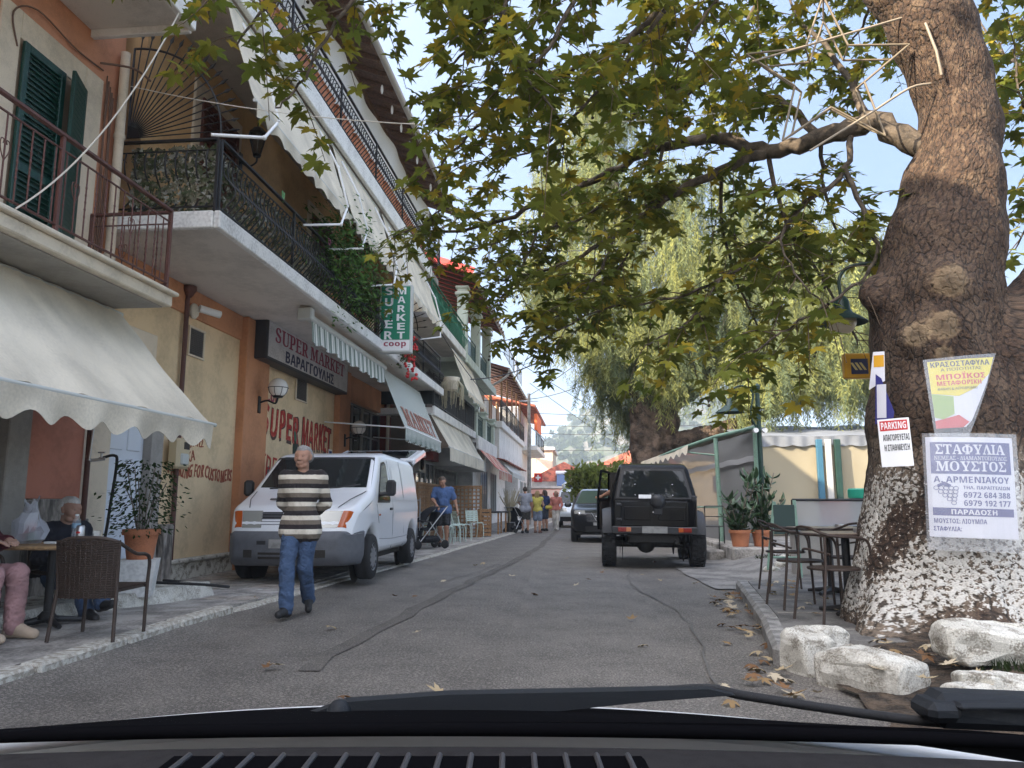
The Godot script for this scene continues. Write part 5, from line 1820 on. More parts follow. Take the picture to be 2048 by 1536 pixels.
func far_end() -> void:
	var f := FastNoiseLite.new()
	f.seed = 41
	f.frequency = 0.008
	f.fractal_octaves = 5
	var m := MB.new()
	m.tinted = true
	var P := []
	var nu := 90
	var nv := 40
	for j in nv + 1:
		for i in nu + 1:
			var x := -190.0 + 560.0 * i / nu
			var v := float(j) / nv
			var z := -330.0 - 240.0 * v
			var ridge := 96.0 * exp(-pow((x - 58.0) / 74.0, 2.0)) + 40.0 * exp(-pow((x - 240.0) / 90.0, 2.0)) + 20.0 * exp(-pow((x + 60.0) / 90.0, 2))
			P.append(v3(x, ridge * pow(v, 0.8) + f.get_noise_2d(x, z) * 11.0 * v - 1.0 + 3.0 * v, z))
	for j in nv:
		for i in nu:
			var a: Vector3 = P[j * (nu + 1) + i]
			var b: Vector3 = P[j * (nu + 1) + i + 1]
			var c: Vector3 = P[(j + 1) * (nu + 1) + i + 1]
			var d: Vector3 = P[(j + 1) * (nu + 1) + i]
			var q := f.get_noise_2d(a.x * 7.0 + 400, a.z * 7.0)
			var k := Color(0.055, 0.07, 0.03).lerp(Color(0.13, 0.12, 0.10), clampf(q * 2.0 + 0.25, 0, 1))
			m.col = k
			m.tri(a, b, c)
			m.tri(a, c, d)
	var hm := mat("hill", Color(1, 1, 1), 0.95, "scrub", 0.03)
	hm.vertex_color_use_as_albedo = true
	setting("hill", m, hm, "rocky scrub-covered hill rising beyond the end of the street")
	var bush := MB.new()
	var g := RandomNumberGenerator.new()
	g.seed = 9
	for i in 26:
		var d := v3(g.randfn(), absf(g.randfn()) * 0.7, g.randfn()) * 0.45
		var n := v3(g.randfn(), g.randfn(), g.randfn()).normalized()
		var t := n.cross(v3(0.3, 1, 0.2)).normalized() * 0.4
		var s := n.cross(t).normalized() * 0.4
		bush.quad(d - t - s, d + t - s, d + t + s, d - t + s)
	var xs := []
	var cs := []
	for i in 1500:
		var p: Vector3 = P[rng.randi() % P.size()]
		if p.y < 4: continue
		var s := rr(1.6, 4.0)
		xs.append(Transform3D(Basis(Vector3.UP, rr(0, TAU)).scaled(v3(s, s, s)), p + v3(rr(-4, 4), 0.5, rr(-4, 4))))
		var k := rr(0.7, 1.3)
		cs.append(Color(0.04 * k, 0.052 * k, 0.022 * k))
	var sc := multi("hill_scrub", self, bush, mats.leaf, xs, cs)
	tag(sc, "dark green scrub bushes dotted over the rocky hill", "scrub")
	var spec := [[v3(-1.9, 0, -66), v3(5.5, 3.0, 6), 1.6, "low white house with red tiled roof at the end of the street", mats.white_wall, mats.roof_red], [v3(4.2, 0, -64), v3(6.0, 4.2, 7), 1.5, "pinkish house with bright red tiled roof behind the parked dark car", mat("wall_pink", lin(0.62, 0.42, 0.32), 0.9, "plaster", 0.3), mats.roof_red], [v3(-4.9, 0, -70), v3(4.0, 5.6, 8), 0.0, "flat-roofed pale house with solar heater on its roof", mats.cream_pale, mats.white_wall], [v3(11, 0, -60), v3(8.0, 4.6, 8), 1.4, "cream house with tiled roof half hidden behind the weeping tree", mats.cream, mats.roof_red]]
	for s in spec:
		var H := thing("far_house", s[3], "house", s[0])
		var z: Vector3 = s[1]
		var w := MB.new()
		w.span(v3(-z.x / 2, 0, -z.z / 2), v3(z.x / 2, z.y, z.z / 2))
		part("wall", w, s[4], H)
		var r := MB.new()
		if s[2] > 0:
			var e := 0.4
			var A := v3(-z.x / 2 - e, z.y - 0.1, z.z / 2 + e)
			var B := v3(z.x / 2 + e, z.y - 0.1, z.z / 2 + e)
			var C := v3(z.x / 2 + e, z.y - 0.1, -z.z / 2 - e)
			var D := v3(-z.x / 2 - e, z.y - 0.1, -z.z / 2 - e)
			var R := v3(0, z.y + s[2], 1.0)
			var R2 := v3(0, z.y + s[2], -1.0)
			r.tri(A, B, R)
			r.quad(B, C, R2, R)
			r.tri(C, D, R2)
			r.quad(D, A, R, R2)
			r.quad(D, C, B, A)
		else:
			r.span(v3(-z.x / 2 - 0.2, z.y, -z.z / 2 - 0.2), v3(z.x / 2 + 0.2, z.y + 0.3, z.z / 2 + 0.2), 0.03)
		part("roof", r, s[5], H)
		for i in 2:
			var wn := MB.new()
			wn.bev(v3(-z.x * 0.22 + z.x * 0.44 * i, z.y * 0.55, z.z / 2), v3(0.9, 1.2, 0.12), 0.02)
			var fr := part("window", wn, mats.wood_mid, H)
			wn = MB.new()
			wn.box(v3(-z.x * 0.22 + z.x * 0.44 * i, z.y * 0.55, z.z / 2 + 0.064), v3(0.74, 1.04, 0.01))
			part("pane", wn, mats.window_glass, fr)
	var SH := thing("solar_heater", "tilted blue solar panel with white tank on the flat roof", "solar heater", v3(-1.95, 3.0, -62.5))
	SH.scale = Vector3.ONE * 0.62
	m = MB.new()
	m.bev(Vector3.ZERO, v3(1.5, 0.1, 2.0), 0.02, Basis(Vector3.RIGHT, 0.85))
	part("panel", m, mat("solar_blue", lin(0.04, 0.09, 0.22), 0.15), SH)
	m = MB.new()
	m.tube([v3(-0.9, 0.95, -0.8), v3(0.9, 0.95, -0.8)], 0.28, 12)
	part("tank", m, mats.white_gloss, SH)
	m = MB.new()
	for x in [-0.7, 0.7]:
		m.bar(v3(x, -0.9, -0.8), v3(x, 0.9, -0.8), 0.03, 4)
		m.bar(v3(x, -0.9, 0.7), v3(x, -0.7, 0.7), 0.03, 4)
	part("stand", m, mats.steel, SH)
	m = MB.new()
	m.span(v3(-5.8, 0, -60.5), v3(-0.9, 2.3, -64.5))
	var kiosk := thing("roof_kiosk", "low dark shopfront under the solar heater at the end of the row", "shop")
	part("wall", m, mats.wood_mid, kiosk)
	m = MB.new()
	m.span(v3(-6.0, 2.3, -60.2), v3(-0.7, 2.46, -64.6), 0.02)
	part("roof", m, mats.white_wall, kiosk)
	m = MB.new()
	m.sheet(12, 3, func(u, v): return v3(-5.4 + 4.2 * u, 2.2 - 0.35 * v, -60.1 + 1.1 * v), 0.02)
	part("awning", m, mat("awning_pink", lin(0.62, 0.32, 0.24), 0.8), kiosk)
	for q in [[v3(0.6, 0, -52), 4.4, 2.35, 1.25, "large beige pyramid canopy over the square", "canvas"], [v3(3.6, 0, -50), 3.6, 2.3, 1.0, "second beige canopy, partly hidden behind the jeep", "canvas"]]:
		var K := thing("market_canopy", q[4], "canopy", q[0], 0.0, "canopies over the square")
		var s: float = q[1] / 2
		var r := MB.new()
		var top := v3(0, q[2] + q[3], 0)
		var cn := [v3(-s, q[2], s), v3(s, q[2], s), v3(s, q[2], -s), v3(-s, q[2], -s)]
		for i in 4:
			r.tri(cn[i], cn[(i + 1) % 4], top)
			r.quad(cn[i] - v3(0, 0.22, 0), cn[(i + 1) % 4] - v3(0, 0.22, 0), cn[(i + 1) % 4], cn[i])
		part("roof_canvas", r, mats[q[5]], K)
		for c in cn:
			var pm := MB.new()
			pm.bar(v3(c.x * 0.97, 0, c.z * 0.97), v3(c.x * 0.97, q[2], c.z * 0.97), 0.04, 6)
			part("post", pm, mats.white_gloss, K)
	var ph := thing("cross_sign", "small red square sign with white cross on the last house", "sign", v3(-3.05, 2.75, -48.8))
	m = MB.new()
	m.bev(Vector3.ZERO, v3(0.5, 0.56, 0.12), 0.02)
	part("board", m, mats.red, ph)
	m = MB.new()
	m.box(v3(0, 0, 0.065), v3(0.32, 0.1, 0.012))
	m.box(v3(0, 0, 0.066), v3(0.1, 0.32, 0.012))
	part("cross", m, mats.white_gloss, ph)
	var ho := thing("shop_banner", "pink and white shop awning with red lettering at the end of the street", "awning", v3(-1.55, 1.9, -46.0))
	m = MB.new()
	m.sheet(10, 2, func(u, v): return v3(-0.9 + 1.8 * u, 0.0 - 0.45 * v, 0.25 * v), 0.02)
	part("cloth", m, mat("banner_pale", lin(0.72, 0.50, 0.40), 0.8), ho)
	m = MB.new()
	letters(m, "HOTEL", Transform3D(Basis(Vector3.RIGHT, -0.5), v3(0, -0.22, 0.16)), 0.9, 0.2)
	part("lettering", m, mats.red, ho)
	m = MB.new()
	for x in [-0.85, 0.85]: m.bar(v3(x, -1.9, 0), v3(x, 0, 0), 0.03, 6)
	part("post", m, mats.white_gloss, ho)
	for q in [[v3(11.6, 0, -33), 3.6, 3.0, v3(0.30, 0.28, 0.06), "sunlit yellow-green tree beyond the plastic pavilion"], [v3(1.0, 0, -34), 2.6, 1.6, v3(0.20, 0.24, 0.06), "light green bush under the weeping tree behind the jeep"], [v3(15, 0, -26), 6.5, 3.4, v3(0.11, 0.13, 0.04), "dense green tree to the right of the pavilion, mostly behind the trunk"], [v3(7.5, 0, -70), 5.0, 3.0, v3(0.10, 0.14, 0.05), "green tree behind the tiled houses"]]:
		leafy_tree(q[0], q[1], q[2], q[3], q[4])

func leafy_tree(at: Vector3, h: float, r: float, c: Vector3, label: String) -> void:
	var t := thing("leafy_tree", label, "tree", at)
	var m := MB.new()
	m.tube([Vector3.ZERO, v3(0.05, h * 0.4, 0), v3(0, h * 0.8, 0)], [0.16, 0.12, 0.05], 7)
	for i in 6:
		var a := i * 1.1
		m.tube([v3(0, h * 0.4, 0), v3(cos(a) * r * 0.4, h * 0.65, sin(a) * r * 0.4), v3(cos(a) * r * 0.7, h * 0.8, sin(a) * r * 0.7)], [0.07, 0.05, 0.02], 5)
	part("trunk", m, mats.bark_grey, t)
	var lf := MB.new()
	for i in 7:
		var d := v3(rng.randfn(), rng.randfn(), rng.randfn()) * 0.10
		var n := v3(rng.randfn(), rng.randfn(), rng.randfn()).normalized()
		var u := n.cross(v3(0.2, 1, 0.3)).normalized() * 0.10
		var w := n.cross(u).normalized() * 0.05
		lf.quad(d - u, d + w, d + u, d - w)
	var xs := []
	var cs := []
	var clumps := []
	for i in 26:
		var d := v3(rng.randfn(), rng.randfn() * 0.8, rng.randfn()).normalized() * rr(0.35, 1.0)
		clumps.append(v3(d.x * r, h * 0.68 + d.y * h * 0.36, d.z * r))
	for i in 2600:
		var p: Vector3 = clumps[rng.randi() % clumps.size()] + v3(rng.randfn(), rng.randfn() * 0.8, rng.randfn()) * r * 0.16
		xs.append(Transform3D(Basis.from_euler(v3(rr(0, 3), rr(0, 6), rr(0, 3))) * rr(0.8, 1.6), p))
		var k := rr(0.7, 1.3)
		cs.append(Color(c.x * k, c.y * k, c.z * k))
	multi("crown", t, lf, mats.leaf, xs, cs)

func awning(label: String, z0: float, z1: float, x0: float, y0: float, x1: float, y1: float, val: float, m: Material, folds := 10.0, scallop := 0.05, group := "") -> Node3D:
	var A := thing("awning", label, "awning", Vector3.ZERO, 0.0, group)
	var l := z0 - z1
	var s := MB.new()
	s.sheet(int(l * 10) + 4, 12, func(u, v):
		var z: float = z0 - l * u
		var sag: float = 0.05 * sin(v * PI)
		var wr: float = 0.012 * sin((u * folds + v * 0.9) * TAU) * v + 0.006 * sin((u * folds * 2.7 + v * 2.0) * TAU)
		return v3(lerpf(x0, x1, v) + wr * 0.5, lerpf(y0, y1, v) - sag + wr, z), 0.004)
	part("canopy", s, m, A)
	var w := MB.new()
	var nsc := maxf(2.0, round(l / 0.42))
	w.sheet(int(l * 22) + 8, 4, func(u, v):
		var z: float = z0 - l * u
		return v3(x1 + 0.02 + 0.022 * sin(u * l * 11.0) * v, y1 - 0.02 - v * (val + scallop * cos(u * nsc * TAU)), z), 0.004)
	part("valance", w, m, A)
	var b := MB.new()
	b.bar(v3(x1, y1 - 0.01, z0 + 0.04), v3(x1, y1 - 0.01, z1 - 0.08), 0.022, 8)
	b.bar(v3(x0, y0 - 0.03, z0 + 0.04), v3(x0, y0 - 0.03, z1 - 0.04), 0.03, 8)
	part("roller", b, mats.frame_pale, A)
	return A

func awning_arm(A: Node3D, a: Vector3, b: Vector3, c: Vector3) -> void:
	var m := MB.new()
	m.tube([a, a.lerp(b, 0.8), b, b.lerp(c, 0.1), c], 0.02, 6)
	m.ball(b, Vector3.ONE * 0.03, 8, 5)
	part("arm", m, mats.white_gloss, A)

func striped(key: String, a: Color, b: Color, across: int) -> StandardMaterial3D:
	if mats.has(key): return mats[key]
	var im := Image.create(512, 8, false, Image.FORMAT_RGB8)
	im.fill(a)
	var w := 512 / across
	for i in across:
		im.fill_rect(Rect2i(i * w, 0, w / 2, 8), b)
	var m := StandardMaterial3D.new()
	m.albedo_texture = ImageTexture.create_from_image(im)
	m.uv1_scale = v3(2, 1, 1) if across > 20 else Vector3.ONE
	m.roughness = 0.85
	m.backlight_enabled = true
	m.backlight = Color(0.3, 0.3, 0.3)
	mats[key] = m
	return m

func awnings() -> void:
	var A := awning("big off-white awning with wavy valance over the cafe tables of the orange house", 3.0, -7.72, -5.02, 3.19, -3.90, 1.96, 0.20, mats.canvas_white, 14.0, 0.045)
	var m := MB.new()
	m.bar(v3(-5.45, 2.05, -7.5), v3(-3.92, 1.93, -7.6), 0.022, 6)
	m.bar(v3(-5.45, 2.05, -3.0), v3(-3.92, 1.93, -3.0), 0.022, 6)
	part("arm", m, mats.brown_iron, A)
	var spec := [[-8.3, -12.05, "first cream drop awning under the top balcony, nearest the leaves"], [-12.35, -15.4, "second cream drop awning under the top balcony, above the green shop sign"], [-15.7, -20.3, "last cream drop awning under the top balcony, next to green netting"]]
	for s in spec:
		var B := awning(s[2], s[0], s[1], -4.36, 7.36, -3.88, 5.9, 0.16, mats.canvas_white, 4.0, 0.03, "drop awnings of the market building")
		for z in [s[0] - 0.5, s[1] + 0.35]:
			awning_arm(B, v3(-4.2, 5.28, z + 0.9), v3(-3.75, 5.42, z + 0.5), v3(-3.86, 5.92, z - 0.1))
			awning_arm(B, v3(-4.3, 7.2, z + 0.1), v3(-4.0, 6.6, z), v3(-3.84, 5.94, z - 0.1))
	var st := striped("stripes_grey", Color(0.86, 0.87, 0.85), Color(0.48, 0.53, 0.50), 32)
	var R := thing("rolled_awning", "rolled green and white striped awning hanging below the balcony slab", "awning")
	m = MB.new()
	m.sheet(140, 4, func(u, v): return v3(-4.42 + 0.03 * v + 0.02 * sin(u * 150), 4.06 - v * (0.34 + 0.03 * sin(u * 44)), -11.9 - 4.6 * u), 0.004)
	part("canopy", m, st, R)
	m = MB.new()
	m.tube([v3(-4.46, 4.12, -11.7), v3(-4.46, 4.12, -16.6)], 0.07, 10)
	m.bev(v3(-4.46, 4.14, -11.75), v3(0.24, 0.2, 0.16), 0.02)
	part("roller", m, mats.frame_pale, R)
	var K := thing("market_awning", "green and white striped awning lettered MARKET over the shop door", "awning")
	m = MB.new()
	m.sheet(40, 10, func(u, v): return v3(lerpf(-4.5, -3.82, v), lerpf(4.12, 2.74, v) - 0.03 * sin(v * PI), -16.5 - 4.0 * u + 0.5 * v), 0.004)
	part("canopy", m, st, K)
	m = MB.new()
	m.sheet(120, 3, func(u, v): return v3(-3.80 + 0.02 * sin(u * 200) * v, 2.72 - v * (0.27 + 0.03 * sin(u * 160)), -16.0 - 4.0 * u), 0.004)
	part("valance", m, st, K)
	m = MB.new()
	var dn := v3(0.68, -1.38, 0.5).normalized()
	var al := v3(0, 0, -1)
	var nn := al.cross(-dn).normalized()
	letters(m, "MARKET", Transform3D(Basis(al, -dn, nn), v3(-3.98, 3.02, -18.15) + nn * 0.03), 3.3, 0.52, "serif bold", 0.006)
	part("lettering", m, mat("letter_rust", lin(0.36, 0.16, 0.12), 0.8), K)
	m = MB.new()
	m.bar(v3(-5.7, 2.9, -16.4), v3(-3.82, 2.72, -16.05), 0.018, 6)
	m.bar(v3(-5.7, 2.9, -20.3), v3(-3.82, 2.72, -19.95), 0.018, 6)
	m.bar(v3(-3.81, 2.73, -15.97), v3(-3.81, 2.73, -20.03), 0.02, 6)
	part("arm", m, mats.white_gloss, K)
	var E := awning("plain beige awning over the restaurant tables beyond the market", -21.0, -28.0, -4.3, 3.62, -3.75, 2.68, 0.36, mats.canvas, 5.0, 0.005)
	m = MB.new()
	m.prism(PackedVector2Array([v2(-4.3, 3.6), v2(-3.75, 2.68), v2(-4.6, 2.5), v2(-5.4, 2.6), v2(-5.4, 3.55)]), 0.01, Transform3D(Basis.IDENTITY, v3(0, 0, -20.98)))
	part("side_cloth", m, mat("canvas_brown", lin(0.13, 0.10, 0.075), 0.9, "cloth", 0.5), E)
	var rs := striped("stripes_red", Color(0.80, 0.72, 0.64), Color(0.70, 0.28, 0.24), 8)
	awning("red and cream striped awning over the diamond-barred shop window", -29.6, -34.6, -4.35, 3.5, -3.35, 2.42, 0.34, rs, 4.0, 0.01)
	awning("narrow white drop awning on the balcony of the columned house", -24.2, -28.8, -4.3, 6.1, -3.75, 4.7, 0.14, mats.canvas_white, 3.0, 0.03)
	awning("grey awning low over the pavement at the end of the row", -36.5, -43.5, -4.1, 3.25, -3.5, 2.6, 0.2, mats.canvas_grey, 5.0, 0.02)
	m = MB.new()
	m.sheet(60, 8, func(u, v): return v3(-4.60 + 0.05 * sin(u * 22.0) + 0.02 * sin(u * 61.0 + v), 9.72 - 1.35 * v + 0.25 * u * v, -9.0 - 13.0 * u), 0.005)
	var cl := mat("curtain_plastic", Color(lin(0.72, 0.71, 0.68), 0.8), 0.5)
	cl.transparency = BaseMaterial3D.TRANSPARENCY_ALPHA
	one("eave_curtain", m, cl, "cloudy plastic curtain hanging under the eave of the top balcony", "curtain")

func signs_and_lamps() -> void:
	var V := thing("shop_sign", "upright green SUPER MARKET box sign on the edge of the first balcony", "sign", v3(-3.9, 4.92, -15.4), 0.06)
	var m := MB.new()
	m.bev(Vector3.ZERO, v3(0.68, 1.44, 0.2), 0.015)
	part("case", m, mats.frame_pale, V)
	m = MB.new()
	m.box(v3(0, 0.115, 0.102), v3(0.60, 1.13, 0.008))
	part("face", m, mats.sign_green, V)
	m = MB.new()
	m.box(v3(0, -0.57, 0.102), v3(0.60, 0.22, 0.008))
	part("lower_face", m, mats.white_gloss, V)
	m = MB.new()
	var s1 := "SUPER"
	for i in 5: letters(m, s1[i], Transform3D(Basis.IDENTITY, v3(-0.14, 0.58 - 0.235 * i, 0.11)), 0.17, 0.17)
	var s2 := "MARKET"
	for i in 6: letters(m, s2[i], Transform3D(Basis.IDENTITY, v3(0.12, 0.58 - 0.188 * i, 0.11)), 0.19 if i in [0, 3] else 0.16, 0.145)
	part("lettering", m, mats.white_gloss, V)
	m = MB.new()
	letters(m, "coop", Transform3D(Basis.IDENTITY, v3(0, -0.565, 0.11)), 0.46, 0.13)
	part("lettering", m, mat("coop_red", lin(0.32, 0.05, 0.09), 0.6), V)
	m = MB.new()
	m.bar(v3(-0.4, -0.4, 0), v3(-0.3, -0.4, 0), 0.02, 6)
	m.bar(v3(-0.4, 0.1, 0), v3(-0.3, 0.1, 0), 0.02, 6)
	part("bracket", m, mats.black_iron, V)
	var L := thing("wall_sign", "long grey SUPER MARKET wall sign with dark blue Greek lettering below", "sign", v3(-5.52, 3.96, -14.85), PI / 2)
	m = MB.new()
	m.bev(v3(0, 0, -0.07), v3(4.56, 0.72, 0.3), 0.02)
	part("case", m, mat("sign_case", lin(0.03, 0.03, 0.035), 0.5), L)
	m = MB.new()
	m.box(v3(0, 0, 0.084), v3(4.44, 0.62, 0.006))
	part("face", m, mat("sign_face", lin(0.66, 0.65, 0.65), 0.5, "fine", 0.5), L)
	m = MB.new()
	letters(m, "SUPER MARKET", Transform3D(Basis.IDENTITY, v3(0, 0.13, 0.09)), 3.9, 0.27, "serif bold")
	part("lettering", m, mats.coop_red, L)
	m = MB.new()
	letters(m, "ΒΑΡΑΓΓΟΥΛΗΣ", Transform3D(Basis.IDENTITY, v3(-0.1, -0.18, 0.09)), 2.7, 0.21)
	part("lettering", m, mat("letter_navy", lin(0.03, 0.035, 0.09), 0.6), L)
	var wob := func(p: Vector3): return p + v3(0, 0.02 * sin(p.z * 6.0) + 0.012 * sin(p.z * 17.0), 0.012 * sin(p.y * 21.0))
	var side := func(y: float, z: float, tilt := 0.0): return Transform3D(Basis(Vector3.UP, PI / 2) * Basis(Vector3.BACK, tilt), v3(-5.793, y, z))
	var MU := thing("wall_mural", "hand-painted SUPER MARKET mural in red with vegetables on the cream wall", "mural")
	var red := StandardMaterial3D.new()
	red.albedo_texture = pics.mural_worn
	red.uv1_triplanar = true
	red.uv1_world_triplanar = true
	red.uv1_scale = v3(1.2, 1.2, 1.2)
	red.roughness = 0.9
	m = MB.new()
	var ol := MB.new()
	letters(ol, "SUPER", side.call(2.60, -14.27, -0.04), 1.84, 0.60, "sans bold", 0.002)
	letters(ol, "MARKET", side.call(2.54, -16.22, -0.03), 1.84, 0.64, "sans bold", 0.002)
	ol.bend(wob)
	part("letter_outline", ol, mat("outline_dark", lin(0.10, 0.06, 0.05), 0.9), MU)
	letters(m, "SUPER", side.call(2.62, -14.25, -0.04), 1.75, 0.52, "sans bold", 0.008)
	letters(m, "MARKET", side.call(2.56, -16.2, -0.03), 1.75, 0.56, "sans bold", 0.008)
	letters(m, "FRESH", side.call(1.78, -14.0, -0.05), 1.25, 0.42, "sans", 0.006)
	letters(m, "BREAD", side.call(1.30, -14.1, -0.03), 1.1, 0.32, "sans", 0.006)
	letters(m, "MEAT", side.call(1.62, -16.6, 0.0), 1.0, 0.3, "sans", 0.006)
	m.bend(wob)
	part("lettering", m, red, MU)
	m = MB.new()
	letters(m, "CUP", side.call(3.12, -13.75, 0.06), 0.55, 0.26, "sans bold", 0.006)
	for q in [["F", -14.75, 1.72, 0.5], ["R", -14.98, 1.60, 0.25], ["U", -15.22, 1.53, 0.1], ["I", -15.42, 1.53, -0.1], ["T", -15.6, 1.62, -0.3], ["S", -15.8, 1.76, -0.5]]:
		letters(m, q[0], side.call(q[2] + 0.2, q[1], q[3]), 0.17, 0.25, "sans", 0.006)
	part("lettering", m, mats.coop_red, MU)
	var paint := func(called: String, cy: float, cz: float, ry: float, rz: float, tilt: float, c: Color):
		var q := MB.new()
		q.ball(v3(-5.797, cy, cz), v3(0.012, ry, rz), 14, 8, Basis(Vector3.RIGHT, tilt))
		part(called, q, mat("paint_" + called + str(c.r), c, 0.9), MU)
	paint.call("painted_aubergine", 2.12, -15.0, 0.36, 0.14, 0.15, lin(0.03, 0.05, 0.035))
	paint.call("painted_leaf", 2.46, -14.95, 0.16, 0.09, 0.5, lin(0.06, 0.16, 0.10))
	paint.call("painted_banana", 2.0, -15.22, 0.33, 0.075, -0.2, lin(0.36, 0.34, 0.06))
	paint.call("painted_pepper", 2.05, -15.55, 0.16, 0.13, 0.0, lin(0.06, 0.16, 0.12))
	paint.call("painted_tomato", 1.95, -15.36, 0.13, 0.13, 0.0, lin(0.5, 0.05, 0.04))
	for z in [-13.45, -13.72]:
		paint.call("painted_cypress", 1.55 - 0.1 * (z + 13.45), z, 0.24, 0.07, 0.0, lin(0.11, 0.14, 0.13))
		paint.call("painted_stem", 1.08, z - 0.1, 0.3, 0.022, -0.3, lin(0.12, 0.16, 0.06))
	m = MB.new()
	m.bev(v3(-5.79, 2.18, -17.1), v3(0.012, 0.34, 0.24), 0.002)
	var nt := one("paper_notice", m, mats.white_gloss, "small white paper notice at the right edge of the mural", "notice")
	m = MB.new()
	m.box(v3(-5.783, 2.28, -17.1), v3(0.004, 0.06, 0.18))
	part("print", m, mat("print_blue", lin(0.03, 0.05, 0.2), 0.8), nt)
	var PK := thing("parking_lettering", "hand-painted red PARKING FOR CUSTOMERS lettering on the cream wall", "wall lettering")
	m = MB.new()
	letters(m, "PARKING FOR CUSTOMERS", side.call(1.60, -11.28, -0.03), 1.95, 0.19, "sans bold", 0.006)
	letters(m, "ΜΟΝΟ ΠΕΛΑΤΕΣ", side.call(2.05, -10.75, 0.0), 1.0, 0.17, "sans", 0.006)
	letters(m, "ΠΑΡΚΑ", side.call(1.83, -10.72, 0.0), 0.6, 0.15, "sans", 0.006)
	m.bend(wob)
	part("lettering", m, mat("letter_red", lin(0.34, 0.09, 0.05), 0.85), PK)
	for q in [[-12.85, 2.95, "white globe wall lamp on the pilaster left of the mural"], [-17.7, 2.72, "white globe wall lamp on the pilaster right of the mural"]]:
		var G := thing("globe_lamp", q[2], "wall lamp", v3(-5.66, q[1], q[0]), 0.0, "globe lamps on the shop pilasters")
		m = MB.new()
		m.bev(v3(0.015, -0.12, 0), v3(0.03, 0.3, 0.09), 0.01)
		m.tube(bez([v3(0.03, -0.08, 0), v3(0.16, -0.05, 0), v3(0.3, -0.1, 0), v3(0.34, 0.0, 0)], 4), 0.018, 6)
		part("bracket", m, mats.black_iron, G)
		m = MB.new()
		m.ball(v3(0.34, 0.17, 0), Vector3.ONE * 0.17, 18, 12)
		part("globe", m, mat("opal", lin(0.78, 0.76, 0.72), 0.25), G)
		m = MB.new()
		m.lathe([v2(0.03, -0.01), v2(0.08, 0.0), v2(0.10, 0.03)], 14, v3(0.34, 0, 0))
		for i in 8:
			var a := TAU * i / 8
			m.tube([v3(0.34 + 0.1 * cos(a), 0.03, 0.1 * sin(a)), v3(0.34 + 0.155 * cos(a), 0.09, 0.155 * sin(a)), v3(0.34 + 0.176 * cos(a), 0.17, 0.176 * sin(a))], 0.005, 4)
		var ring := []
		for i in 17: ring.append(v3(0.34 + 0.176 * cos(TAU * i / 16), 0.17, 0.176 * sin(TAU * i / 16)))
		m.tube(ring, 0.006, 4, false)
		part("cage", m, mats.black_iron, G)
	for q in [[v3(-5.31, 6.5, -10.9), "black carriage lantern on tan balcony wall nearest the spear fan"], [v3(-5.31, 6.35, -16.3), "black carriage lantern on the tan balcony wall above the plants"], [v3(-5.87, 5.4, -27.0), "black carriage lantern under the columned house balcony"]]:
		var G := thing("carriage_lantern", q[1], "wall lantern", q[0], 0.0, "lanterns on the balcony walls")
		m = MB.new()
		m.bev(v3(0.02, -0.1, 0), v3(0.03, 0.26, 0.1), 0.01)
		m.tube(bez([v3(0.03, -0.12, 0), v3(0.15, -0.2, 0), v3(0.27, -0.14, 0), v3(0.28, -0.05, 0)], 4), 0.014, 6)
		m.lathe([v2(0.05, -0.05), v2(0.07, -0.02), v2(0.06, 0.0)], 6, v3(0.28, 0, 0))
		m.lathe([v2(0.16, 0.3), v2(0.15, 0.33), v2(0.07, 0.42), v2(0.02, 0.45), v2(0.02, 0.5), v2(0.0, 0.53)], 6, v3(0.28, 0, 0))
		for i in 6:
			var a := TAU * i / 6
			m.bar(v3(0.28 + 0.06 * cos(a), 0, 0.06 * sin(a)), v3(0.28 + 0.14 * cos(a), 0.3, 0.14 * sin(a)), 0.008, 4)
		part("frame", m, mats.black_iron, G)
		m = MB.new()
		m.lathe([v2(0.055, 0.0), v2(0.135, 0.3)], 6, v3(0.28, 0, 0))
		part("lantern_glass", m, mat("smoked_glass", Color(lin(0.12, 0.10, 0.08), 0.7), 0.1), G)
	mats.smoked_glass.transparency = BaseMaterial3D.TRANSPARENCY_ALPHA
	var FL := thing("floodlight", "small white floodlight on the orange band above the vent", "floodlight", v3(-5.72, 3.92, -10.55))
	m = MB.new()
	m.ball(v3(0.02, 0, 0), v3(0.07, 0.12, 0.09), 10, 6)
	part("bracket", m, mats.canvas_white, FL)
	m = MB.new()
	m.tube([v3(0.1, 0.04, 0.0), v3(0.3, 0.0, -0.25)], 0.055, 10)
	part("lamp_head", m, mats.white_gloss, FL)
	var MT := thing("meter_box", "cream electricity meter box on the wall beside the white door", "meter box", v3(-5.72, 1.82, -10.3))
	m = MB.new()
	m.bev(v3(0.07, 0, 0), v3(0.16, 0.42, 0.34), 0.03)
	part("case", m, mat("meter_cream", lin(0.55, 0.46, 0.30), 0.5), MT)
	m = MB.new()
	m.bev(v3(0.15, -0.08, 0), v3(0.05, 0.16, 0.2), 0.02)
	part("cover", m, mats.frame_pale, MT)
	m = MB.new()
	m.box(v3(0.153, 0.11, -0.05), v3(0.008, 0.1, 0.14))
	part("dial", m, mats.black_iron, MT)
	var net := MB.new()
	net.tinted = true
	var g := RandomNumberGenerator.new()
	g.seed = 77
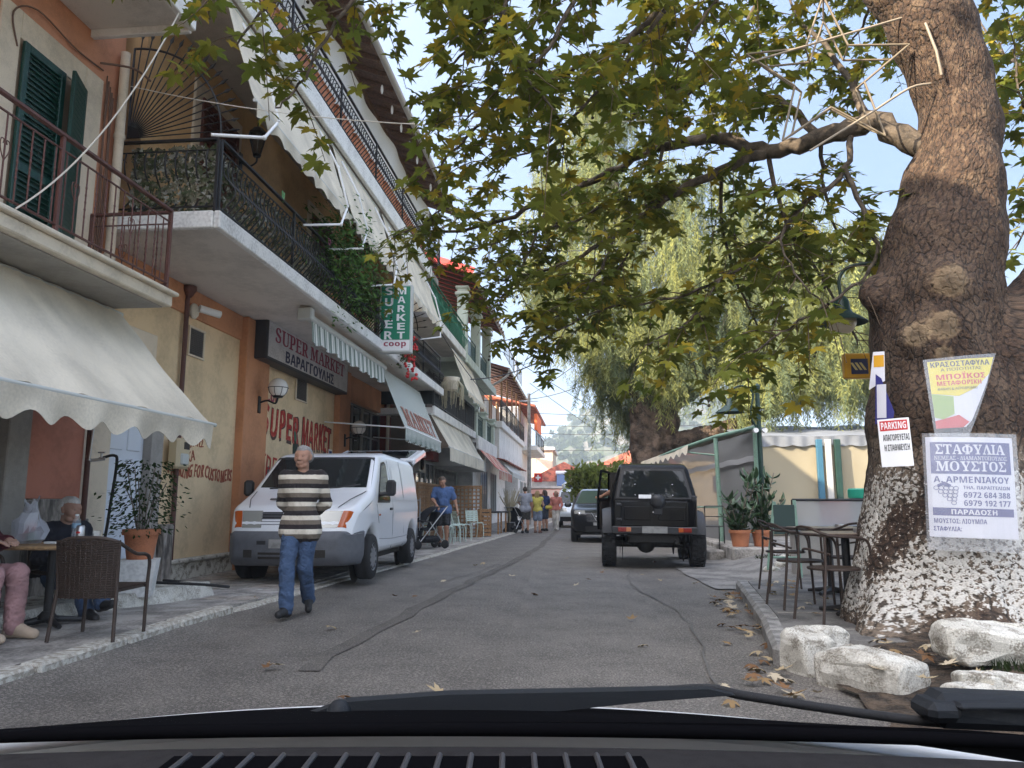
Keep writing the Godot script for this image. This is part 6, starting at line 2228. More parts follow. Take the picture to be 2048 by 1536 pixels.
	for i in 3600:
		var along := g.randf()
		var y := 4.5 + g.randf() * 0.82
		var p: Vector3
		var nrm: Vector3
		if i % 4 == 0:
			p = v3(-5.35 + 1.08 * along, y, -8.26 + g.randf_range(-0.02, 0.02))
			nrm = v3(0, 0, 1)
		else:
			p = v3(-4.38 + g.randf_range(-0.02, 0.02), y, -8.3 - 6.2 * along * (1.0 if g.randf() < 0.8 else 1.1))
			nrm = v3(1, 0, 0)
		nrm = (nrm + v3(g.randfn(), g.randfn(), g.randfn()) * 0.45).normalized()
		var u := nrm.cross(v3(g.randfn(), g.randfn(), g.randfn())).normalized() * g.randf_range(0.03, 0.06)
		var w := nrm.cross(u).normalized() * g.randf_range(0.02, 0.04)
		var k := g.randf()
		net.col = Color(0.06, 0.075, 0.035) if k < 0.45 else (Color(0.16, 0.15, 0.10) if k < 0.82 else Color(0.33, 0.33, 0.29))
		net.tri(p - u - w, p + u * 0.6 - w * 0.4, p + w)
		net.tri(p - u, p + u * 0.3 + w, p - u * 0.2 + w * 1.5)
	var cn := one("camouflage_net", net, mats.tinted, "dark green camouflage leaf netting tied behind the bellied balcony railing", "netting")
	cn.set_meta("kind", "stuff")
	for q in [[v3(-4.12, 5.30, -12.6), v3(0.55, 1.05, 1.35), 2600, v3(0.08, 0.15, 0.04), "bushy dark green balcony plant spilling over the railing"], [v3(-4.2, 4.98, -14.15), v3(0.34, 0.6, 0.65), 900, v3(0.06, 0.10, 0.03), "light green trailing balcony plant beside the upright sign"], [v3(-4.15, 4.6, -16.9), v3(0.28, 0.42, 0.8), 420, v3(0.05, 0.09, 0.025), "small balcony plant with red flowers below the upright sign"]]:
		var BP := thing("balcony_plant", q[4], "plant", q[0], 0.0, "plants along the first balcony")
		m = MB.new()
		var sz: Vector3 = q[1]
		for i in 9:
			m.tube(bez([v3(-0.05, -0.4, rr(-0.3, 0.3)), v3(rr(-0.2, 0.2), 0.0, rr(-0.6, 0.6) * sz.z), v3(rr(-0.5, 0.6) * sz.x, rr(-0.6, 0.9) * sz.y, rr(-0.9, 0.9) * sz.z)], 4), 0.008, 4)
		part("stem", m, mats.wood_dark, BP)
		m = MB.new()
		m.bev(v3(-4.42 - q[0].x, 4.59 - q[0].y, 0), v3(0.22, 0.24, 0.8), 0.03)
		part("planter", m, mats.terracotta, BP)
		var lf := MB.new()
		lf.tinted = true
		var cc: Vector3 = q[3]
		for i in q[2]:
			var d := v3(rng.randfn(), rng.randfn(), rng.randfn()) * 0.42
			d = d.limit_length(1.15)
			var p := d * sz
			var nrm := (v3(0.6, 1, 0.3) + v3(rng.randfn(), rng.randfn(), rng.randfn()) * 0.6).normalized()
			var u := nrm.cross(v3(rng.randfn(), rng.randfn(), rng.randfn())).normalized() * rr(0.035, 0.07)
			var w := nrm.cross(u).normalized() * 0.022
			var k := rr(0.7, 1.5)
			lf.col = Color(cc.x * k, cc.y * k, cc.z * k)
			lf.tri(p - u, p + w, p + u)
			lf.tri(p - u, p + u, p - w)
		part("foliage", lf, mats.leaf, BP)
		if q[2] == 420:
			var fl := MB.new()
			for i in 60:
				fl.ball(v3(0.25 + rr(-0.12, 0.12), rr(-0.75, 0.25), 0.1 + rr(-0.25, 0.25)), Vector3.ONE * rr(0.02, 0.04), 6, 4)
			part("flower", fl, mats.red, BP)
	var HB := thing("hanging_basket", "pale hanging basket with trailing dry stems on the netted house balcony", "hanging basket", v3(-4.0, 4.5, -22.6))
	m = MB.new()
	m.lathe([v2(0.0, -0.05), v2(0.2, 0.0), v2(0.27, 0.35), v2(0.26, 0.36)], 12)
	part("pot", m, mats.canvas_white, HB)
	m = MB.new()
	for i in 90:
		var a := rr(0, TAU)
		m.tube([v3(cos(a) * 0.2, 0.3, sin(a) * 0.2), v3(cos(a) * 0.38, 0.1, sin(a) * 0.38), v3(cos(a) * rr(0.25, 0.42), -rr(0.2, 0.6), sin(a) * rr(0.25, 0.42))], 0.008, 3, false)
	part("trailing_stem", m, mat("dry_stem", lin(0.40, 0.36, 0.25), 0.9), HB)
	for q in [[v3(-4.24, 5.42, -10.1), lin(0.25, 0.6, 0.3), "green clothes peg on the first balcony rail"], [v3(-4.24, 5.42, -12.1), lin(0.75, 0.22, 0.42), "pink clothes peg on the first balcony rail"]]:
		m = MB.new()
		for s in [-1.0, 1.0]: m.bev(v3(0, 0.02, s * 0.02), v3(0.02, 0.16, 0.014), 0.003, Basis(Vector3.RIGHT, s * 0.2))
		var o := one("clothes_peg", m, mat("peg" + str(q[1].r), q[1], 0.5), q[2], "clothes peg")
		o.position = q[0]
	for q in [[v3(-4.6, 6.6, -36.2), 3.8, "tall television aerial on the white column house roof edge"], [v3(-4.2, 7.6, -46.0), 3.2, "television aerial further down the street, above the terrace roof"], [v3(-3.6, 4.0, -56.0), 4.2, "thin mast with red bands at the end of the street"]]:
		var an := thing("aerial_mast", q[2], "aerial", q[0], 0.0, "aerials over the roofs")
		m = MB.new()
		m.bar(Vector3.ZERO, v3(0, q[1], 0), 0.025, 5)
		part("mast", m, mats.steel, an)
		m = MB.new()
		m.bar(v3(-0.7, q[1] - 0.3, 0), v3(0.7, q[1] - 0.2, 0), 0.012, 4)
		for i in 9: m.bar(v3(-0.6 + 0.15 * i, q[1] - 0.55, 0), v3(-0.6 + 0.15 * i, q[1] + 0.05, 0), 0.008, 4)
		part("element", m, mats.steel, an)
	var UP := thing("utility_pole", "grey utility pole with bracket at the bend of the street", "pole", v3(-3.0, 0, -40.5))
	m = MB.new()
	m.tube([Vector3.ZERO, v3(0, 6.9, 0)], [0.11, 0.08], 8)
	part("pole", m, mats.concrete, UP)
	m = MB.new()
	m.bar(v3(-0.5, 6.5, 0), v3(0.5, 6.5, 0), 0.03, 5)
	m.bar(v3(0.0, 5.2, 0), v3(0.9, 4.4, 0), 0.03, 5)
	part("crossarm", m, mats.steel, UP)

func round_poly(p: Array, r: Array, n := 4) -> PackedVector2Array:
	var out := PackedVector2Array()
	var k := p.size()
	for i in k:
		var a: Vector2 = p[(i + k - 1) % k]
		var b: Vector2 = p[i]
		var c: Vector2 = p[(i + 1) % k]
		var rad: float = minf(r[i], minf(a.distance_to(b), b.distance_to(c)) * 0.48)
		if rad < 0.004:
			out.append(b)
			continue
		var s := b + (a - b).normalized() * rad
		var e := b + (c - b).normalized() * rad
		for j in n + 1:
			var t := float(j) / n
			out.append(s.lerp(b, t).lerp(b.lerp(e, t), t))
	return out

func shell(prof: PackedVector2Array, hw: Callable, bevel: float, bow: Callable, across := 10) -> MB:
	if Geometry2D.is_polygon_clockwise(prof):
		prof = prof.duplicate()
		prof.reverse()
	var n := prof.size()
	var inn := PackedVector2Array()
	for i in n:
		var a := prof[(i + n - 1) % n]
		var b := prof[(i + 1) % n]
		var d := (b - a).normalized()
		inn.append(v2(-d.y, d.x))
	var cols := []   
	var rings := 4
	for k in rings: cols.append([-1.0, 1.0 - float(k) / rings])
	for k in across + 1: cols.append([-1.0 + 2.0 * k / across, 0.0])
	for k in rings: cols.append([1.0, float(k + 1) / rings])
	var P := []
	for i in n:
		var row: Array[Vector3] = []
		for c in cols:
			var t: float = c[1] * PI / 2
			var q: Vector2 = prof[i] + inn[i] * bevel * (1.0 - cos(t))
			var w: float = hw.call(q.x, q.y)
			var x: float = c[0] * (w - bevel * (1.0 - sin(t)))
			var s: float = c[0]
			row.append(v3(x, q.y, q.x + bow.call(q.x, q.y) * (1.0 - s * s)))
		P.append(row)
	var m := MB.new()
	var nc := cols.size()
	var N := []
	for i in n:
		var row: Array[Vector3] = []
		for j in nc:
			var di: Vector3 = P[(i + 1) % n][j] - P[(i + n - 1) % n][j]
			var dj: Vector3 = P[i][mini(j + 1, nc - 1)] - P[i][maxi(j - 1, 0)]
			row.append(di.cross(dj).normalized())
		N.append(row)
	var top := 0
	for i in n:
		if prof[i].y > prof[top].y: top = i
	var flip: bool = N[top][nc / 2].y < 0
	for i in n:
		var i2 := (i + 1) % n
		for j in nc - 1:
			if flip:
				m.tri_n(P[i][j], P[i][j + 1], P[i2][j + 1], -N[i][j], -N[i][j + 1], -N[i2][j + 1])
				m.tri_n(P[i][j], P[i2][j + 1], P[i2][j], -N[i][j], -N[i2][j + 1], -N[i2][j])
			else:
				m.tri_n(P[i][j], P[i2][j + 1], P[i][j + 1], N[i][j], N[i2][j + 1], N[i][j + 1])
				m.tri_n(P[i][j], P[i2][j], P[i2][j + 1], N[i][j], N[i2][j], N[i2][j + 1])
	var inset := PackedVector2Array()
	for i in n: inset.append(prof[i] + inn[i] * bevel)
	for s in [-1.0, 1.0]:
		side_sheet(m, inset, hw, 0.0, s)
	return m

func side_sheet(m: MB, poly: PackedVector2Array, hw: Callable, off: float, s: float) -> void:
	var lo := 1e9
	var hi := -1e9
	for p in poly:
		lo = minf(lo, p.y)
		hi = maxf(hi, p.y)
	var y := floorf(lo / 0.09) * 0.09
	while y < hi:
		var bandp := PackedVector2Array([v2(-9, y), v2(9, y), v2(9, y + 0.09), v2(-9, y + 0.09)])
		for q in Geometry2D.intersect_polygons(poly, bandp):
			for k in range(-14, 14):
				var z0 := k * 0.2
				var cell := PackedVector2Array([v2(z0, y - 0.1), v2(z0 + 0.2, y - 0.1), v2(z0 + 0.2, y + 0.2), v2(z0, y + 0.2)])
				for qq in Geometry2D.intersect_polygons(q, cell):
					var ix := Geometry2D.triangulate_polygon(qq)
					for i in range(0, ix.size(), 3):
						var v: Array[Vector3] = []
						var nn: Array[Vector3] = []
						for e in 3:
							var p := qq[ix[i + e]]
							var w: float = hw.call(p.x, p.y)
							v.append(v3(s * (w + off), p.y, p.x))
							var g := v3(s, -(hw.call(p.x, p.y + 0.01) - w) / 0.01, -(hw.call(p.x + 0.01, p.y) - w) / 0.01)
							nn.append(g.normalized())
						var c := (v[1] - v[0]).cross(v[2] - v[0])
						if c.length_squared() < 1e-14: continue
						if c.x * s > 0:
							m.tri_n(v[0], v[1], v[2], nn[0], nn[1], nn[2])
						else:
							m.tri_n(v[0], v[2], v[1], nn[0], nn[2], nn[1])
		y += 0.09

func flank(poly: Array, hw: Callable, off: float, s: float) -> MB:
	var m := MB.new()
	side_sheet(m, PackedVector2Array(poly), hw, off, s)
	return m

func face_patch(p0: Vector2, p1: Vector2, s0: float, s1: float, hw: Callable, bevel: float, bow: Callable, off := 0.006, inset0 := 0.0, inset1 := 0.0) -> MB:
	var m := MB.new()
	var d := (p1 - p0).normalized()
	var nn := v2(d.y, -d.x)
	if nn.x < 0 and p0.x > 0: nn = -nn
	if nn.x > 0 and p0.x < 0: nn = -nn
	m.sheet(12, 5, func(u, v):
		var p := p0.lerp(p1, v) + nn * off
		var s: float = lerpf(s0 + inset0 * v * signf(-s0), s1 - inset1 * v * signf(s1), u)
		var w: float = hw.call(p.x, p.y) - bevel
		var over := maxf(absf(s) - 1.0, 0.0) * w
		var a := minf(over / bevel, 1.35)
		p -= nn * bevel * (1.0 - cos(a))
		s = clampf(s, -1.0, 1.0)
		return v3(s * w + signf(s) * bevel * sin(a), p.y, p.x + bow.call(p.x, p.y) * (1.0 - s * s)))
	var ok := false
	for i in m.n.size():
		if m.n[i].z * signf(p0.x) + m.n[i].y * 0.3 > 0: ok = true
		break
	if not ok:
		for i in range(0, m.v.size(), 3):
			var t := m.v[i + 1]
			m.v[i + 1] = m.v[i + 2]
			m.v[i + 2] = t
		for i in m.n.size(): m.n[i] = -m.n[i]
	return m

func arch(z: float, r: float, y0: float, cy: float) -> Array:
	var out := []
	for i in 11:
		var a := PI - PI * i / 10.0
		out.append(v2(z + cos(a) * r, maxf(y0, cy + sin(a) * r)))
	return out

func wheel(V: Node3D, at: Vector3, r: float, w: float, s: float, style: String) -> void:
	var b := Basis(Vector3.BACK, -PI / 2 * s) 
	var t := MB.new()
	var h := w / 2
	t.lathe([v2(r * 0.62, -h), v2(r * 0.93, -h * 0.98), v2(r, -h * 0.72), v2(r, h * 0.72), v2(r * 0.93, h * 0.98), v2(r * 0.62, h)], 32, at, b, false)
	if style == "mud":
		for i in 26:
			for row in 3:
				var a := TAU * (i + (0.5 if row == 1 else 0.0)) / 26
				var q := Basis(Vector3.UP, a) * Basis(Vector3.RIGHT, 0.5 * (row - 1) + 0.25)
				t.bev(at + b * (Basis(Vector3.UP, a) * v3(r + 0.004, (row - 1) * w * 0.30, 0)), v3(0.03, w * 0.25, r * 0.15), 0.004, b * q)
	else:
		for k in 3:
			t.lathe([v2(r + 0.0015, -h * 0.5 + h * 0.5 * k - 0.004), v2(r + 0.0015, -h * 0.5 + h * 0.5 * k + 0.004)], 24, at, b)
	var wh := part("wheel", t, mats.rubber, V)
	var m := MB.new()
	m.lathe([v2(0, -h * 0.9), v2(r * 0.62, -h * 0.9)], 20, at, b)
	m.lathe([v2(0.0, h * 0.25), v2(r * 0.5, h * 0.25), v2(r * 0.56, h * 0.5), v2(r * 0.62, h * 0.95), v2(r * 0.66, h * 0.96)], 24, at, b)
	m.lathe([v2(r * 0.20, h * 0.25), v2(r * 0.18, h * 0.7), v2(r * 0.12, h * 0.8), v2(0, h * 0.8)], 16, at, b, false)
	if style == "cover":
		m.lathe([v2(r * 0.60, h * 0.8), v2(r * 0.5, h * 0.92), v2(r * 0.3, h * 0.98), v2(0, h * 0.98)], 24, at, b, false)
	elif style == "spokes":
		for i in 5:
			var a := TAU * i / 5
			m.bev(at + b * (Basis(Vector3.UP, a) * v3(r * 0.36, h * 0.62, 0)), v3(r * 0.5, 0.03, r * 0.13), 0.008, b * Basis(Vector3.UP, a))
	part("rim", m, mat("rim_grey", lin(0.28, 0.29, 0.31), 0.4, "", 1, 0, 0.5) if style != "mud" else mats.plastic_black, wh)
	if style == "cover":
		m = MB.new()
		for i in 12:
			var a := TAU * i / 12
			m.bev(at + b * (Basis(Vector3.UP, a) * v3(r * 0.50, h * 0.93, 0)), v3(r * 0.13, 0.012, r * 0.09), 0.004, b * Basis(Vector3.UP, a))
		part("rim_slots", m, mats.plastic_black, wh)

func glass_mats() -> void:
	mat("car_glass", Color(lin(0.03, 0.04, 0.045), 0.82), 0.02)
	mats.car_glass.transparency = BaseMaterial3D.TRANSPARENCY_ALPHA
	mat("lens_clear", lin(0.36, 0.36, 0.33), 0.06, "", 1, 0, 0.25)
	mat("lens_amber", lin(0.46, 0.09, 0.012), 0.12)
	mat("lens_red", lin(0.24, 0.018, 0.012), 0.12)
	mat("plate", lin(0.30, 0.30, 0.29), 0.6, "cloth", 3.0)
	mat("chrome", lin(0.7, 0.7, 0.72), 0.15, "", 1, 0, 1.0)
	var gray := mat("bumper_grey", lin(0.12, 0.125, 0.14), 0.6, "fine", 1.5)

func car_paint(key: String, c: Color) -> StandardMaterial3D:
	var m := mat(key, c, 0.30)
	m.clearcoat_enabled = true
	m.clearcoat = 0.6
	m.clearcoat_roughness = 0.06
	return m

func vehicles() -> void:
	glass_mats()
	white_van()
	black_jeep()
	black_suv()
	far_van()

func white_van() -> void:
	var V := thing("white_van", "white panel van parked nose-out on the pavement with its tailgate raised", "van", v3(-4.08, 0.066, -12.52), 0.03)
	var paint := car_paint("van_white", lin(0.78, 0.80, 0.83))
	var hw := func(z: float, y: float) -> float:
		var w := 0.945
		if y > 1.02: w -= 0.15 * pow((y - 1.02) / 0.86, 1.25)
		if y < 0.5: w -= 0.06 * pow((0.5 - y) / 0.25, 2.0)
		w += 0.006 * exp(-pow((y - 0.97) / 0.035, 2.0))
		if z > 1.5: w -= 0.20 * pow((z - 1.5) / 0.85, 2.2)
		if z < -2.0: w -= 0.10 * pow((-2.0 - z) / 0.35, 2.0)
		return w
	var bow := func(z: float, y: float) -> float:
		return 0.10 * smoothstep(0.6, 2.2, z) - 0.03 * smoothstep(-1.9, -2.3, z)
	var b: Array = [v2(2.16, 0.30), v2(2.26, 0.62), v2(2.20, 0.80), v2(2.05, 1.02), v2(1.36, 1.24), v2(0.62, 1.82), v2(0.1, 1.89), v2(-1.9, 1.87), v2(-2.26, 1.78), v2(-2.33, 1.0), v2(-2.33, 0.36), v2(-2.25, 0.28)]
	var rad: Array = [0.02, 0.1, 0.05, 0.12, 0.10, 0.16, 0.2, 0.2, 0.1, 0.1, 0.04, 0.02]
	var prof := round_poly(b, rad)
	var bottom := []
	bottom.append_array(arch(-1.50, 0.385, 0.28, 0.33))
	bottom.append_array(arch(1.42, 0.385, 0.28, 0.33))
	for p in bottom: prof.append(p)
	part("body", shell(prof, hw, 0.10, bow, 12), paint, V)
	var m := MB.new()
	m.span(v3(-0.78, 0.24, -2.1), v3(0.78, 0.7, 2.0))
	part("underbody", m, mats.dark_void, V)
	var bp := round_poly([v2(1.84, 0.24), v2(2.24, 0.24), v2(2.36, 0.36), v2(2.37, 0.62), v2(2.28, 0.70), v2(1.84, 0.70)], [0.0, 0.06, 0.06, 0.05, 0.02, 0.0])
	var bhw := func(z: float, y: float) -> float: return 0.955 - (0.26 * pow((z - 1.7) / 0.67, 2.4) if z > 1.7 else 0.0) - (0.05 * pow((0.42 - y) / 0.18, 2.0) if y < 0.42 else 0.0)
	var bbow := func(z: float, y: float) -> float: return 0.11 * smoothstep(1.9, 2.3, z)
	var bump := part("bumper", shell(bp, bhw, 0.05, bbow, 12), mats.bumper_grey, V)
	for q in [[-0.52, 0.52, 0.40, 0.43], [-0.52, 0.52, 0.345, 0.375]]:
		part("air_slot", face_patch(v2(2.362, q[2]), v2(2.364, q[3]), q[0], q[1], bhw, 0.05, bbow, 0.004), mats.dark_void, bump)
	for s in [-1.0, 1.0]:
		part("fog_recess", face_patch(v2(2.362, 0.36), v2(2.366, 0.46), minf(s * 0.66, s * 0.86), maxf(s * 0.66, s * 0.86), bhw, 0.05, bbow, 0.004), mats.dark_void, bump)
		part("tow_slot", face_patch(v2(2.367, 0.53), v2(2.368, 0.58), minf(s * 0.36, s * 0.56), maxf(s * 0.36, s * 0.56), bhw, 0.05, bbow, 0.004), mats.plastic_black, bump)
	part("number_plate", face_patch(v2(2.37, 0.485), v2(2.37, 0.60), -0.29, 0.29, bhw, 0.05, bbow, 0.012), mats.plate, bump)
	var n0 := v2(2.213, 0.745)
	var n1 := v2(2.085, 0.985)
	for s in [-1.0, 1.0]:
		var lo := minf(s * 0.13, s * 0.54)
		var hi := maxf(s * 0.13, s * 0.54)
		var gr := part("grille", face_patch(n0.lerp(n1, 0.05), n0.lerp(n1, 0.86), lo, hi, hw, 0.10, bow, 0.006), mats.plastic_black, V)
		for k in 5:
			part("slat", face_patch(n0.lerp(n1, 0.14 + 0.15 * k), n0.lerp(n1, 0.18 + 0.15 * k), lo, hi, hw, 0.10, bow, 0.014), mats.bumper_grey, gr)
		lo = minf(s * 0.52, s * 0.93)
		hi = maxf(s * 0.52, s * 0.93)
		var hl := part("headlight", face_patch(n0.lerp(n1, -0.02), n0.lerp(n1, 0.92), lo, hi, hw, 0.10, bow, 0.010), mats.lens_clear, V)
		m = MB.new()
		m.ball(v3(s * 0.52, 0.86, 2.15), v3(0.07, 0.07, 0.045), 12, 8)
		part("reflector", m, mats.chrome, hl)
		var am := MB.new()
		am.add(face_patch(n0.lerp(n1, 0.0), n0.lerp(n1, 0.92), minf(s * 0.935, s * 1.12), maxf(s * 0.935, s * 1.12), hw, 0.10, bow, 0.012))
		part("indicator", am, mats.lens_amber, V)
	var w0 := v2(1.32, 1.265)
	var w1 := v2(0.665, 1.785)
	part("windscreen_border", face_patch(w0.lerp(w1, -0.02), w0.lerp(w1, 1.0), -1.07, 1.07, hw, 0.10, bow, 0.004), mats.plastic_black, V)
	part("windscreen", face_patch(w0.lerp(w1, 0.06), w0.lerp(w1, 0.93), -0.99, 0.99, hw, 0.10, bow, 0.008), mats.dark_glass, V)
	m = MB.new()
	for q in [[-0.62, 0.1], [0.1, 0.72]]:
		m.tube([v3(q[0], 1.285, 1.385), v3(lerpf(q[0], q[1], 0.5), 1.30, 1.405), v3(q[1], 1.345, 1.335)], 0.011, 5)
	part("wiper", m, mats.plastic_black, V)
	m = MB.new()
	for s in [-1.0, 1.0]:
		m.tube([v3(s * 0.83, 1.26, 1.30), v3(s * 0.72, 1.13, 1.82), v3(s * 0.62, 1.015, 2.09)], 0.006, 4)
		m.bev(v3(s * 0.33, 1.13, 1.84), v3(0.2, 0.012, 0.045), 0.004, Basis(Vector3.RIGHT, 0.3))
	part("bonnet_seam", m, mats.plastic_black, V)
	for s in [-1.0, 1.0]:
		var dw := [v2(1.16, 1.08), v2(0.96, 1.32), v2(0.60, 1.70), v2(0.36, 1.73), v2(0.27, 1.69), v2(0.27, 1.12), v2(0.34, 1.08)]
		part("window_border", flank(dw, hw, 0.004, s), mats.plastic_black, V)
		part("side_window", flank([v2(1.05, 1.12), v2(0.90, 1.33), v2(0.575, 1.665), v2(0.37, 1.69), v2(0.31, 1.66), v2(0.31, 1.14), v2(0.36, 1.12)], hw, 0.008, s), mats.dark_glass, V)
		for q in [[-0.02, -0.72], [-0.78, -1.72]]:
			var pn := round_poly([v2(q[0], 1.12), v2(q[0], 1.68), v2(q[1], 1.68), v2(q[1], 1.12)], [0.07, 0.07, 0.07, 0.07])
			part("blank_panel", flank(Array(pn), hw, 0.007, s), paint, V)
		var seam := MB.new()
		var line := func(pts: Array):
			var q3 := []
			for p in pts: q3.append(v3(s * (hw.call(p.x, p.y) + 0.001), p.y, p.x))
			seam.tube(q3, 0.005, 4)
		line.call([v2(0.16, 1.76), v2(0.13, 1.4), v2(0.12, 1.0), v2(0.12, 0.6), v2(0.16, 0.36)])
		line.call([v2(1.20, 1.06), v2(1.16, 0.95), v2(1.05, 0.78)])
		line.call([v2(-0.76, 1.78), v2(-0.76, 1.2), v2(-0.76, 0.6), v2(-0.76, 0.34)])
		line.call([v2(1.0, 0.55), v2(0.2, 0.52), v2(-0.7, 0.52), v2(-1.1, 0.53)])
		part("door_seam", seam, mat("seam_grey", lin(0.25, 0.26, 0.28), 0.6), V)
		m = MB.new()
		m.bev(v3(s * (hw.call(0.28, 0.99) + 0.012), 0.985, 0.29), v3(0.035, 0.04, 0.15), 0.012)
		part("door_handle", m, mats.plastic_black, V)
		m = MB.new()
		m.bev(v3(s * 1.10, 1.30, 0.98), v3(0.15, 0.24, 0.11), 0.035, Basis(Vector3.UP, -s * 0.3))
		m.bar(v3(s * 0.92, 1.2, 0.98), v3(s * 1.06, 1.22, 0.98), 0.03, 8)
		part("mirror", m, mats.plastic_black, V)
		m = MB.new()
		m.bev(v3(s * (hw.call(1.02, 0.90) + 0.005), 0.90, 1.02), v3(0.02, 0.03, 0.05), 0.006)
		part("side_repeater", m, mats.lens_amber, V)
		for z in [-1.50, 1.42]:
			m = MB.new()
			m.lathe([v2(0.0, 0), v2(0.382, 0)], 24, v3(s * 0.70, 0.33, z), Basis(Vector3.BACK, -PI / 2 * s))
			part("arch_liner", m, mats.dark_void, V)
		part("rear_corner", flank([v2(-1.98, 0.34), v2(-2.20, 0.36), v2(-2.20, 0.72), v2(-1.95, 0.66), v2(-1.90, 0.5)], hw, 0.012, s), mats.bumper_grey, V)
	for s in [-1.0, 1.0]:
		wheel(V, v3(s * 0.86, 0.315, 1.42), 0.318, 0.215, s, "cover")
		wheel(V, v3(s * 0.85, 0.315, -1.50), 0.318, 0.215, s, "cover")
	var hinge := Transform3D(Basis(Vector3.RIGHT, 0.20), v3(0, 1.86, -2.18))
	m = MB.new()
	m.add(MB.new().bev(v3(0, 0.03, -0.60), v3(1.62, 0.07, 1.22), 0.03), hinge)
	for s in [-1.0, 1.0]:
		m.add(MB.new().bev(v3(s * 0.80, 0.0, -0.62), v3(0.09, 0.15, 1.2), 0.04), hinge)
	var tg := part("tailgate", m, paint, V)
	m = MB.new()
	m.add(MB.new().bev(v3(0, 0.068, -0.56), v3(1.38, 0.016, 0.95), 0.004), hinge)
	part("tailgate_glass", m, mats.dark_glass, tg)
	m = MB.new()
	for s in [-1.0, 1.0]: m.bar(v3(s * 0.72, 1.5, -2.25), hinge * v3(s * 0.72, 0, -0.7), 0.012, 5)
	part("gas_strut", m, mats.steel, tg)
	m = MB.new()
	m.tube([v3(-0.6, 1.90, -1.95), v3(0, 1.915, -2.02), v3(0.6, 1.90, -1.95)], 0.03, 6)
	part("roof_spoiler", m, mats.plastic_black, V)

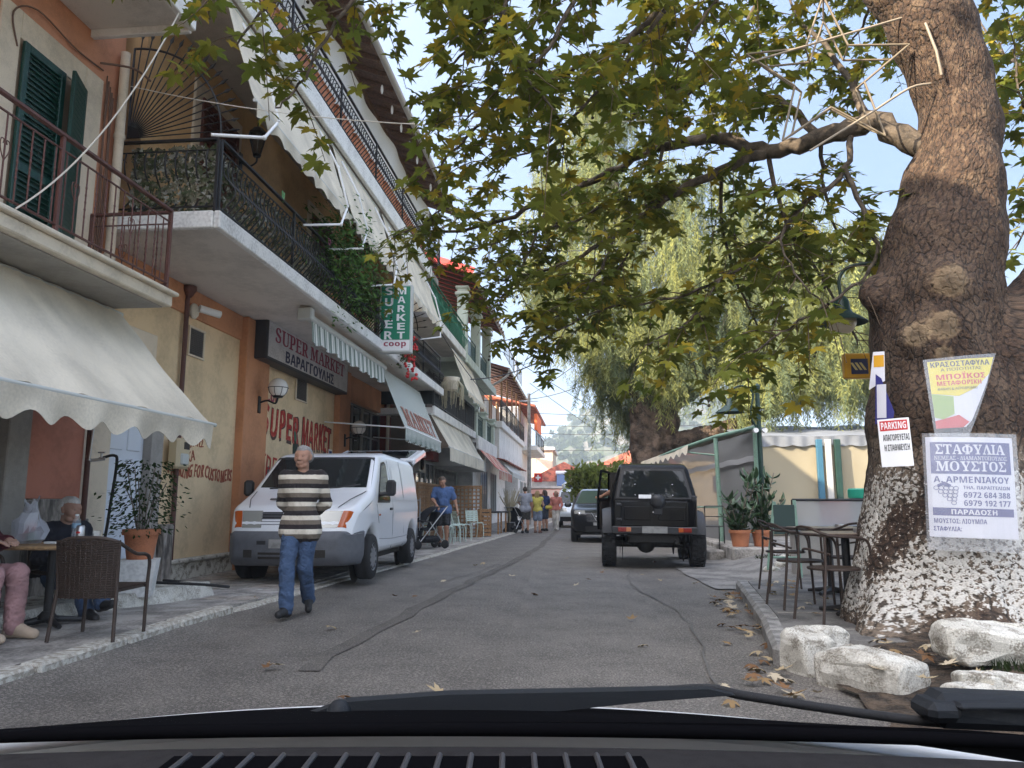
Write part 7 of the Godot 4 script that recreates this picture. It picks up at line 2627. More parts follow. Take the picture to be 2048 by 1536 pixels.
func black_jeep() -> void:
	var J := thing("black_jeep", "lifted black off-road jeep on chunky mud tyres with its driver door open", "jeep", v3(1.20, 0.01, -15.75), PI - 0.02)
	J.rotation.z = 0.012
	var paint := car_paint("jeep_black", lin(0.004, 0.004, 0.005))
	paint.metallic_specular = 0.2
	paint.clearcoat = 0.25
	var hw := func(z: float, y: float) -> float:
		var w := 0.755
		if y > 1.22: w -= 0.155 * pow((y - 1.22) / 0.62, 1.15)
		if z > 1.0: w -= 0.06 * (z - 1.0) / 0.6
		return w
	var bow := func(_z: float, _y: float) -> float: return -0.02
	var prof := round_poly([v2(1.62, 0.58), v2(1.64, 1.05), v2(1.5, 1.16), v2(0.62, 1.24), v2(0.36, 1.80), v2(0.15, 1.855), v2(-1.28, 1.85), v2(-1.44, 1.78), v2(-1.64, 1.18), v2(-1.64, 0.70), v2(-1.55, 0.62)], [0.04, 0.05, 0.08, 0.06, 0.08, 0.06, 0.08, 0.08, 0.03, 0.03, 0.03])
	for p in arch(-1.05, 0.44, 0.60, 0.50): prof.append(p)
	for p in arch(1.02, 0.44, 0.60, 0.50): prof.append(p)
	part("body", shell(prof, hw, 0.07, bow, 8), paint, J)
	var r0 := v2(-1.632, 1.205)
	var r1 := v2(-1.468, 1.742)
	part("rear_window_frame", face_patch(r0, r1, -0.98, 0.98, hw, 0.07, bow, 0.006), mats.plastic_black, J)
	part("rear_window", face_patch(r0.lerp(r1, 0.05), r0.lerp(r1, 0.93), -0.90, 0.90, hw, 0.07, bow, 0.012), mats.dark_glass, J)
	var m := MB.new()
	for s in [-1.0, 1.0]:
		for y in [1.27, 1.46]: m.ball(v3(s * 0.33, y, -1.66 + (y - 1.26) * 0.33), Vector3.ONE * 0.012, 6, 4)
	part("window_bolt", m, mats.chrome, J)
	m = MB.new()
	m.bev(v3(0, 0.945, -1.655), v3(1.18, 0.44, 0.03), 0.012)
	var tg := part("tailgate", m, paint, J)
	m = MB.new()
	m.bev(v3(-0.30, 0.95, -1.676), v3(0.46, 0.24, 0.02), 0.02)
	m.bev(v3(0.30, 0.95, -1.676), v3(0.46, 0.24, 0.02), 0.02)
	part("pressing", m, paint, tg)
	m = MB.new()
	m.lathe([v2(0.0, 0), v2(0.12, 0), v2(0.13, 0.05), v2(0.10, 0.11), v2(0.05, 0.13), v2(0, 0.13)], 14, v3(-0.06, 1.16, -1.67), Basis(Vector3.RIGHT, -PI / 2), false)
	m.bev(v3(-0.06, 1.02, -1.70), v3(0.16, 0.20, 0.05), 0.02)
	part("spare_mount", m, mats.plastic_black, tg)
	m = MB.new()
	for q in [v2(-0.12, 0.97), v2(0.02, 0.97)]: m.ball(v3(q.x, q.y, -1.70), Vector3.ONE * 0.018, 8, 5)
	part("stud", m, mats.chrome, tg)
	m = MB.new()
	m.bev(v3(0.62, 1.10, -1.66), v3(0.10, 0.05, 0.06), 0.01)
	m.bev(v3(0.62, 0.84, -1.66), v3(0.10, 0.05, 0.06), 0.01)
	part("hinge", m, mats.plastic_black, tg)
	m = MB.new()
	m.bev(v3(-0.70, 1.22, -1.62), v3(0.09, 0.10, 0.06), 0.015)
	part("latch", m, mats.plastic_black, J)
	m = MB.new()
	m.bev(v3(0.16, 1.245, -1.672), v3(0.22, 0.07, 0.008), 0.002, Basis(Vector3.RIGHT, 0.3))
	part("sticker", m, mats.white_gloss, J)
	m = MB.new()
	m.bev(v3(0, 0.655, -1.66), v3(1.50, 0.13, 0.12), 0.015)
	part("rear_bumper", m, mats.plastic_black, J)
	for s in [-1.0, 1.0]:
		m = MB.new()
		m.bev(v3(s * 0.57, 0.665, -1.725), v3(0.14, 0.075, 0.02), 0.006)
		var tl := part("tail_lamp", m, mats.lens_red, J)
		m = MB.new()
		m.bev(v3(s * (0.57 - 0.115), 0.665, -1.725), v3(0.085, 0.075, 0.02), 0.006)
		part("indicator", m, mats.lens_amber if s < 0 else mat("lens_orange", lin(0.55, 0.20, 0.08), 0.15), tl)
	m = MB.new()
	m.bev(v3(0.0, 0.665, -1.735), v3(0.44, 0.12, 0.012), 0.004)
	part("number_plate", m, mats.plate, J)
	for s in [-1.0, 1.0]:
		for z in [-1.05, 1.02]:
			m = MB.new()
			m.sheet(14, 3, func(u, v):
				var a: float = PI * (0.02 + 0.96 * u)
				return v3(s * (0.74 + 0.17 * v), 0.56 + sin(a) * (0.46 - 0.035 * v * v), z + cos(a) * (0.46 + 0.01 * v)), 0.03)
			part("wheel_flare", m, mat("flare", lin(0.035, 0.037, 0.043), 0.5), J)
			m = MB.new()
			m.lathe([v2(0.0, 0), v2(0.42, 0)], 20, v3(s * 0.55, 0.5, z), Basis(Vector3.BACK, -PI / 2 * s))
			part("arch_liner", m, mats.dark_void, J)
		for z in [-1.05, 1.02]:
			wheel(J, v3(s * 0.795, 0.385, z), 0.385, 0.27, s, "mud")
		part("side_window", flank([v2(-0.48, 1.30), v2(-1.42, 1.30), v2(-1.30, 1.72), v2(-0.48, 1.74)], hw, 0.006, s), mats.dark_glass, J)
		m = MB.new()
		m.tube([v3(s * (hw.call(0, 1.25) + 0.004), 1.25, -1.58), v3(s * (hw.call(0, 1.25) + 0.004), 1.25, 0.55)], 0.012, 5)
		part("waist_seam", m, mats.plastic_black, J)
	m = MB.new()
	m.tube([v3(-0.7, 0.385, -1.05), v3(0.7, 0.385, -1.05)], 0.055, 8)
	m.tube([v3(-0.7, 0.385, 1.02), v3(0.7, 0.385, 1.02)], 0.055, 8)
	m.ball(v3(0.12, 0.385, -1.05), v3(0.17, 0.16, 0.16), 12, 8)
	for s in [-1.0, 1.0]:
		m.tube(bez([v3(s * 0.46, 0.56, -1.6), v3(s * 0.46, 0.42, -1.05), v3(s * 0.46, 0.58, -0.45)], 4), 0.03, 5)
		m.bar(v3(s * 0.36, 0.36, -1.12), v3(s * 0.42, 0.78, -1.3), 0.03, 6)
	m.span(v3(-0.45, 0.42, -1.5), v3(0.45, 0.66, 1.4), 0.02)
	m.tube([v3(-0.38, 0.46, -0.6), v3(-0.38, 0.46, -1.65)], 0.035, 8)
	part("running_gear", m, mat("greasy_black", lin(0.02, 0.018, 0.016), 0.6), J)
	m = MB.new()
	var D := MB.new()
	D.bev(v3(0, 0.92, -0.44), v3(0.05, 0.62, 0.88), 0.02)
	for q in [[v3(0, 1.22, -0.02), v3(-0.05, 1.74, -0.22)], [v3(-0.05, 1.74, -0.22), v3(-0.05, 1.75, -0.80)], [v3(-0.05, 1.75, -0.80), v3(0, 1.22, -0.86)]]:
		D.flat_bar(q[0], q[1], 0.05, 0.04)
	var xf := Transform3D(Basis(Vector3.UP, -0.27), v3(0.77, 0.0, 0.46))
	m.add(D, xf)
	var dr := part("driver_door", m, paint, J)
	m = MB.new()
	m.add(MB.new().bev(v3(-0.035, 0.9, -0.44), v3(0.02, 0.5, 0.76), 0.01), xf)
	part("door_lining", m, mat("trim_brown", lin(0.07, 0.05, 0.04), 0.8), dr)
	m = MB.new()
	m.add(MB.new().bev(v3(0.12, 1.32, -0.05), v3(0.18, 0.16, 0.06), 0.03), xf)
	part("mirror", m, mats.plastic_black, dr)
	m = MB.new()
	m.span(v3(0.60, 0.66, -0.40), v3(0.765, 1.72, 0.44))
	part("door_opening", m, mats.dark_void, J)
	var arm := capsules([[v3(0.66, 1.38, -0.2), v3(0.78, 1.33, -0.10), 0.055, 0.045], [v3(0.78, 1.33, -0.10), v3(0.95, 1.24, -0.02), 0.042, 0.03], [v3(0.95, 1.24, -0.02), v3(0.98, 1.24, 0.0), 0.035, 0.03], [v3(0.98, 1.26, 0.0), v3(1.05, 1.25, 0.03), 0.011, 0.009], [v3(0.98, 1.245, 0.0), v3(1.06, 1.23, 0.02), 0.011, 0.009], [v3(0.98, 1.23, 0.0), v3(1.05, 1.21, 0.01), 0.011, 0.009], [v3(0.97, 1.22, -0.01), v3(1.03, 1.19, -0.01), 0.010, 0.008], [v3(0.97, 1.26, 0.01), v3(0.99, 1.29, 0.04), 0.012, 0.009]], 0.014, 0.02)
	var xj := J.transform
	var pa := one("person", arm, skin_mat(lin(0.42, 0.23, 0.15)), "bare forearm of person seated in the black jeep, resting on its open door", "person")
	pa.transform = xj

func black_suv() -> void:
	var S := thing("black_car", "oncoming black crossover car with round badge waiting beside the jeep", "car", v3(0.40, 0, -25.35), -0.02)
	var paint := car_paint("suv_black", lin(0.007, 0.008, 0.010))
	paint.metallic_specular = 0.35
	var hw := func(z: float, y: float) -> float:
		var w := 0.885
		if y > 0.95: w -= 0.27 * pow((y - 0.95) / 0.66, 1.2)
		if y < 0.5: w -= 0.05 * pow((0.5 - y) / 0.25, 2.0)
		if z > 1.3: w -= 0.20 * pow((z - 1.3) / 0.85, 2.0)
		return w
	var bow := func(z: float, _y: float) -> float: return 0.16 * smoothstep(0.9, 2.1, z)
	var prof := round_poly([v2(1.98, 0.30), v2(2.05, 0.55), v2(1.98, 0.82), v2(1.70, 0.98), v2(0.95, 1.10), v2(0.22, 1.54), v2(-0.3, 1.615), v2(-1.3, 1.58), v2(-2.0, 1.2), v2(-2.1, 0.8), v2(-2.05, 0.34)], [0.06, 0.15, 0.1, 0.15, 0.1, 0.15, 0.2, 0.2, 0.1, 0.1, 0.05])
	for p in arch(-1.32, 0.37, 0.27, 0.33): prof.append(p)
	for p in arch(1.31, 0.37, 0.27, 0.33): prof.append(p)
	part("body", shell(prof, hw, 0.12, bow, 12), paint, S)
	var w0 := v2(0.90, 1.135)
	var w1 := v2(0.25, 1.53)
	part("windscreen", face_patch(w0, w1, -1.05, 1.05, hw, 0.12, bow, 0.008), mat("screen_glass", lin(0.05, 0.075, 0.06), 0.02), S)
	var m := MB.new()
	m.tube([v3(-0.66, 1.125, 1.02), v3(0.0, 1.14, 1.10), v3(0.66, 1.125, 1.02)], 0.02, 5)
	part("wiper", m, mats.plastic_black, S)
	m = MB.new()
	for x in [-0.36, 0.36]:
		m.ball(v3(x, 1.12, 0.3), v3(0.12, 0.16, 0.06), 8, 6)
	part("headrest", m, mats.plastic_black, S)
	var g0 := v2(2.03, 0.60)
	var g1 := v2(1.965, 0.83)
	var gr := part("grille", face_patch(g0, g1, -0.62, 0.62, hw, 0.12, bow, 0.008), mats.plastic_black, S)
	for k in 3: part("slat", face_patch(g0.lerp(g1, 0.15 + 0.28 * k), g0.lerp(g1, 0.22 + 0.28 * k), -0.58, 0.58, hw, 0.12, bow, 0.016), mats.flare, gr)
	m = MB.new()
	var c := v3(0, 0.76, 2.185)
	var ring := []
	for i in 21: ring.append(c + v3(cos(TAU * i / 20) * 0.085, sin(TAU * i / 20) * 0.075, 0))
	m.tube(ring, 0.014, 6, false)
	m.bev(c, v3(0.24, 0.038, 0.02), 0.006)
	for s in [-1.0, 1.0]: m.flat_bar(c + v3(s * 0.24, 0.11, -0.02), c + v3(s * 0.10, -0.13, 0.0), 0.02, 0.02)
	part("badge", m, mats.chrome, gr)
	for s in [-1.0, 1.0]:
		var hl := part("headlight", face_patch(v2(1.985, 0.74), v2(1.86, 0.93), minf(s * 0.66, s * 1.16), maxf(s * 0.66, s * 1.16), hw, 0.12, bow, 0.012), mats.lens_clear, S)
		m = MB.new()
		m.ball(v3(s * 0.60, 0.83, 1.96), v3(0.06, 0.06, 0.05), 10, 7)
		part("reflector", m, mats.chrome, hl)
		m = MB.new()
		m.ball(v3(s * 0.62, 0.46, 1.96), v3(0.055, 0.055, 0.03), 10, 7)
		part("fog_lamp", m, mats.chrome, S)
		part("side_window", flank([v2(0.72, 1.10), v2(0.12, 1.48), v2(-1.2, 1.48), v2(-1.5, 1.14), v2(-1.4, 1.08)], hw, 0.006, s), mats.dark_glass, S)
		m = MB.new()
		m.bev(v3(s * 1.0, 1.10, 0.62), v3(0.22, 0.15, 0.12), 0.05)
		part("mirror", m, paint, S)
		for z in [-1.32, 1.31]:
			wheel(S, v3(s * 0.775, 0.33, z), 0.335, 0.21, s, "spokes")
	part("lower_intake", face_patch(v2(2.01, 0.33), v2(2.045, 0.48), -0.7, 0.7, hw, 0.12, bow, 0.008), mats.plastic_black, S)
	part("number_plate", face_patch(v2(2.055, 0.50), v2(2.05, 0.59), -0.31, 0.31, hw, 0.12, bow, 0.016), mats.plate, S)
	m = MB.new()
	m.span(v3(-0.7, 0.22, -1.9), v3(0.7, 0.6, 1.85))
	part("underbody", m, mats.dark_void, S)

func far_van() -> void:
	var V := thing("white_delivery_van", "white refrigerated van with roof unit, furthest along the street behind the black car", "van", v3(-0.55, 0, -40.0), 0.0)
	var paint := car_paint("far_white", lin(0.66, 0.72, 0.78))
	var hw := func(z: float, y: float) -> float: return 0.95 - (0.14 * pow((y - 1.0) / 0.9, 1.2) if y > 1.0 else 0.0) - (0.15 * pow((z - 1.6) / 0.8, 2.0) if z > 1.6 else 0.0)
	var bow := func(z: float, _y: float) -> float: return 0.12 * smoothstep(0.9, 2.1, z)
	var prof := round_poly([v2(2.3, 0.3), v2(2.36, 0.7), v2(2.1, 0.98), v2(1.5, 1.12), v2(0.85, 1.75), v2(0.5, 1.86), v2(-2.5, 1.9), v2(-2.6, 0.34)], [0.1, 0.1, 0.15, 0.1, 0.15, 0.2, 0.1, 0.05])
	for p in arch(-1.5, 0.37, 0.27, 0.33): prof.append(p)
	for p in arch(1.5, 0.37, 0.27, 0.33): prof.append(p)
	part("body", shell(prof, hw, 0.12, bow, 8), paint, V)
	part("windscreen", face_patch(v2(1.46, 1.16), v2(0.88, 1.72), -1.02, 1.02, hw, 0.12, bow, 0.01), mats.dark_glass, V)
	part("bumper", face_patch(v2(2.31, 0.3), v2(2.355, 0.52), -1.1, 1.1, hw, 0.12, bow, 0.02), mats.plastic_black, V)
	part("number_plate", face_patch(v2(2.36, 0.56), v2(2.35, 0.66), -0.3, 0.3, hw, 0.12, bow, 0.02), mats.plate, V)
	for s in [-1.0, 1.0]:
		part("headlight", face_patch(v2(2.30, 0.76), v2(2.16, 0.92), minf(s * 0.6, s * 1.05), maxf(s * 0.6, s * 1.05), hw, 0.12, bow, 0.012), mats.lens_clear, V)
		for z in [-1.5, 1.5]: wheel(V, v3(s * 0.84, 0.32, z), 0.32, 0.2, s, "cover")
		var m0 := MB.new()
		m0.bev(v3(s * 1.08, 1.25, 1.1), v3(0.16, 0.26, 0.1), 0.04)
		part("mirror", m0, mats.plastic_black, V)
	var m := MB.new()
	m.bev(v3(0, 2.02, 0.2), v3(1.3, 0.34, 0.6), 0.06)
	var un := part("cooling_unit", m, paint, V)
	m = MB.new()
	m.bev(v3(0, 2.02, 0.52), v3(0.9, 0.16, 0.03), 0.01)
	part("cooling_grille", m, mats.plastic_black, un)

func skin_mat(c: Color) -> StandardMaterial3D:
	var m := mat("skin" + str(c.r), c, 0.6)
	m.subsurf_scatter_enabled = true
	m.subsurf_scatter_strength = 0.08
	return m

func cloth(c: Color) -> StandardMaterial3D:
	return mat("cloth" + str(c.r) + str(c.b), c, 0.9, "cloth", 1.6, 0.15)

func hand_bones(w: Vector3, d: Vector3, palm: Vector3, s: float, curl: float) -> Array:
	var side := d.cross(palm).normalized() * s
	var out := [[w, w + d * 0.045, 0.028, 0.030]]
	for k in 4:
		out.append([w + d * 0.03 + side * (0.012 - 0.008 * k), w + d * 0.085 + side * (0.027 - 0.018 * k), 0.016, 0.0125])
	for k in 4:
		var l: float = [0.040, 0.046, 0.042, 0.034][k]
		var a := w + d * 0.085 + side * (0.028 - 0.0185 * k)
		var b := a + (d * (1.0 - curl * 0.5) + palm * curl * 0.7).normalized() * l
		var c := b + (d * (1.0 - curl * 1.2) + palm * curl * 1.3).normalized() * l * 0.85
		out.append([a, b, 0.0095, 0.0088])
		out.append([b, c, 0.0088, 0.0075])
	var t := w + d * 0.022 + side * 0.026
	var t2 := t + (d * 0.7 + side * 0.75 + palm * 0.25).normalized() * 0.036
	out.append([t, t2, 0.013, 0.0105])
	out.append([t2, t2 + (d * 0.9 + side * 0.15 + palm * (0.2 + curl * 0.4)).normalized() * 0.03, 0.0105, 0.0085])
	return out

func figure(label: String, xf: Transform3D, J: Dictionary, O: Dictionary) -> Node3D:
	var N := thing("person", label, "person", xf.origin)
	N.transform = xf
	var cell: float = O.get("cell", 0.015)
	var fat: float = O.get("fat", 1.0)
	var H: Vector3 = J.head
	var hb: Basis = J.get("look", Basis.IDENTITY)
	var sh: Array = [J.shL, J.shR]
	var torso := [
		[J.pelvis + v3(-0.075, 0, 0) , J.pelvis + v3(0.075, 0, 0), 0.115 * fat, 0.115 * fat],
		[J.pelvis, J.chest, 0.125 * fat, 0.13 * fat],
		[J.chest + (J.shL - J.chest) * 0.45, J.chest + (J.shR - J.chest) * 0.45, 0.115 * fat, 0.115 * fat],
		[J.pelvis + v3(-0.05, 0.06, 0.02), J.chest + (J.shL - J.chest) * 0.35 - v3(0, 0.08, 0), 0.10 * fat, 0.11 * fat],
		[J.pelvis + v3(0.05, 0.06, 0.02), J.chest + (J.shR - J.chest) * 0.35 - v3(0, 0.08, 0), 0.10 * fat, 0.11 * fat],
		[J.shL, J.shR, 0.062, 0.062]]
	if fat > 1.02: torso.append([J.pelvis.lerp(J.chest, 0.35) + v3(0, 0, 0.05), J.pelvis.lerp(J.chest, 0.5) + v3(0, 0, 0.05), 0.12, 0.12])
	var uarm := [[J.shL, J.elL, 0.054, 0.043], [J.shR, J.elR, 0.054, 0.043]]
	var farm := [[J.elL, J.wrL, 0.042, 0.028], [J.elR, J.wrR, 0.042, 0.028]]
	var thigh := [[J.hipL, J.knL, 0.092 * fat, 0.06], [J.hipR, J.knR, 0.092 * fat, 0.06]]
	var shin := []
	for q in [[J.knL, J.anL], [J.knR, J.anR]]:
		var calf: Vector3 = q[0].lerp(q[1], 0.3) - v3(0, 0, 0.012)
		shin.append([q[0], calf, 0.056, 0.056])
		shin.append([calf, q[1], 0.056, 0.037])
	var neck := [[J.neck, H + hb * v3(0, -0.06, -0.01), 0.056, 0.052]]
	var skin := MB.new()
	capsules(torso + uarm + farm + thigh + shin + neck, cell, 0.035, skin)
	var hd := func(p: Vector3) -> Vector3: return H + hb * p
	var head := []
	for q in [[v3(0, 0.032, -0.022), v3(0, 0.03, 0.0), 0.084, 0.083], [v3(0, 0.02, 0.02), v3(0, 0.02, 0.021), 0.076, 0.076], [v3(0, -0.045, 0.03), v3(0, -0.088, 0.058), 0.052, 0.026], [v3(-0.03, -0.075, 0.03), v3(0.03, -0.075, 0.03), 0.034, 0.034], [v3(-0.036, -0.018, 0.052), v3(-0.036, -0.02, 0.052), 0.036, 0.036], [v3(0.036, -0.018, 0.052), v3(0.036, -0.02, 0.052), 0.036, 0.036], [v3(0, 0.018, 0.088), v3(0, -0.02, 0.108), 0.010, 0.013], [v3(-0.012, -0.024, 0.095), v3(0.012, -0.024, 0.095), 0.010, 0.010], [v3(-0.035, 0.03, 0.078), v3(0.035, 0.03, 0.078), 0.013, 0.013], [v3(-0.017, -0.053, 0.084), v3(0.017, -0.053, 0.084), 0.008, 0.008], [v3(-0.014, -0.064, 0.082), v3(0.014, -0.064, 0.082), 0.009, 0.009], [v3(-0.083, 0.015, -0.012), v3(-0.080, -0.02, -0.006), 0.014, 0.010], [v3(0.083, 0.015, -0.012), v3(0.080, -0.02, -0.006), 0.014, 0.010], [v3(0, -0.06, -0.02), v3(0, -0.13, -0.025), 0.055, 0.054]]:
		head.append([hd.call(q[0]), hd.call(q[1]), q[2], q[3]])
	capsules(head, O.get("head_cell", 0.007), 0.018, skin)
	for q in [["L", 1.0], ["R", -1.0]]:
		var w: Vector3 = J["wr" + q[0]]
		var d: Vector3 = J.get("dir" + q[0], (w - J["el" + q[0]]).normalized())
		var pm: Vector3 = J.get("palm" + q[0], v3(-q[1], 0, 0))
		pm = (pm - d * pm.dot(d)).normalized()
		capsules(hand_bones(w, d, pm, q[1] if d.y < 0 else q[1], O.get("curl", 0.4)), O.get("hand_cell", 0.006), 0.008, skin)
	part("body", skin, skin_mat(O.skin), N)
	var ey := MB.new()
	for s in [-1.0, 1.0]: ey.ball(hd.call(v3(s * 0.031, 0.012, 0.082)), Vector3.ONE * 0.0115, 8, 6, hb)
	part("eye", ey, mat("eye_dark", lin(0.06, 0.045, 0.04), 0.3), N)
	var hr := []
	var hl: float = O.get("hair_long", 0.0)
	for q in [[v3(0, 0.048, -0.032), v3(0, 0.052, -0.005), 0.082, 0.076], [v3(-0.03, 0.01, -0.045), v3(0.03, 0.01, -0.045), 0.066, 0.066], [v3(0, 0.075, 0.02), v3(0, 0.07, 0.03), 0.052, 0.05]]:
		hr.append([hd.call(q[0]), hd.call(q[1]), q[2], q[3]])
	if hl > 0:
		hr.append([hd.call(v3(-0.04, 0, -0.06)), hd.call(v3(-0.05, -hl, -0.09)), 0.06, 0.03])
		hr.append([hd.call(v3(0.04, 0, -0.06)), hd.call(v3(0.05, -hl, -0.09)), 0.06, 0.03])
	if not O.get("bald", false):
		var hm := capsules(hr, 0.010, 0.02)
		roughen(hm, 0.004, 30.0, 5, Vector3.ONE)
		part("hair", hm, mat("hair" + str(O.hair.r), O.hair, 0.7), N)
	var puff := func(b: Array, r: float) -> Array:
		var out := []
		for q in b: out.append([q[0], q[1], q[2] + r, q[3] + r])
		return out
	var uvf := func(p: Vector3): return v2(p.x * 0.5, p.y)
	var top := torso + uarm
	if O.get("long_sleeves", false):
		top = top + [[J.elL, J.elL.lerp(J.wrL, 0.93), 0.046, 0.036], [J.elR, J.elR.lerp(J.wrR, 0.93), 0.046, 0.036]]
	else:
		top = torso + [[J.shL, J.shL.lerp(J.elL, O.get("sleeve", 0.7)), 0.06, 0.058], [J.shR, J.shR.lerp(J.elR, O.get("sleeve", 0.7)), 0.06, 0.058]]
	if O.get("hem", 0.0) > 0: top = top + [[J.pelvis + v3(-0.07, -O.hem, 0), J.pelvis + v3(0.07, -O.hem, 0), 0.135 * fat, 0.135 * fat]]
	var tp := capsules(puff.call(top, 0.012), cell * 0.8, 0.03, null, uvf)
	roughen(tp, 0.010, 5.0, 31, v3(1, 0.8, 1))
	roughen(tp, 0.004, 14.0, 33, v3(1, 0.6, 1))
	part(O.get("top_name", "shirt"), tp, O.top, N)
	var low := [[J.hipL, J.hipR, 0.098 * fat, 0.098 * fat], [J.pelvis + v3(0, 0.03, 0), J.pelvis, 0.12 * fat, 0.12 * fat]]
	if O.get("shorts", false):
		low = low + [[J.hipL, J.hipL.lerp(J.knL, 0.78), 0.098 * fat, 0.088], [J.hipR, J.hipR.lerp(J.knR, 0.78), 0.098 * fat, 0.088]]
	else:
		low = low + thigh + [[J.knL, J.anL, 0.064, 0.056], [J.knR, J.anR, 0.064, 0.056]]
	var lw := capsules(puff.call(low, 0.008), cell * 0.8, 0.03)
	roughen(lw, 0.011, 6.0, 32, v3(1, 1.2, 1))
	roughen(lw, 0.004, 16.0, 34, v3(1, 1.5, 1))
	part("shorts" if O.get("shorts", false) else "trousers", lw, O.bottom, N)
	for q in [[J.anL, J.toL], [J.anR, J.toR]]:
		var f: Vector3 = (q[1] - q[0])
		f.y = 0
		f = f.normalized()
		var heel: Vector3 = q[0] - f * 0.045 + v3(0, -0.045, 0)
		var sb := capsules([[heel, q[0] + f * 0.05 + v3(0, -0.02, 0), 0.040, 0.042], [heel, q[1] - f * 0.03, 0.036, 0.034], [q[0] + f * 0.06 + v3(0, -0.02, 0), q[1] - f * 0.02, 0.042, 0.030], [q[0], q[0] + v3(0, 0.0, 0), 0.042, 0.042]], 0.010, 0.02)
		var sole := MB.new()
		part("shoe", sb, O.shoes, N)
	return N

func stand(sc: float, extra: Dictionary) -> Dictionary:
	var J := {"pelvis": v3(0, 0.96, 0), "chest": v3(0, 1.30, -0.01), "neck": v3(0, 1.46, -0.015), "head": v3(0, 1.635, 0.015),
		"shL": v3(0.18, 1.425, -0.02), "shR": v3(-0.18, 1.425, -0.02), "elL": v3(0.23, 1.14, -0.03), "elR": v3(-0.23, 1.14, -0.03),
		"wrL": v3(0.235, 0.90, 0.04), "wrR": v3(-0.235, 0.90, 0.04), "hipL": v3(0.09, 0.90, 0), "hipR": v3(-0.09, 0.90, 0),
		"knL": v3(0.10, 0.49, 0.01), "knR": v3(-0.10, 0.49, 0.01), "anL": v3(0.10, 0.085, -0.02), "anR": v3(-0.10, 0.085, -0.02),
		"toL": v3(0.115, 0.035, 0.17), "toR": v3(-0.115, 0.035, 0.17)}
	for k in extra: J[k] = extra[k]
	if sc != 1.0:
		for k in J:
			if J[k] is Vector3 and not (String(k).begins_with("dir") or String(k).begins_with("palm")): J[k] = J[k] * sc
	return J

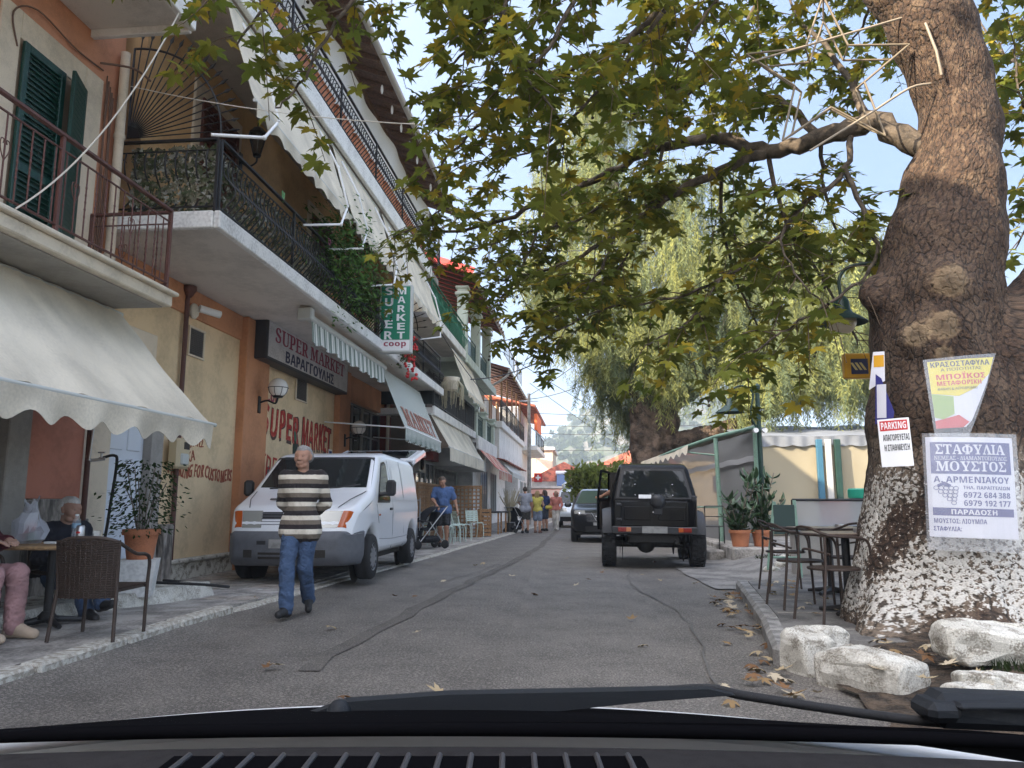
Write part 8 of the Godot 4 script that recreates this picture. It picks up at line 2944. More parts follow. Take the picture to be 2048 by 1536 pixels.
func people() -> void:
	var face := func(at: Vector3, yaw: float) -> Transform3D: return Transform3D(Basis(Vector3.UP, yaw), at)
	var im := Image.create(8, 512, false, Image.FORMAT_RGB8)
	var seq := [Color(0.84, 0.81, 0.75), Color(0.44, 0.40, 0.36), Color(0.17, 0.15, 0.16)]
	im.fill(seq[1])
	for y in 512:
		var hy := y / 512.0 * 1.8
		var k := int(floor((1.52 - hy) / 0.0465))
		im.fill_rect(Rect2i(0, y, 8, 1), seq[posmod(k + 1, 3)])
	var st := StandardMaterial3D.new()
	st.albedo_texture = ImageTexture.create_from_image(im)
	st.uv1_scale = v3(1, 1.0 / 1.8, 1)
	st.roughness = 0.95
	st.heightmap_enabled = false
	figure("grey-haired person walking on the road in striped jumper and jeans", face.call(v3(-2.98, 0.0, -7.95), 0.12),
		stand(0.985, {"elL": v3(0.235, 1.16, -0.12), "elR": v3(-0.235, 1.16, -0.12), "wrL": v3(0.05, 1.01, -0.20), "wrR": v3(-0.07, 0.98, -0.22), "dirL": v3(-0.8, -0.5, -0.1).normalized(), "dirR": v3(0.8, -0.4, -0.1).normalized(), "palmL": v3(0, 0, -1), "palmR": v3(0, 0, -1),
			"knR": v3(-0.075, 0.50, 0.19), "anR": v3(-0.055, 0.095, 0.24), "toR": v3(-0.09, 0.06, 0.43), "knL": v3(0.055, 0.49, -0.01), "anL": v3(0.045, 0.13, -0.30), "toL": v3(0.085, 0.04, -0.13), "look": Basis(Vector3.UP, -0.15)}),
		{"skin": lin(0.40, 0.22, 0.15), "hair": lin(0.26, 0.25, 0.24), "top": st, "top_name": "jumper", "long_sleeves": true, "bottom": mat("jeans", lin(0.055, 0.095, 0.18), 0.9, "cloth", 2.2, 0.2), "shoes": mat("shoe_black", lin(0.015, 0.015, 0.016), 0.6), "cell": 0.013, "head_cell": 0.0055, "fat": 0.98, "hem": 0.09})
	figure("person in a short-sleeved blue shirt and dark shorts pushing a black pram past the van", face.call(v3(-3.60, 0.07, -19.35), 0.15),
		stand(1.0, {"chest": v3(0, 1.29, 0.06), "neck": v3(0, 1.44, 0.08), "head": v3(-0.02, 1.60, 0.14), "shL": v3(0.19, 1.40, 0.05), "shR": v3(-0.19, 1.40, 0.05), "elR": v3(-0.25, 1.16, 0.16), "wrR": v3(-0.14, 1.02, 0.34), "palmR": v3(0, -1, 0.2), "elL": v3(0.30, 1.14, 0.02), "wrL": v3(0.36, 0.90, 0.10),
			"knL": v3(0.10, 0.50, 0.10), "anL": v3(0.10, 0.09, 0.02), "toL": v3(0.13, 0.04, 0.21), "knR": v3(-0.07, 0.49, 0.06), "anR": v3(-0.06, 0.085, -0.12), "toR": v3(-0.08, 0.035, 0.07), "look": Basis.from_euler(v3(0.45, -0.35, 0))}),
		{"skin": lin(0.42, 0.23, 0.15), "hair": lin(0.10, 0.07, 0.05), "top": cloth(lin(0.09, 0.16, 0.34)), "bottom": cloth(lin(0.035, 0.037, 0.04)), "shorts": true, "shoes": mats.shoe_black, "cell": 0.018, "fat": 1.08, "hem": 0.06})
	figure("white-haired person in dark jacket seated cross-legged by the marble wall", face.call(v3(-5.0, -0.12, -7.15), PI / 2 - 0.45),
		{"pelvis": v3(0, 0.60, 0), "chest": v3(0, 0.90, -0.06), "neck": v3(0, 1.04, -0.03), "head": v3(0, 1.19, 0.02), "shL": v3(0.185, 1.0, -0.05), "shR": v3(-0.185, 1.0, -0.05), "elL": v3(0.26, 0.75, 0.02), "elR": v3(-0.26, 0.75, 0.02), "wrL": v3(0.10, 0.76, 0.22), "wrR": v3(-0.08, 0.74, 0.24), "palmL": v3(0, -1, 0), "palmR": v3(0, -1, 0), "hipL": v3(0.09, 0.57, 0.02), "hipR": v3(-0.09, 0.57, 0.02), "knL": v3(0.04, 0.68, 0.45), "knR": v3(-0.12, 0.62, 0.44), "anL": v3(-0.08, 0.38, 0.80), "toL": v3(-0.10, 0.38, 1.0), "anR": v3(-0.12, 0.30, 0.62), "toR": v3(-0.13, 0.25, 0.81), "look": Basis.from_euler(v3(0.1, 0.25, 0))},
		{"skin": lin(0.38, 0.22, 0.16), "hair": lin(0.55, 0.54, 0.52), "top": cloth(lin(0.018, 0.021, 0.034)), "top_name": "jacket", "long_sleeves": true, "bottom": mats.jeans, "shoes": mats.shoe_black, "cell": 0.016, "head_cell": 0.006, "fat": 1.05})
	figure("person in dusty pink trousers and beige trainers at the cafe table's near end", face.call(v3(-4.84, 0.0, -5.66), PI / 2 - 0.1),
		{"pelvis": v3(0, 0.60, 0), "chest": v3(0, 0.92, -0.03), "neck": v3(0, 1.07, 0.0), "head": v3(0, 1.23, 0.04), "shL": v3(0.17, 1.03, -0.02), "shR": v3(-0.17, 1.03, -0.02), "elL": v3(0.22, 0.82, 0.13), "elR": v3(-0.22, 0.82, 0.13), "wrL": v3(0.10, 0.84, 0.34), "wrR": v3(-0.10, 0.84, 0.34), "palmL": v3(0, -1, 0), "palmR": v3(0, -1, 0), "hipL": v3(0.09, 0.57, 0.02), "hipR": v3(-0.09, 0.57, 0.02), "knL": v3(0.10, 0.60, 0.46), "knR": v3(-0.11, 0.60, 0.44), "anL": v3(0.11, 0.205, 0.46), "toL": v3(0.12, 0.155, 0.66), "anR": v3(-0.13, 0.205, 0.42), "toR": v3(-0.15, 0.155, 0.62)},
		{"skin": lin(0.45, 0.27, 0.20), "hair": lin(0.14, 0.08, 0.05), "hair_long": 0.16, "top": cloth(lin(0.12, 0.02, 0.03)), "top_name": "jumper", "long_sleeves": true, "bottom": cloth(lin(0.40, 0.23, 0.23)), "shoes": cloth(lin(0.55, 0.43, 0.32)), "cell": 0.017})
	figure("person in a pale grey T-shirt and dark shorts, back turned, beside second pram", face.call(v3(-2.42, 0.0, -30.5), PI + 0.2), stand(1.02, {"elL": v3(0.25, 1.16, 0.06), "wrL": v3(0.16, 1.06, 0.26)}),
		{"skin": lin(0.42, 0.24, 0.16), "hair": lin(0.06, 0.045, 0.035), "top": cloth(lin(0.34, 0.36, 0.42)), "bottom": cloth(lin(0.05, 0.05, 0.045)), "shorts": true, "shoes": mats.shoe_black, "cell": 0.024, "head_cell": 0.011, "hand_cell": 0.008, "fat": 1.1, "hem": 0.05})
	figure("fair-haired person in a yellow top and denim shorts, back turned, in the street group", face.call(v3(-1.96, 0.0, -30.9), PI - 0.3), stand(0.93, {"elR": v3(-0.24, 1.16, 0.05), "wrR": v3(-0.14, 1.08, 0.24)}),
		{"skin": lin(0.46, 0.27, 0.18), "hair": lin(0.34, 0.24, 0.12), "hair_long": 0.2, "top": cloth(lin(0.62, 0.56, 0.13)), "bottom": cloth(lin(0.20, 0.25, 0.34)), "shorts": true, "shoes": cloth(lin(0.20, 0.10, 0.07)), "cell": 0.024, "head_cell": 0.011, "hand_cell": 0.008, "fat": 0.92, "sleeve": 0.1})
	figure("person in a navy top with a yellow bag, partly hidden in the street group", face.call(v3(-1.80, 0.0, -33.2), PI + 0.9), stand(0.97, {"elL": v3(0.25, 1.15, 0.05)}),
		{"skin": lin(0.42, 0.25, 0.17), "hair": lin(0.07, 0.05, 0.04), "hair_long": 0.14, "top": cloth(lin(0.03, 0.05, 0.16)), "bottom": cloth(lin(0.06, 0.08, 0.12)), "shorts": true, "shoes": mats.shoe_black, "cell": 0.025, "head_cell": 0.011, "hand_cell": 0.008})
	var bag := MB.new()
	bag.bev(Vector3.ZERO, v3(0.3, 0.16, 0.14), 0.05)
	var bo := one("shoulder_bag", bag, cloth(lin(0.60, 0.50, 0.10)), "small yellow bag hanging at the hip of the person in navy", "bag")
	bo.position = v3(-1.62, 0.98, -33.0)
	figure("person in a coral top and white trousers walking towards the camera beside the black car", face.call(v3(-1.36, 0.0, -34.2), -0.1), stand(0.95, {"elL": v3(0.28, 1.16, 0.02), "wrL": v3(0.24, 1.0, 0.18), "knL": v3(0.08, 0.50, 0.12), "anL": v3(0.07, 0.09, 0.14), "toL": v3(0.08, 0.04, 0.33), "anR": v3(-0.07, 0.10, -0.14), "toR": v3(-0.08, 0.04, 0.04)}),
		{"skin": lin(0.48, 0.28, 0.20), "hair": lin(0.35, 0.22, 0.12), "hair_long": 0.2, "top": cloth(lin(0.62, 0.24, 0.20)), "long_sleeves": true, "bottom": cloth(lin(0.70, 0.68, 0.65)), "shoes": cloth(lin(0.70, 0.69, 0.67)), "cell": 0.024, "head_cell": 0.011, "hand_cell": 0.008, "fat": 0.96})

func cafe_left() -> void:
	var C := thing("wicker_chair", "dark brown wicker armchair standing empty with its back to the camera by the kerb", "chair", v3(-3.76, 0.122, -5.85), 0.10)
	wicker_chair(C)
	C.scale = Vector3.ONE * 0.9
	var T := thing("cafe_table", "small cafe table with pale top between the two seated people", "table", v3(-4.52, 0.122, -6.30), 0.15)
	var m := MB.new()
	m.bev(v3(0, 0.655, 0), v3(0.78, 0.03, 0.78), 0.01)
	part("tabletop", m, mats.wood_pale, T)
	m = MB.new()
	m.tube([v3(0, 0.03, 0), v3(0, 0.64, 0)], 0.035, 8)
	m.tube([v3(0, 0.06, 0), v3(0, 0.12, 0)], [0.09, 0.04], 10)
	for i in 4:
		var a := PI / 4 + PI / 2 * i
		m.tube([v3(0, 0.06, 0), v3(cos(a) * 0.3, 0.02, sin(a) * 0.3)], [0.035, 0.02], 6)
	part("pedestal", m, mats.black_iron, T)
	var top := 0.122 + 0.672
	var cl: Material = mats.clear
	var bot := thing("water_bottle", "clear plastic water bottle standing on the cafe table", "bottle", v3(-4.5, top, -6.55))
	m = MB.new()
	m.lathe([v2(0, 0), v2(0.034, 0.0), v2(0.036, 0.08), v2(0.031, 0.1), v2(0.036, 0.12), v2(0.036, 0.17), v2(0.014, 0.215), v2(0.014, 0.23)], 14, Vector3.ZERO, Basis.IDENTITY, false)
	part("bottle_body", m, cl, bot)
	m = MB.new()
	m.lathe([v2(0.0365, 0.125), v2(0.0365, 0.165)], 14)
	part("bottle_label", m, mat("label_blue", lin(0.25, 0.40, 0.55), 0.5), bot)
	m = MB.new()
	m.tube([v3(0, 0.228, 0), v3(0, 0.245, 0)], 0.0155, 12)
	part("bottle_cap", m, mats.white_gloss, bot)
	var can := thing("drink_can", "silver and blue drink can with a red mark on the cafe table", "can", v3(-4.22, top, -6.20))
	m = MB.new()
	m.lathe([v2(0, 0.004), v2(0.026, 0.0), v2(0.033, 0.012), v2(0.033, 0.145), v2(0.027, 0.158), v2(0.0, 0.155)], 18, Vector3.ZERO, Basis.IDENTITY, false)
	part("can_body", m, mats.steel, can)
	m = MB.new()
	m.lathe([v2(0.0336, 0.014), v2(0.0336, 0.06)], 18)
	part("can_band", m, mat("can_blue", lin(0.02, 0.06, 0.22), 0.3), can)
	m = MB.new()
	m.ball(v3(0, 0.1, 0.028), v3(0.02, 0.012, 0.008), 10, 6)
	part("can_mark", m, mats.red, can)
	var gl := thing("drinking_glass", "blue tumbler of water beside the drink can", "glass", v3(-4.16, top, -6.33))
	m = MB.new()
	m.lathe([v2(0, 0.0), v2(0.028, 0.0), v2(0.034, 0.11)], 14)
	part("tumbler", m, cl, gl)
	m = MB.new()
	m.bev(Vector3.ZERO, v3(0.16, 0.012, 0.08), 0.004, Basis(Vector3.UP, 0.3))
	var ph := one("folded_wallet", m, mats.plastic_black, "dark flat wallet lying on the cafe table", "wallet")
	ph.position = v3(-4.36, top + 0.007, -6.4)
	m = MB.new()
	m.bev(Vector3.ZERO, v3(0.11, 0.02, 0.06), 0.004)
	var cg := one("cigarette_packet", m, mats.white_gloss, "white cigarette packet lying on the cafe table near the bag", "packet")
	cg.position = v3(-4.5, top + 0.011, -6.25)
	var bg := thing("carrier_bag", "see-through plastic carrier bag of shopping standing on the cafe table", "bag", v3(-4.80, top, -6.36))
	m = MB.new()
	m.lathe([v2(0.09, 0.0), v2(0.13, 0.03), v2(0.135, 0.09), v2(0.115, 0.16), v2(0.085, 0.22), v2(0.055, 0.27), v2(0.04, 0.30), v2(0.055, 0.35)], 20, Vector3.ZERO, Basis.IDENTITY, false)
	var f := FastNoiseLite.new()
	f.seed = 8
	f.frequency = 9.0
	m.bend(func(p): return p * (1.0 + 0.45 * f.get_noise_3dv(p * 0.8)))
	part("bag_film", m, mat("film", Color(0.86, 0.88, 0.93, 0.4), 0.25), bg)
	mats.film.transparency = BaseMaterial3D.TRANSPARENCY_ALPHA
	for q in [[v3(-0.03, 0.07, 0.0), lin(0.5, 0.12, 0.1)], [v3(0.04, 0.05, 0.02), lin(0.12, 0.2, 0.12)], [v3(0.0, 0.14, -0.02), lin(0.6, 0.25, 0.22)]]:
		m = MB.new()
		m.bev(q[0], v3(0.09, 0.08, 0.06), 0.02, Basis(Vector3.UP, q[0].x * 20))
		part("grocery", m, mat("grocery" + str(q[1].r), q[1], 0.6), bg)
	var c2 := copy(C, v3(-4.98, 0.122, -7.15), -(PI / 2 + 0.45), "dark wicker chair under the white-haired person by the marble wall", "wicker chairs of the cafe")
	copy(C, v3(-4.86, 0.122, -5.64), -PI / 2, "dark wicker chair under the person in pink trousers", "wicker chairs of the cafe")
	C.set_meta("group", "wicker chairs of the cafe")
	var P := thing("potted_tree", "leafy potted tree in a terracotta pot standing beside the white door", "plant", v3(-4.72, 0.20, -7.95))
	P.scale = Vector3.ONE * 0.84
	m = MB.new()
	m.lathe([v2(0, 0.40), v2(0.15, 0.40), v2(0.20, 0.72), v2(0.225, 0.72), v2(0.225, 0.79), v2(0.19, 0.79), v2(0.18, 0.75), v2(0, 0.75)], 20)
	part("pot", m, mats.terracotta, P)
	m = MB.new()
	for i in 9:
		var a := i * 0.7
		m.tube(bez([v3(cos(a) * 0.05, 0.74, sin(a) * 0.05), v3(cos(a) * 0.12, 1.05, sin(a) * 0.12), v3(cos(a) * rr(0.15, 0.34), rr(1.3, 1.62), sin(a) * rr(0.15, 0.34))], 4), 0.007, 5)
	part("stem", m, mats.bark_grey, P)
	var lf := MB.new()
	lf.tinted = true
	for i in 900:
		var a := rr(0, TAU)
		var y := rr(0.72, 1.66)
		var r := (0.40 - 0.18 * absf(y - 1.15)) * sqrt(rr(0.02, 1.0))
		if rr(0, 1) < 0.12: r *= 1.5
		var p := v3(cos(a) * r, y, sin(a) * r)
		var d := v3(cos(a) + rr(-0.6, 0.6), rr(-1.3, 0.2), sin(a) + rr(-0.6, 0.6)).normalized() * rr(0.05, 0.085)
		var s := d.cross(v3(rr(-1, 1), 1.0, rr(-1, 1))).normalized() * 0.016
		var k := rr(0.6, 1.4)
		lf.col = Color(0.035 * k, 0.062 * k, 0.022 * k)
		lf.tri(p, p + d * 0.45 + s, p + d)
		lf.tri(p, p + d, p + d * 0.45 - s)
	part("foliage", lf, mats.leaf, P)
	m = MB.new()
	var poly := [v2(-0.17, 0), v2(0.17, 0), v2(0.22, 0.45), v2(-0.22, 0.45)]
	m.prism(PackedVector2Array(poly), 0.40)
	var PB := one("planter_box", m, mats.white_paint, "white tapered planter box holding up the potted tree", "planter")
	PB.position = v3(-4.72, 0.175, -7.95)
	PB.scale = Vector3.ONE * 0.84
	PB.rotation.y = 0.4
	m = MB.new()
	m.tube(bez([v3(-5.38, 1.62, -8.12), v3(-5.22, 1.66, -8.14), v3(-5.18, 1.55, -8.14), v3(-5.20, 1.0, -8.10), v3(-5.22, 0.45, -8.1), v3(-5.05, 0.3, -8.3), v3(-4.3, 0.24, -8.5), v3(-4.1, 0.19, -8.75), v3(-4.5, 0.19, -9.0), v3(-4.9, 0.25, -8.8), v3(-4.6, 0.26, -8.55)], 7), 0.016, 7)
	var hs := one("garden_hose", m, mats.rubber, "black garden hose hanging from the wall tap and coiled on the step", "hose")
	var tp := thing("wall_tap", "metal tap and pipe on the pink wall beside the hose", "tap", v3(-5.44, 1.6, -8.06))
	m = MB.new()
	m.bar(v3(0, 0, 0), v3(0.14, 0.02, -0.05), 0.018, 8)
	m.bar(v3(0, 0.0, 0.02), v3(0.02, 0.35, 0.02), 0.012, 6)
	m.bar(v3(0.10, 0.02, -0.04), v3(0.10, 0.09, -0.04), 0.012, 6)
	m.bar(v3(0.06, 0.09, -0.04), v3(0.14, 0.09, -0.04), 0.01, 6)
	part("pipe", m, mats.steel, tp)

func wicker_chair(C: Node3D) -> void:
	var m := MB.new()
	for s in [-1.0, 1.0]:
		m.tube(bez([v3(s * 0.27, 0.0, -0.24), v3(s * 0.27, 0.40, -0.25), v3(s * 0.28, 0.62, -0.24), v3(s * 0.285, 0.68, -0.14), v3(s * 0.285, 0.70, 0.05), v3(s * 0.25, 0.80, 0.27)], 5), 0.016, 8)
	m.tube(bez([v3(-0.25, 0.80, 0.27), v3(-0.12, 0.835, 0.31), v3(0.12, 0.835, 0.31), v3(0.25, 0.80, 0.27)], 5), 0.016, 8)
	m.bar(v3(-0.26, 0.40, -0.24), v3(0.26, 0.40, -0.24), 0.014, 6)
	m.bar(v3(-0.24, 0.40, 0.24), v3(0.24, 0.40, 0.24), 0.014, 6)
	part("frame", m, mats.wicker, C)
	for s in [-1.0, 1.0]:
		m = MB.new()
		m.tube([v3(s * 0.25, 0.80, 0.27), v3(s * 0.245, 0.42, 0.25), v3(s * 0.27, 0.0, 0.30)], 0.016, 8)
		part("leg", m, mats.wicker, C)
	var w := MB.new()
	for j in 34:
		var v := (j + 0.5) / 34.0
		var y := 0.345 + 0.47 * v
		var pts := []
		for i in 25:
			var u := i / 24.0
			var x := (u - 0.5) * (0.50 + 0.03 * v)
			pts.append(v3(x, y + 0.02 * sin(u * PI) * v, 0.25 + 0.035 * v + 0.04 * sin(u * PI) + 0.006 * sin(PI * (i + j))))
		w.tube(pts, 0.0068, 4, false)
	for i in 13:
		var u := i / 12.0
		w.tube([v3((u - 0.5) * 0.5, 0.34, 0.25 + 0.04 * sin(u * PI)), v3((u - 0.5) * 0.53, 0.82, 0.285 + 0.04 * sin(u * PI))], 0.006, 4, false)
	part("backrest", w, mats.wicker, C)
	var fill := MB.new()
	fill.sheet(10, 2, func(u, v): return v3((u - 0.5) * 0.5, 0.345 + 0.47 * v, 0.245 + 0.035 * v + 0.04 * sin(u * PI)), 0.004)
	part("backrest_lining", fill, mats.dark_void, C)
	var s2 := MB.new()
	s2.bev(v3(0, 0.405, 0), v3(0.52, 0.03, 0.50), 0.012)
	for j in 20:
		s2.bar(v3(-0.26, 0.422, -0.24 + 0.025 * j), v3(0.26, 0.422, -0.24 + 0.025 * j), 0.008, 4)
	part("seat", s2, mats.wicker, C)

func slat_chair() -> Node3D:
	var C := thing("garden_chair", "pale green slatted garden chair, nearest of the row by the lattice screen", "chair", v3(-4.05, 0.066, -20.4), 2.2, "pale slatted chairs outside the restaurant")
	var pm := mat("chair_pale", lin(0.55, 0.66, 0.60), 0.5)
	for s in [-1.0, 1.0]:
		var m := MB.new()
		m.tube(bez([v3(s * 0.2, 0, 0.22), v3(s * 0.2, 0.44, 0.18), v3(s * 0.2, 0.46, -0.16)], 4), 0.014, 5)
		part("leg", m, pm, C)
		m = MB.new()
		m.tube(bez([v3(s * 0.2, 0, -0.26), v3(s * 0.2, 0.44, -0.18), v3(s * 0.2, 0.86, -0.28)], 4), 0.014, 5)
		part("leg", m, pm, C)
	for i in 7:
		var m := MB.new()
		m.bev(v3(0, 0.465, -0.17 + i * 0.058), v3(0.42, 0.012, 0.045), 0.003)
		part("seat_slat", m, pm, C)
	for i in 6:
		var m := MB.new()
		var y := 0.54 + i * 0.058
		m.bev(v3(0, y, -0.2 - (y - 0.46) * 0.2), v3(0.42, 0.045, 0.012), 0.003)
		part("back_slat", m, pm, C)
	return C

func restaurant_front() -> void:
	var C := slat_chair()
	var spots := [[v3(-3.85, 0.066, -20.9), 2.0, "pale green slatted chair with a folded cover on its seat, second in the row"], [v3(-3.8, 0.066, -21.6), 2.1, "pale green slatted chair third along the row, tilted against its neighbour"], [v3(-3.75, 0.066, -22.2), 2.2, "pale green slatted chair fourth along the row"], [v3(-3.7, 0.066, -22.8), 2.3, "pale green slatted chair fifth along the row"], [v3(-3.55, 0.066, -24.6), 0.6, "pale green slatted chair standing apart beside the wooden crate"], [v3(-4.35, 0.066, -24.9), 1.0, "pale green slatted chair close to the end of the lattice screen"]]
	for s in spots: copy(C, s[0], s[1], s[2], "pale slatted chairs outside the restaurant")
	var m := MB.new()
	m.bev(v3(0, 0, 0), v3(0.36, 0.22, 0.34), 0.07)
	var cu := one("seat_cushion", m, cloth(lin(0.55, 0.56, 0.56)), "grey crumpled cover lying on the second slatted chair", "cushion")
	cu.position = v3(-3.85, 0.62, -20.88)
	var L := thing("lattice_screen", "brown wooden lattice screen between the chairs and the restaurant windows", "screen", v3(-4.55, 0.07, -22.9))
	m = MB.new()
	for y in [0.02, 1.62]: m.bev(v3(0, y, 0), v3(0.05, 0.05, 4.5), 0.005)
	for z in [-2.25, -0.75, 0.75, 2.25]: m.bev(v3(0.001, 0.82, z), v3(0.054, 1.66, 0.06), 0.005)
	part("frame", m, mats.wood_mid, L)
	for i in 34:
		m = MB.new()
		m.box(v3(0.012, 0.82, -2.2 + i * 0.1333), v3(0.012, 1.56, 0.05))
		part("lath", m, mats.wood_mid, L)
	for i in 13:
		m = MB.new()
		m.box(v3(-0.006, 0.1 + i * 0.122, 0), v3(0.012, 0.045, 4.44))
		part("lath", m, mats.wood_mid, L)
	var L2 := thing("lattice_screen", "short end panel of brown wooden lattice facing the street by the crate", "screen", v3(-4.0, 0.07, -25.3), PI / 2)
	m = MB.new()
	for y in [0.02, 1.62]: m.bev(v3(0, y, 0), v3(0.05, 0.05, 1.1), 0.005)
	for z in [-0.55, 0.55]: m.bev(v3(0.001, 0.82, z), v3(0.054, 1.66, 0.06), 0.005)
	part("frame", m, mats.wood_mid, L2)
	for i in 9:
		m = MB.new()
		m.box(v3(0.012, 0.82, -0.52 + i * 0.13), v3(0.012, 1.56, 0.05))
		part("lath", m, mats.wood_mid, L2)
	for i in 13:
		m = MB.new()
		m.box(v3(-0.006, 0.1 + i * 0.122, 0), v3(0.012, 0.045, 1.06))
		part("lath", m, mats.wood_mid, L2)
	for q in [[v3(-3.42, 0.066, -26.0), "stacked orange-brown slatted crate at the end of the chair row"], [v3(-3.5, 0.066, -26.5), "second slatted crate just behind the first one"]]:
		var K := thing("wooden_crate", q[1], "crate", q[0], 0.1, "crates beside the lattice screen")
		for i in 7:
			m = MB.new()
			m.bev(v3(0, 0.06 + i * 0.13, 0.22), v3(0.42, 0.09, 0.02), 0.003)
			m.bev(v3(0.21, 0.06 + i * 0.13, 0), v3(0.02, 0.09, 0.42), 0.003)
			part("slat", m, mats.wood_mid, K)
		m = MB.new()
		for x in [-0.2, 0.2]:
			for z in [-0.2, 0.2]: m.bev(v3(x, 0.45, z), v3(0.04, 0.9, 0.04), 0.003)
		m.box(v3(0, 0.05, 0), v3(0.4, 0.02, 0.4))
		part("frame", m, mats.wood_mid, K)
	for q in [[v3(-3.5, 0.066, -28.2), 0.8, "dark-topped wooden table by the diamond-barred window, near the crates"], [v3(-3.4, 0.066, -29.8), 0.8, "second dark-topped wooden table by the diamond-barred window"]]:
		var K := thing("street_table", q[2], "table", q[0], 0.0, "tables by the barred window")
		m = MB.new()
		m.bev(v3(0, 0.76, 0), v3(0.8, 0.05, 1.1), 0.01)
		part("tabletop", m, mats.plastic_black, K)
		for x in [-0.34, 0.34]:
			for z in [-0.48, 0.48]:
				m = MB.new()
				m.bev(v3(x, 0.37, z), v3(0.06, 0.74, 0.06), 0.004)
				part("leg", m, mats.wood_mid, K)
	var dp := thing("dry_plant", "tall bleached dry plant beside the street tables", "plant", v3(-3.0, 0.06, -30.2))
	m = MB.new()
	m.lathe([v2(0, 0), v2(0.14, 0.0), v2(0.2, 0.35), v2(0.0, 0.33)], 12)
	part("pot", m, mats.plastic_black, dp)
	m = MB.new()
	for i in 60:
		var a := rr(0, TAU)
		m.tube([v3(0, 0.3, 0), v3(cos(a) * 0.12, 0.9, sin(a) * 0.12), v3(cos(a) * rr(0.1, 0.5), rr(1.1, 1.7), sin(a) * rr(0.1, 0.5))], 0.01, 3, false)
	part("stem", m, mats.dry_stem, dp)
	pram(v3(-3.86, 0.066, -18.7), -0.85, "black folding pram pushed by the person in the blue shirt")
	pram(v3(-2.78, 0.0, -30.3), 2.6, "second black pram in front of the street tables")
	var ac := thing("air_conditioner", "grey air conditioner box hanging under the beige awning", "air conditioner", v3(-5.2, 2.35, -23.4))
	m = MB.new()
	m.bev(Vector3.ZERO, v3(0.4, 0.55, 0.85), 0.02)
	part("case", m, mats.frame_pale, ac)
	m = MB.new()
	m.lathe([v2(0.0, 0), v2(0.21, 0.0), v2(0.21, 0.015)], 16, v3(0.2, 0, 0.1), Basis(Vector3.BACK, -PI / 2))
	part("fan_grille", m, mats.plastic_black, ac)
	var bd := thing("shop_board", "small dark red shop board with white lettering under the MARKET awning", "sign", v3(-5.0, 2.45, -21.3), 0.0)
	m = MB.new()
	m.bev(Vector3.ZERO, v3(1.5, 0.22, 0.06), 0.01)
	part("board", m, mats.dark_red_wall, bd)
	m = MB.new()
	letters(m, "ΕΣΤΙΑΤΟΡΙΟ", Transform3D(Basis.IDENTITY, v3(0, 0, 0.034)), 1.1, 0.11)
	part("lettering", m, mats.white_gloss, bd)
	var rk := thing("bottle_rack", "grey wire rack with blue crates just behind the white van", "rack", v3(-4.5, 0.066, -18.2))
	m = MB.new()
	for y in [0.3, 0.75, 1.15]:
		for i in 6: m.bar(v3(-0.5 + 0.2 * i, y, -0.3), v3(-0.5 + 0.2 * i, y, 0.3), 0.008, 4)
		m.bar(v3(-0.5, y, 0.3), v3(0.5, y, 0.3), 0.01, 4)
	for x in [-0.5, 0.5]:
		for z in [-0.3, 0.3]: m.bar(v3(x, 0, z), v3(x, 1.2, z), 0.014, 5)
	part("frame", m, mats.steel, rk)
	for y in [0.34, 0.79]:
		m = MB.new()
		m.bev(v3(0.1, y + 0.14, 0), v3(0.7, 0.26, 0.5), 0.02)
		part("crate", m, mat("crate_blue", lin(0.03, 0.10, 0.18), 0.5), rk)

func pram(at: Vector3, turn: float, label: String) -> void:
	var P := thing("pram", label, "pram", at, turn, "black prams in the street")
	var m := MB.new()
	for s in [-1.0, 1.0]:
		m.bar(v3(s * 0.24, 0.1, 0.38), v3(s * 0.24, 1.0, -0.42), 0.013, 6)
		m.bar(v3(s * 0.24, 0.1, -0.34), v3(s * 0.24, 0.62, 0.05), 0.013, 6)
	m.bar(v3(-0.24, 1.0, -0.42), v3(0.24, 1.0, -0.42), 0.016, 6)
	part("frame", m, mats.steel, P)
	var fab := mat("pram_cloth", lin(0.014, 0.016, 0.022), 0.85, "cloth", 2.0)
	m = MB.new()
	m.sheet(10, 10, func(u, v):
		var a: float = -0.4 + 1.7 * v
		return v3((u - 0.5) * 0.44, 0.62 + 0.38 * sin(a + 0.5), -0.14 + 0.36 * cos(a + 0.9) + 0.05 * sin(u * PI)), 0.015)
	part("hood", m, fab, P)
	m = MB.new()
	m.bev(v3(0, 0.46, 0.05), v3(0.4, 0.06, 0.38), 0.02)
	m.bev(v3(0, 0.66, -0.17), v3(0.4, 0.44, 0.06), 0.02, Basis(Vector3.RIGHT, -0.3))
	m.bev(v3(0, 0.34, 0.26), v3(0.38, 0.22, 0.05), 0.02, Basis(Vector3.RIGHT, -0.4))
	part("seat", m, fab, P)
	m = MB.new()
	m.bev(v3(0, 0.22, -0.05), v3(0.4, 0.16, 0.5), 0.06)
	part("basket", m, fab, P)
	m = MB.new()
	m.tube(bez([v3(-0.22, 0.62, -0.02), v3(-0.16, 0.66, 0.26), v3(0.16, 0.66, 0.26), v3(0.22, 0.62, -0.02)], 4), 0.02, 6)
	part("bumper_bar", m, mats.plastic_black, P)
	for x in [-0.25, 0.25]:
		for z in [-0.36, 0.38]:
			m = MB.new()
			m.lathe([v2(0.0, -0.02), v2(0.09, -0.02), v2(0.105, 0.0), v2(0.09, 0.02), v2(0.0, 0.02)], 14, v3(x, 0.105, z), Basis(Vector3.BACK, PI / 2), false)
			part("wheel", m, mats.rubber, P)

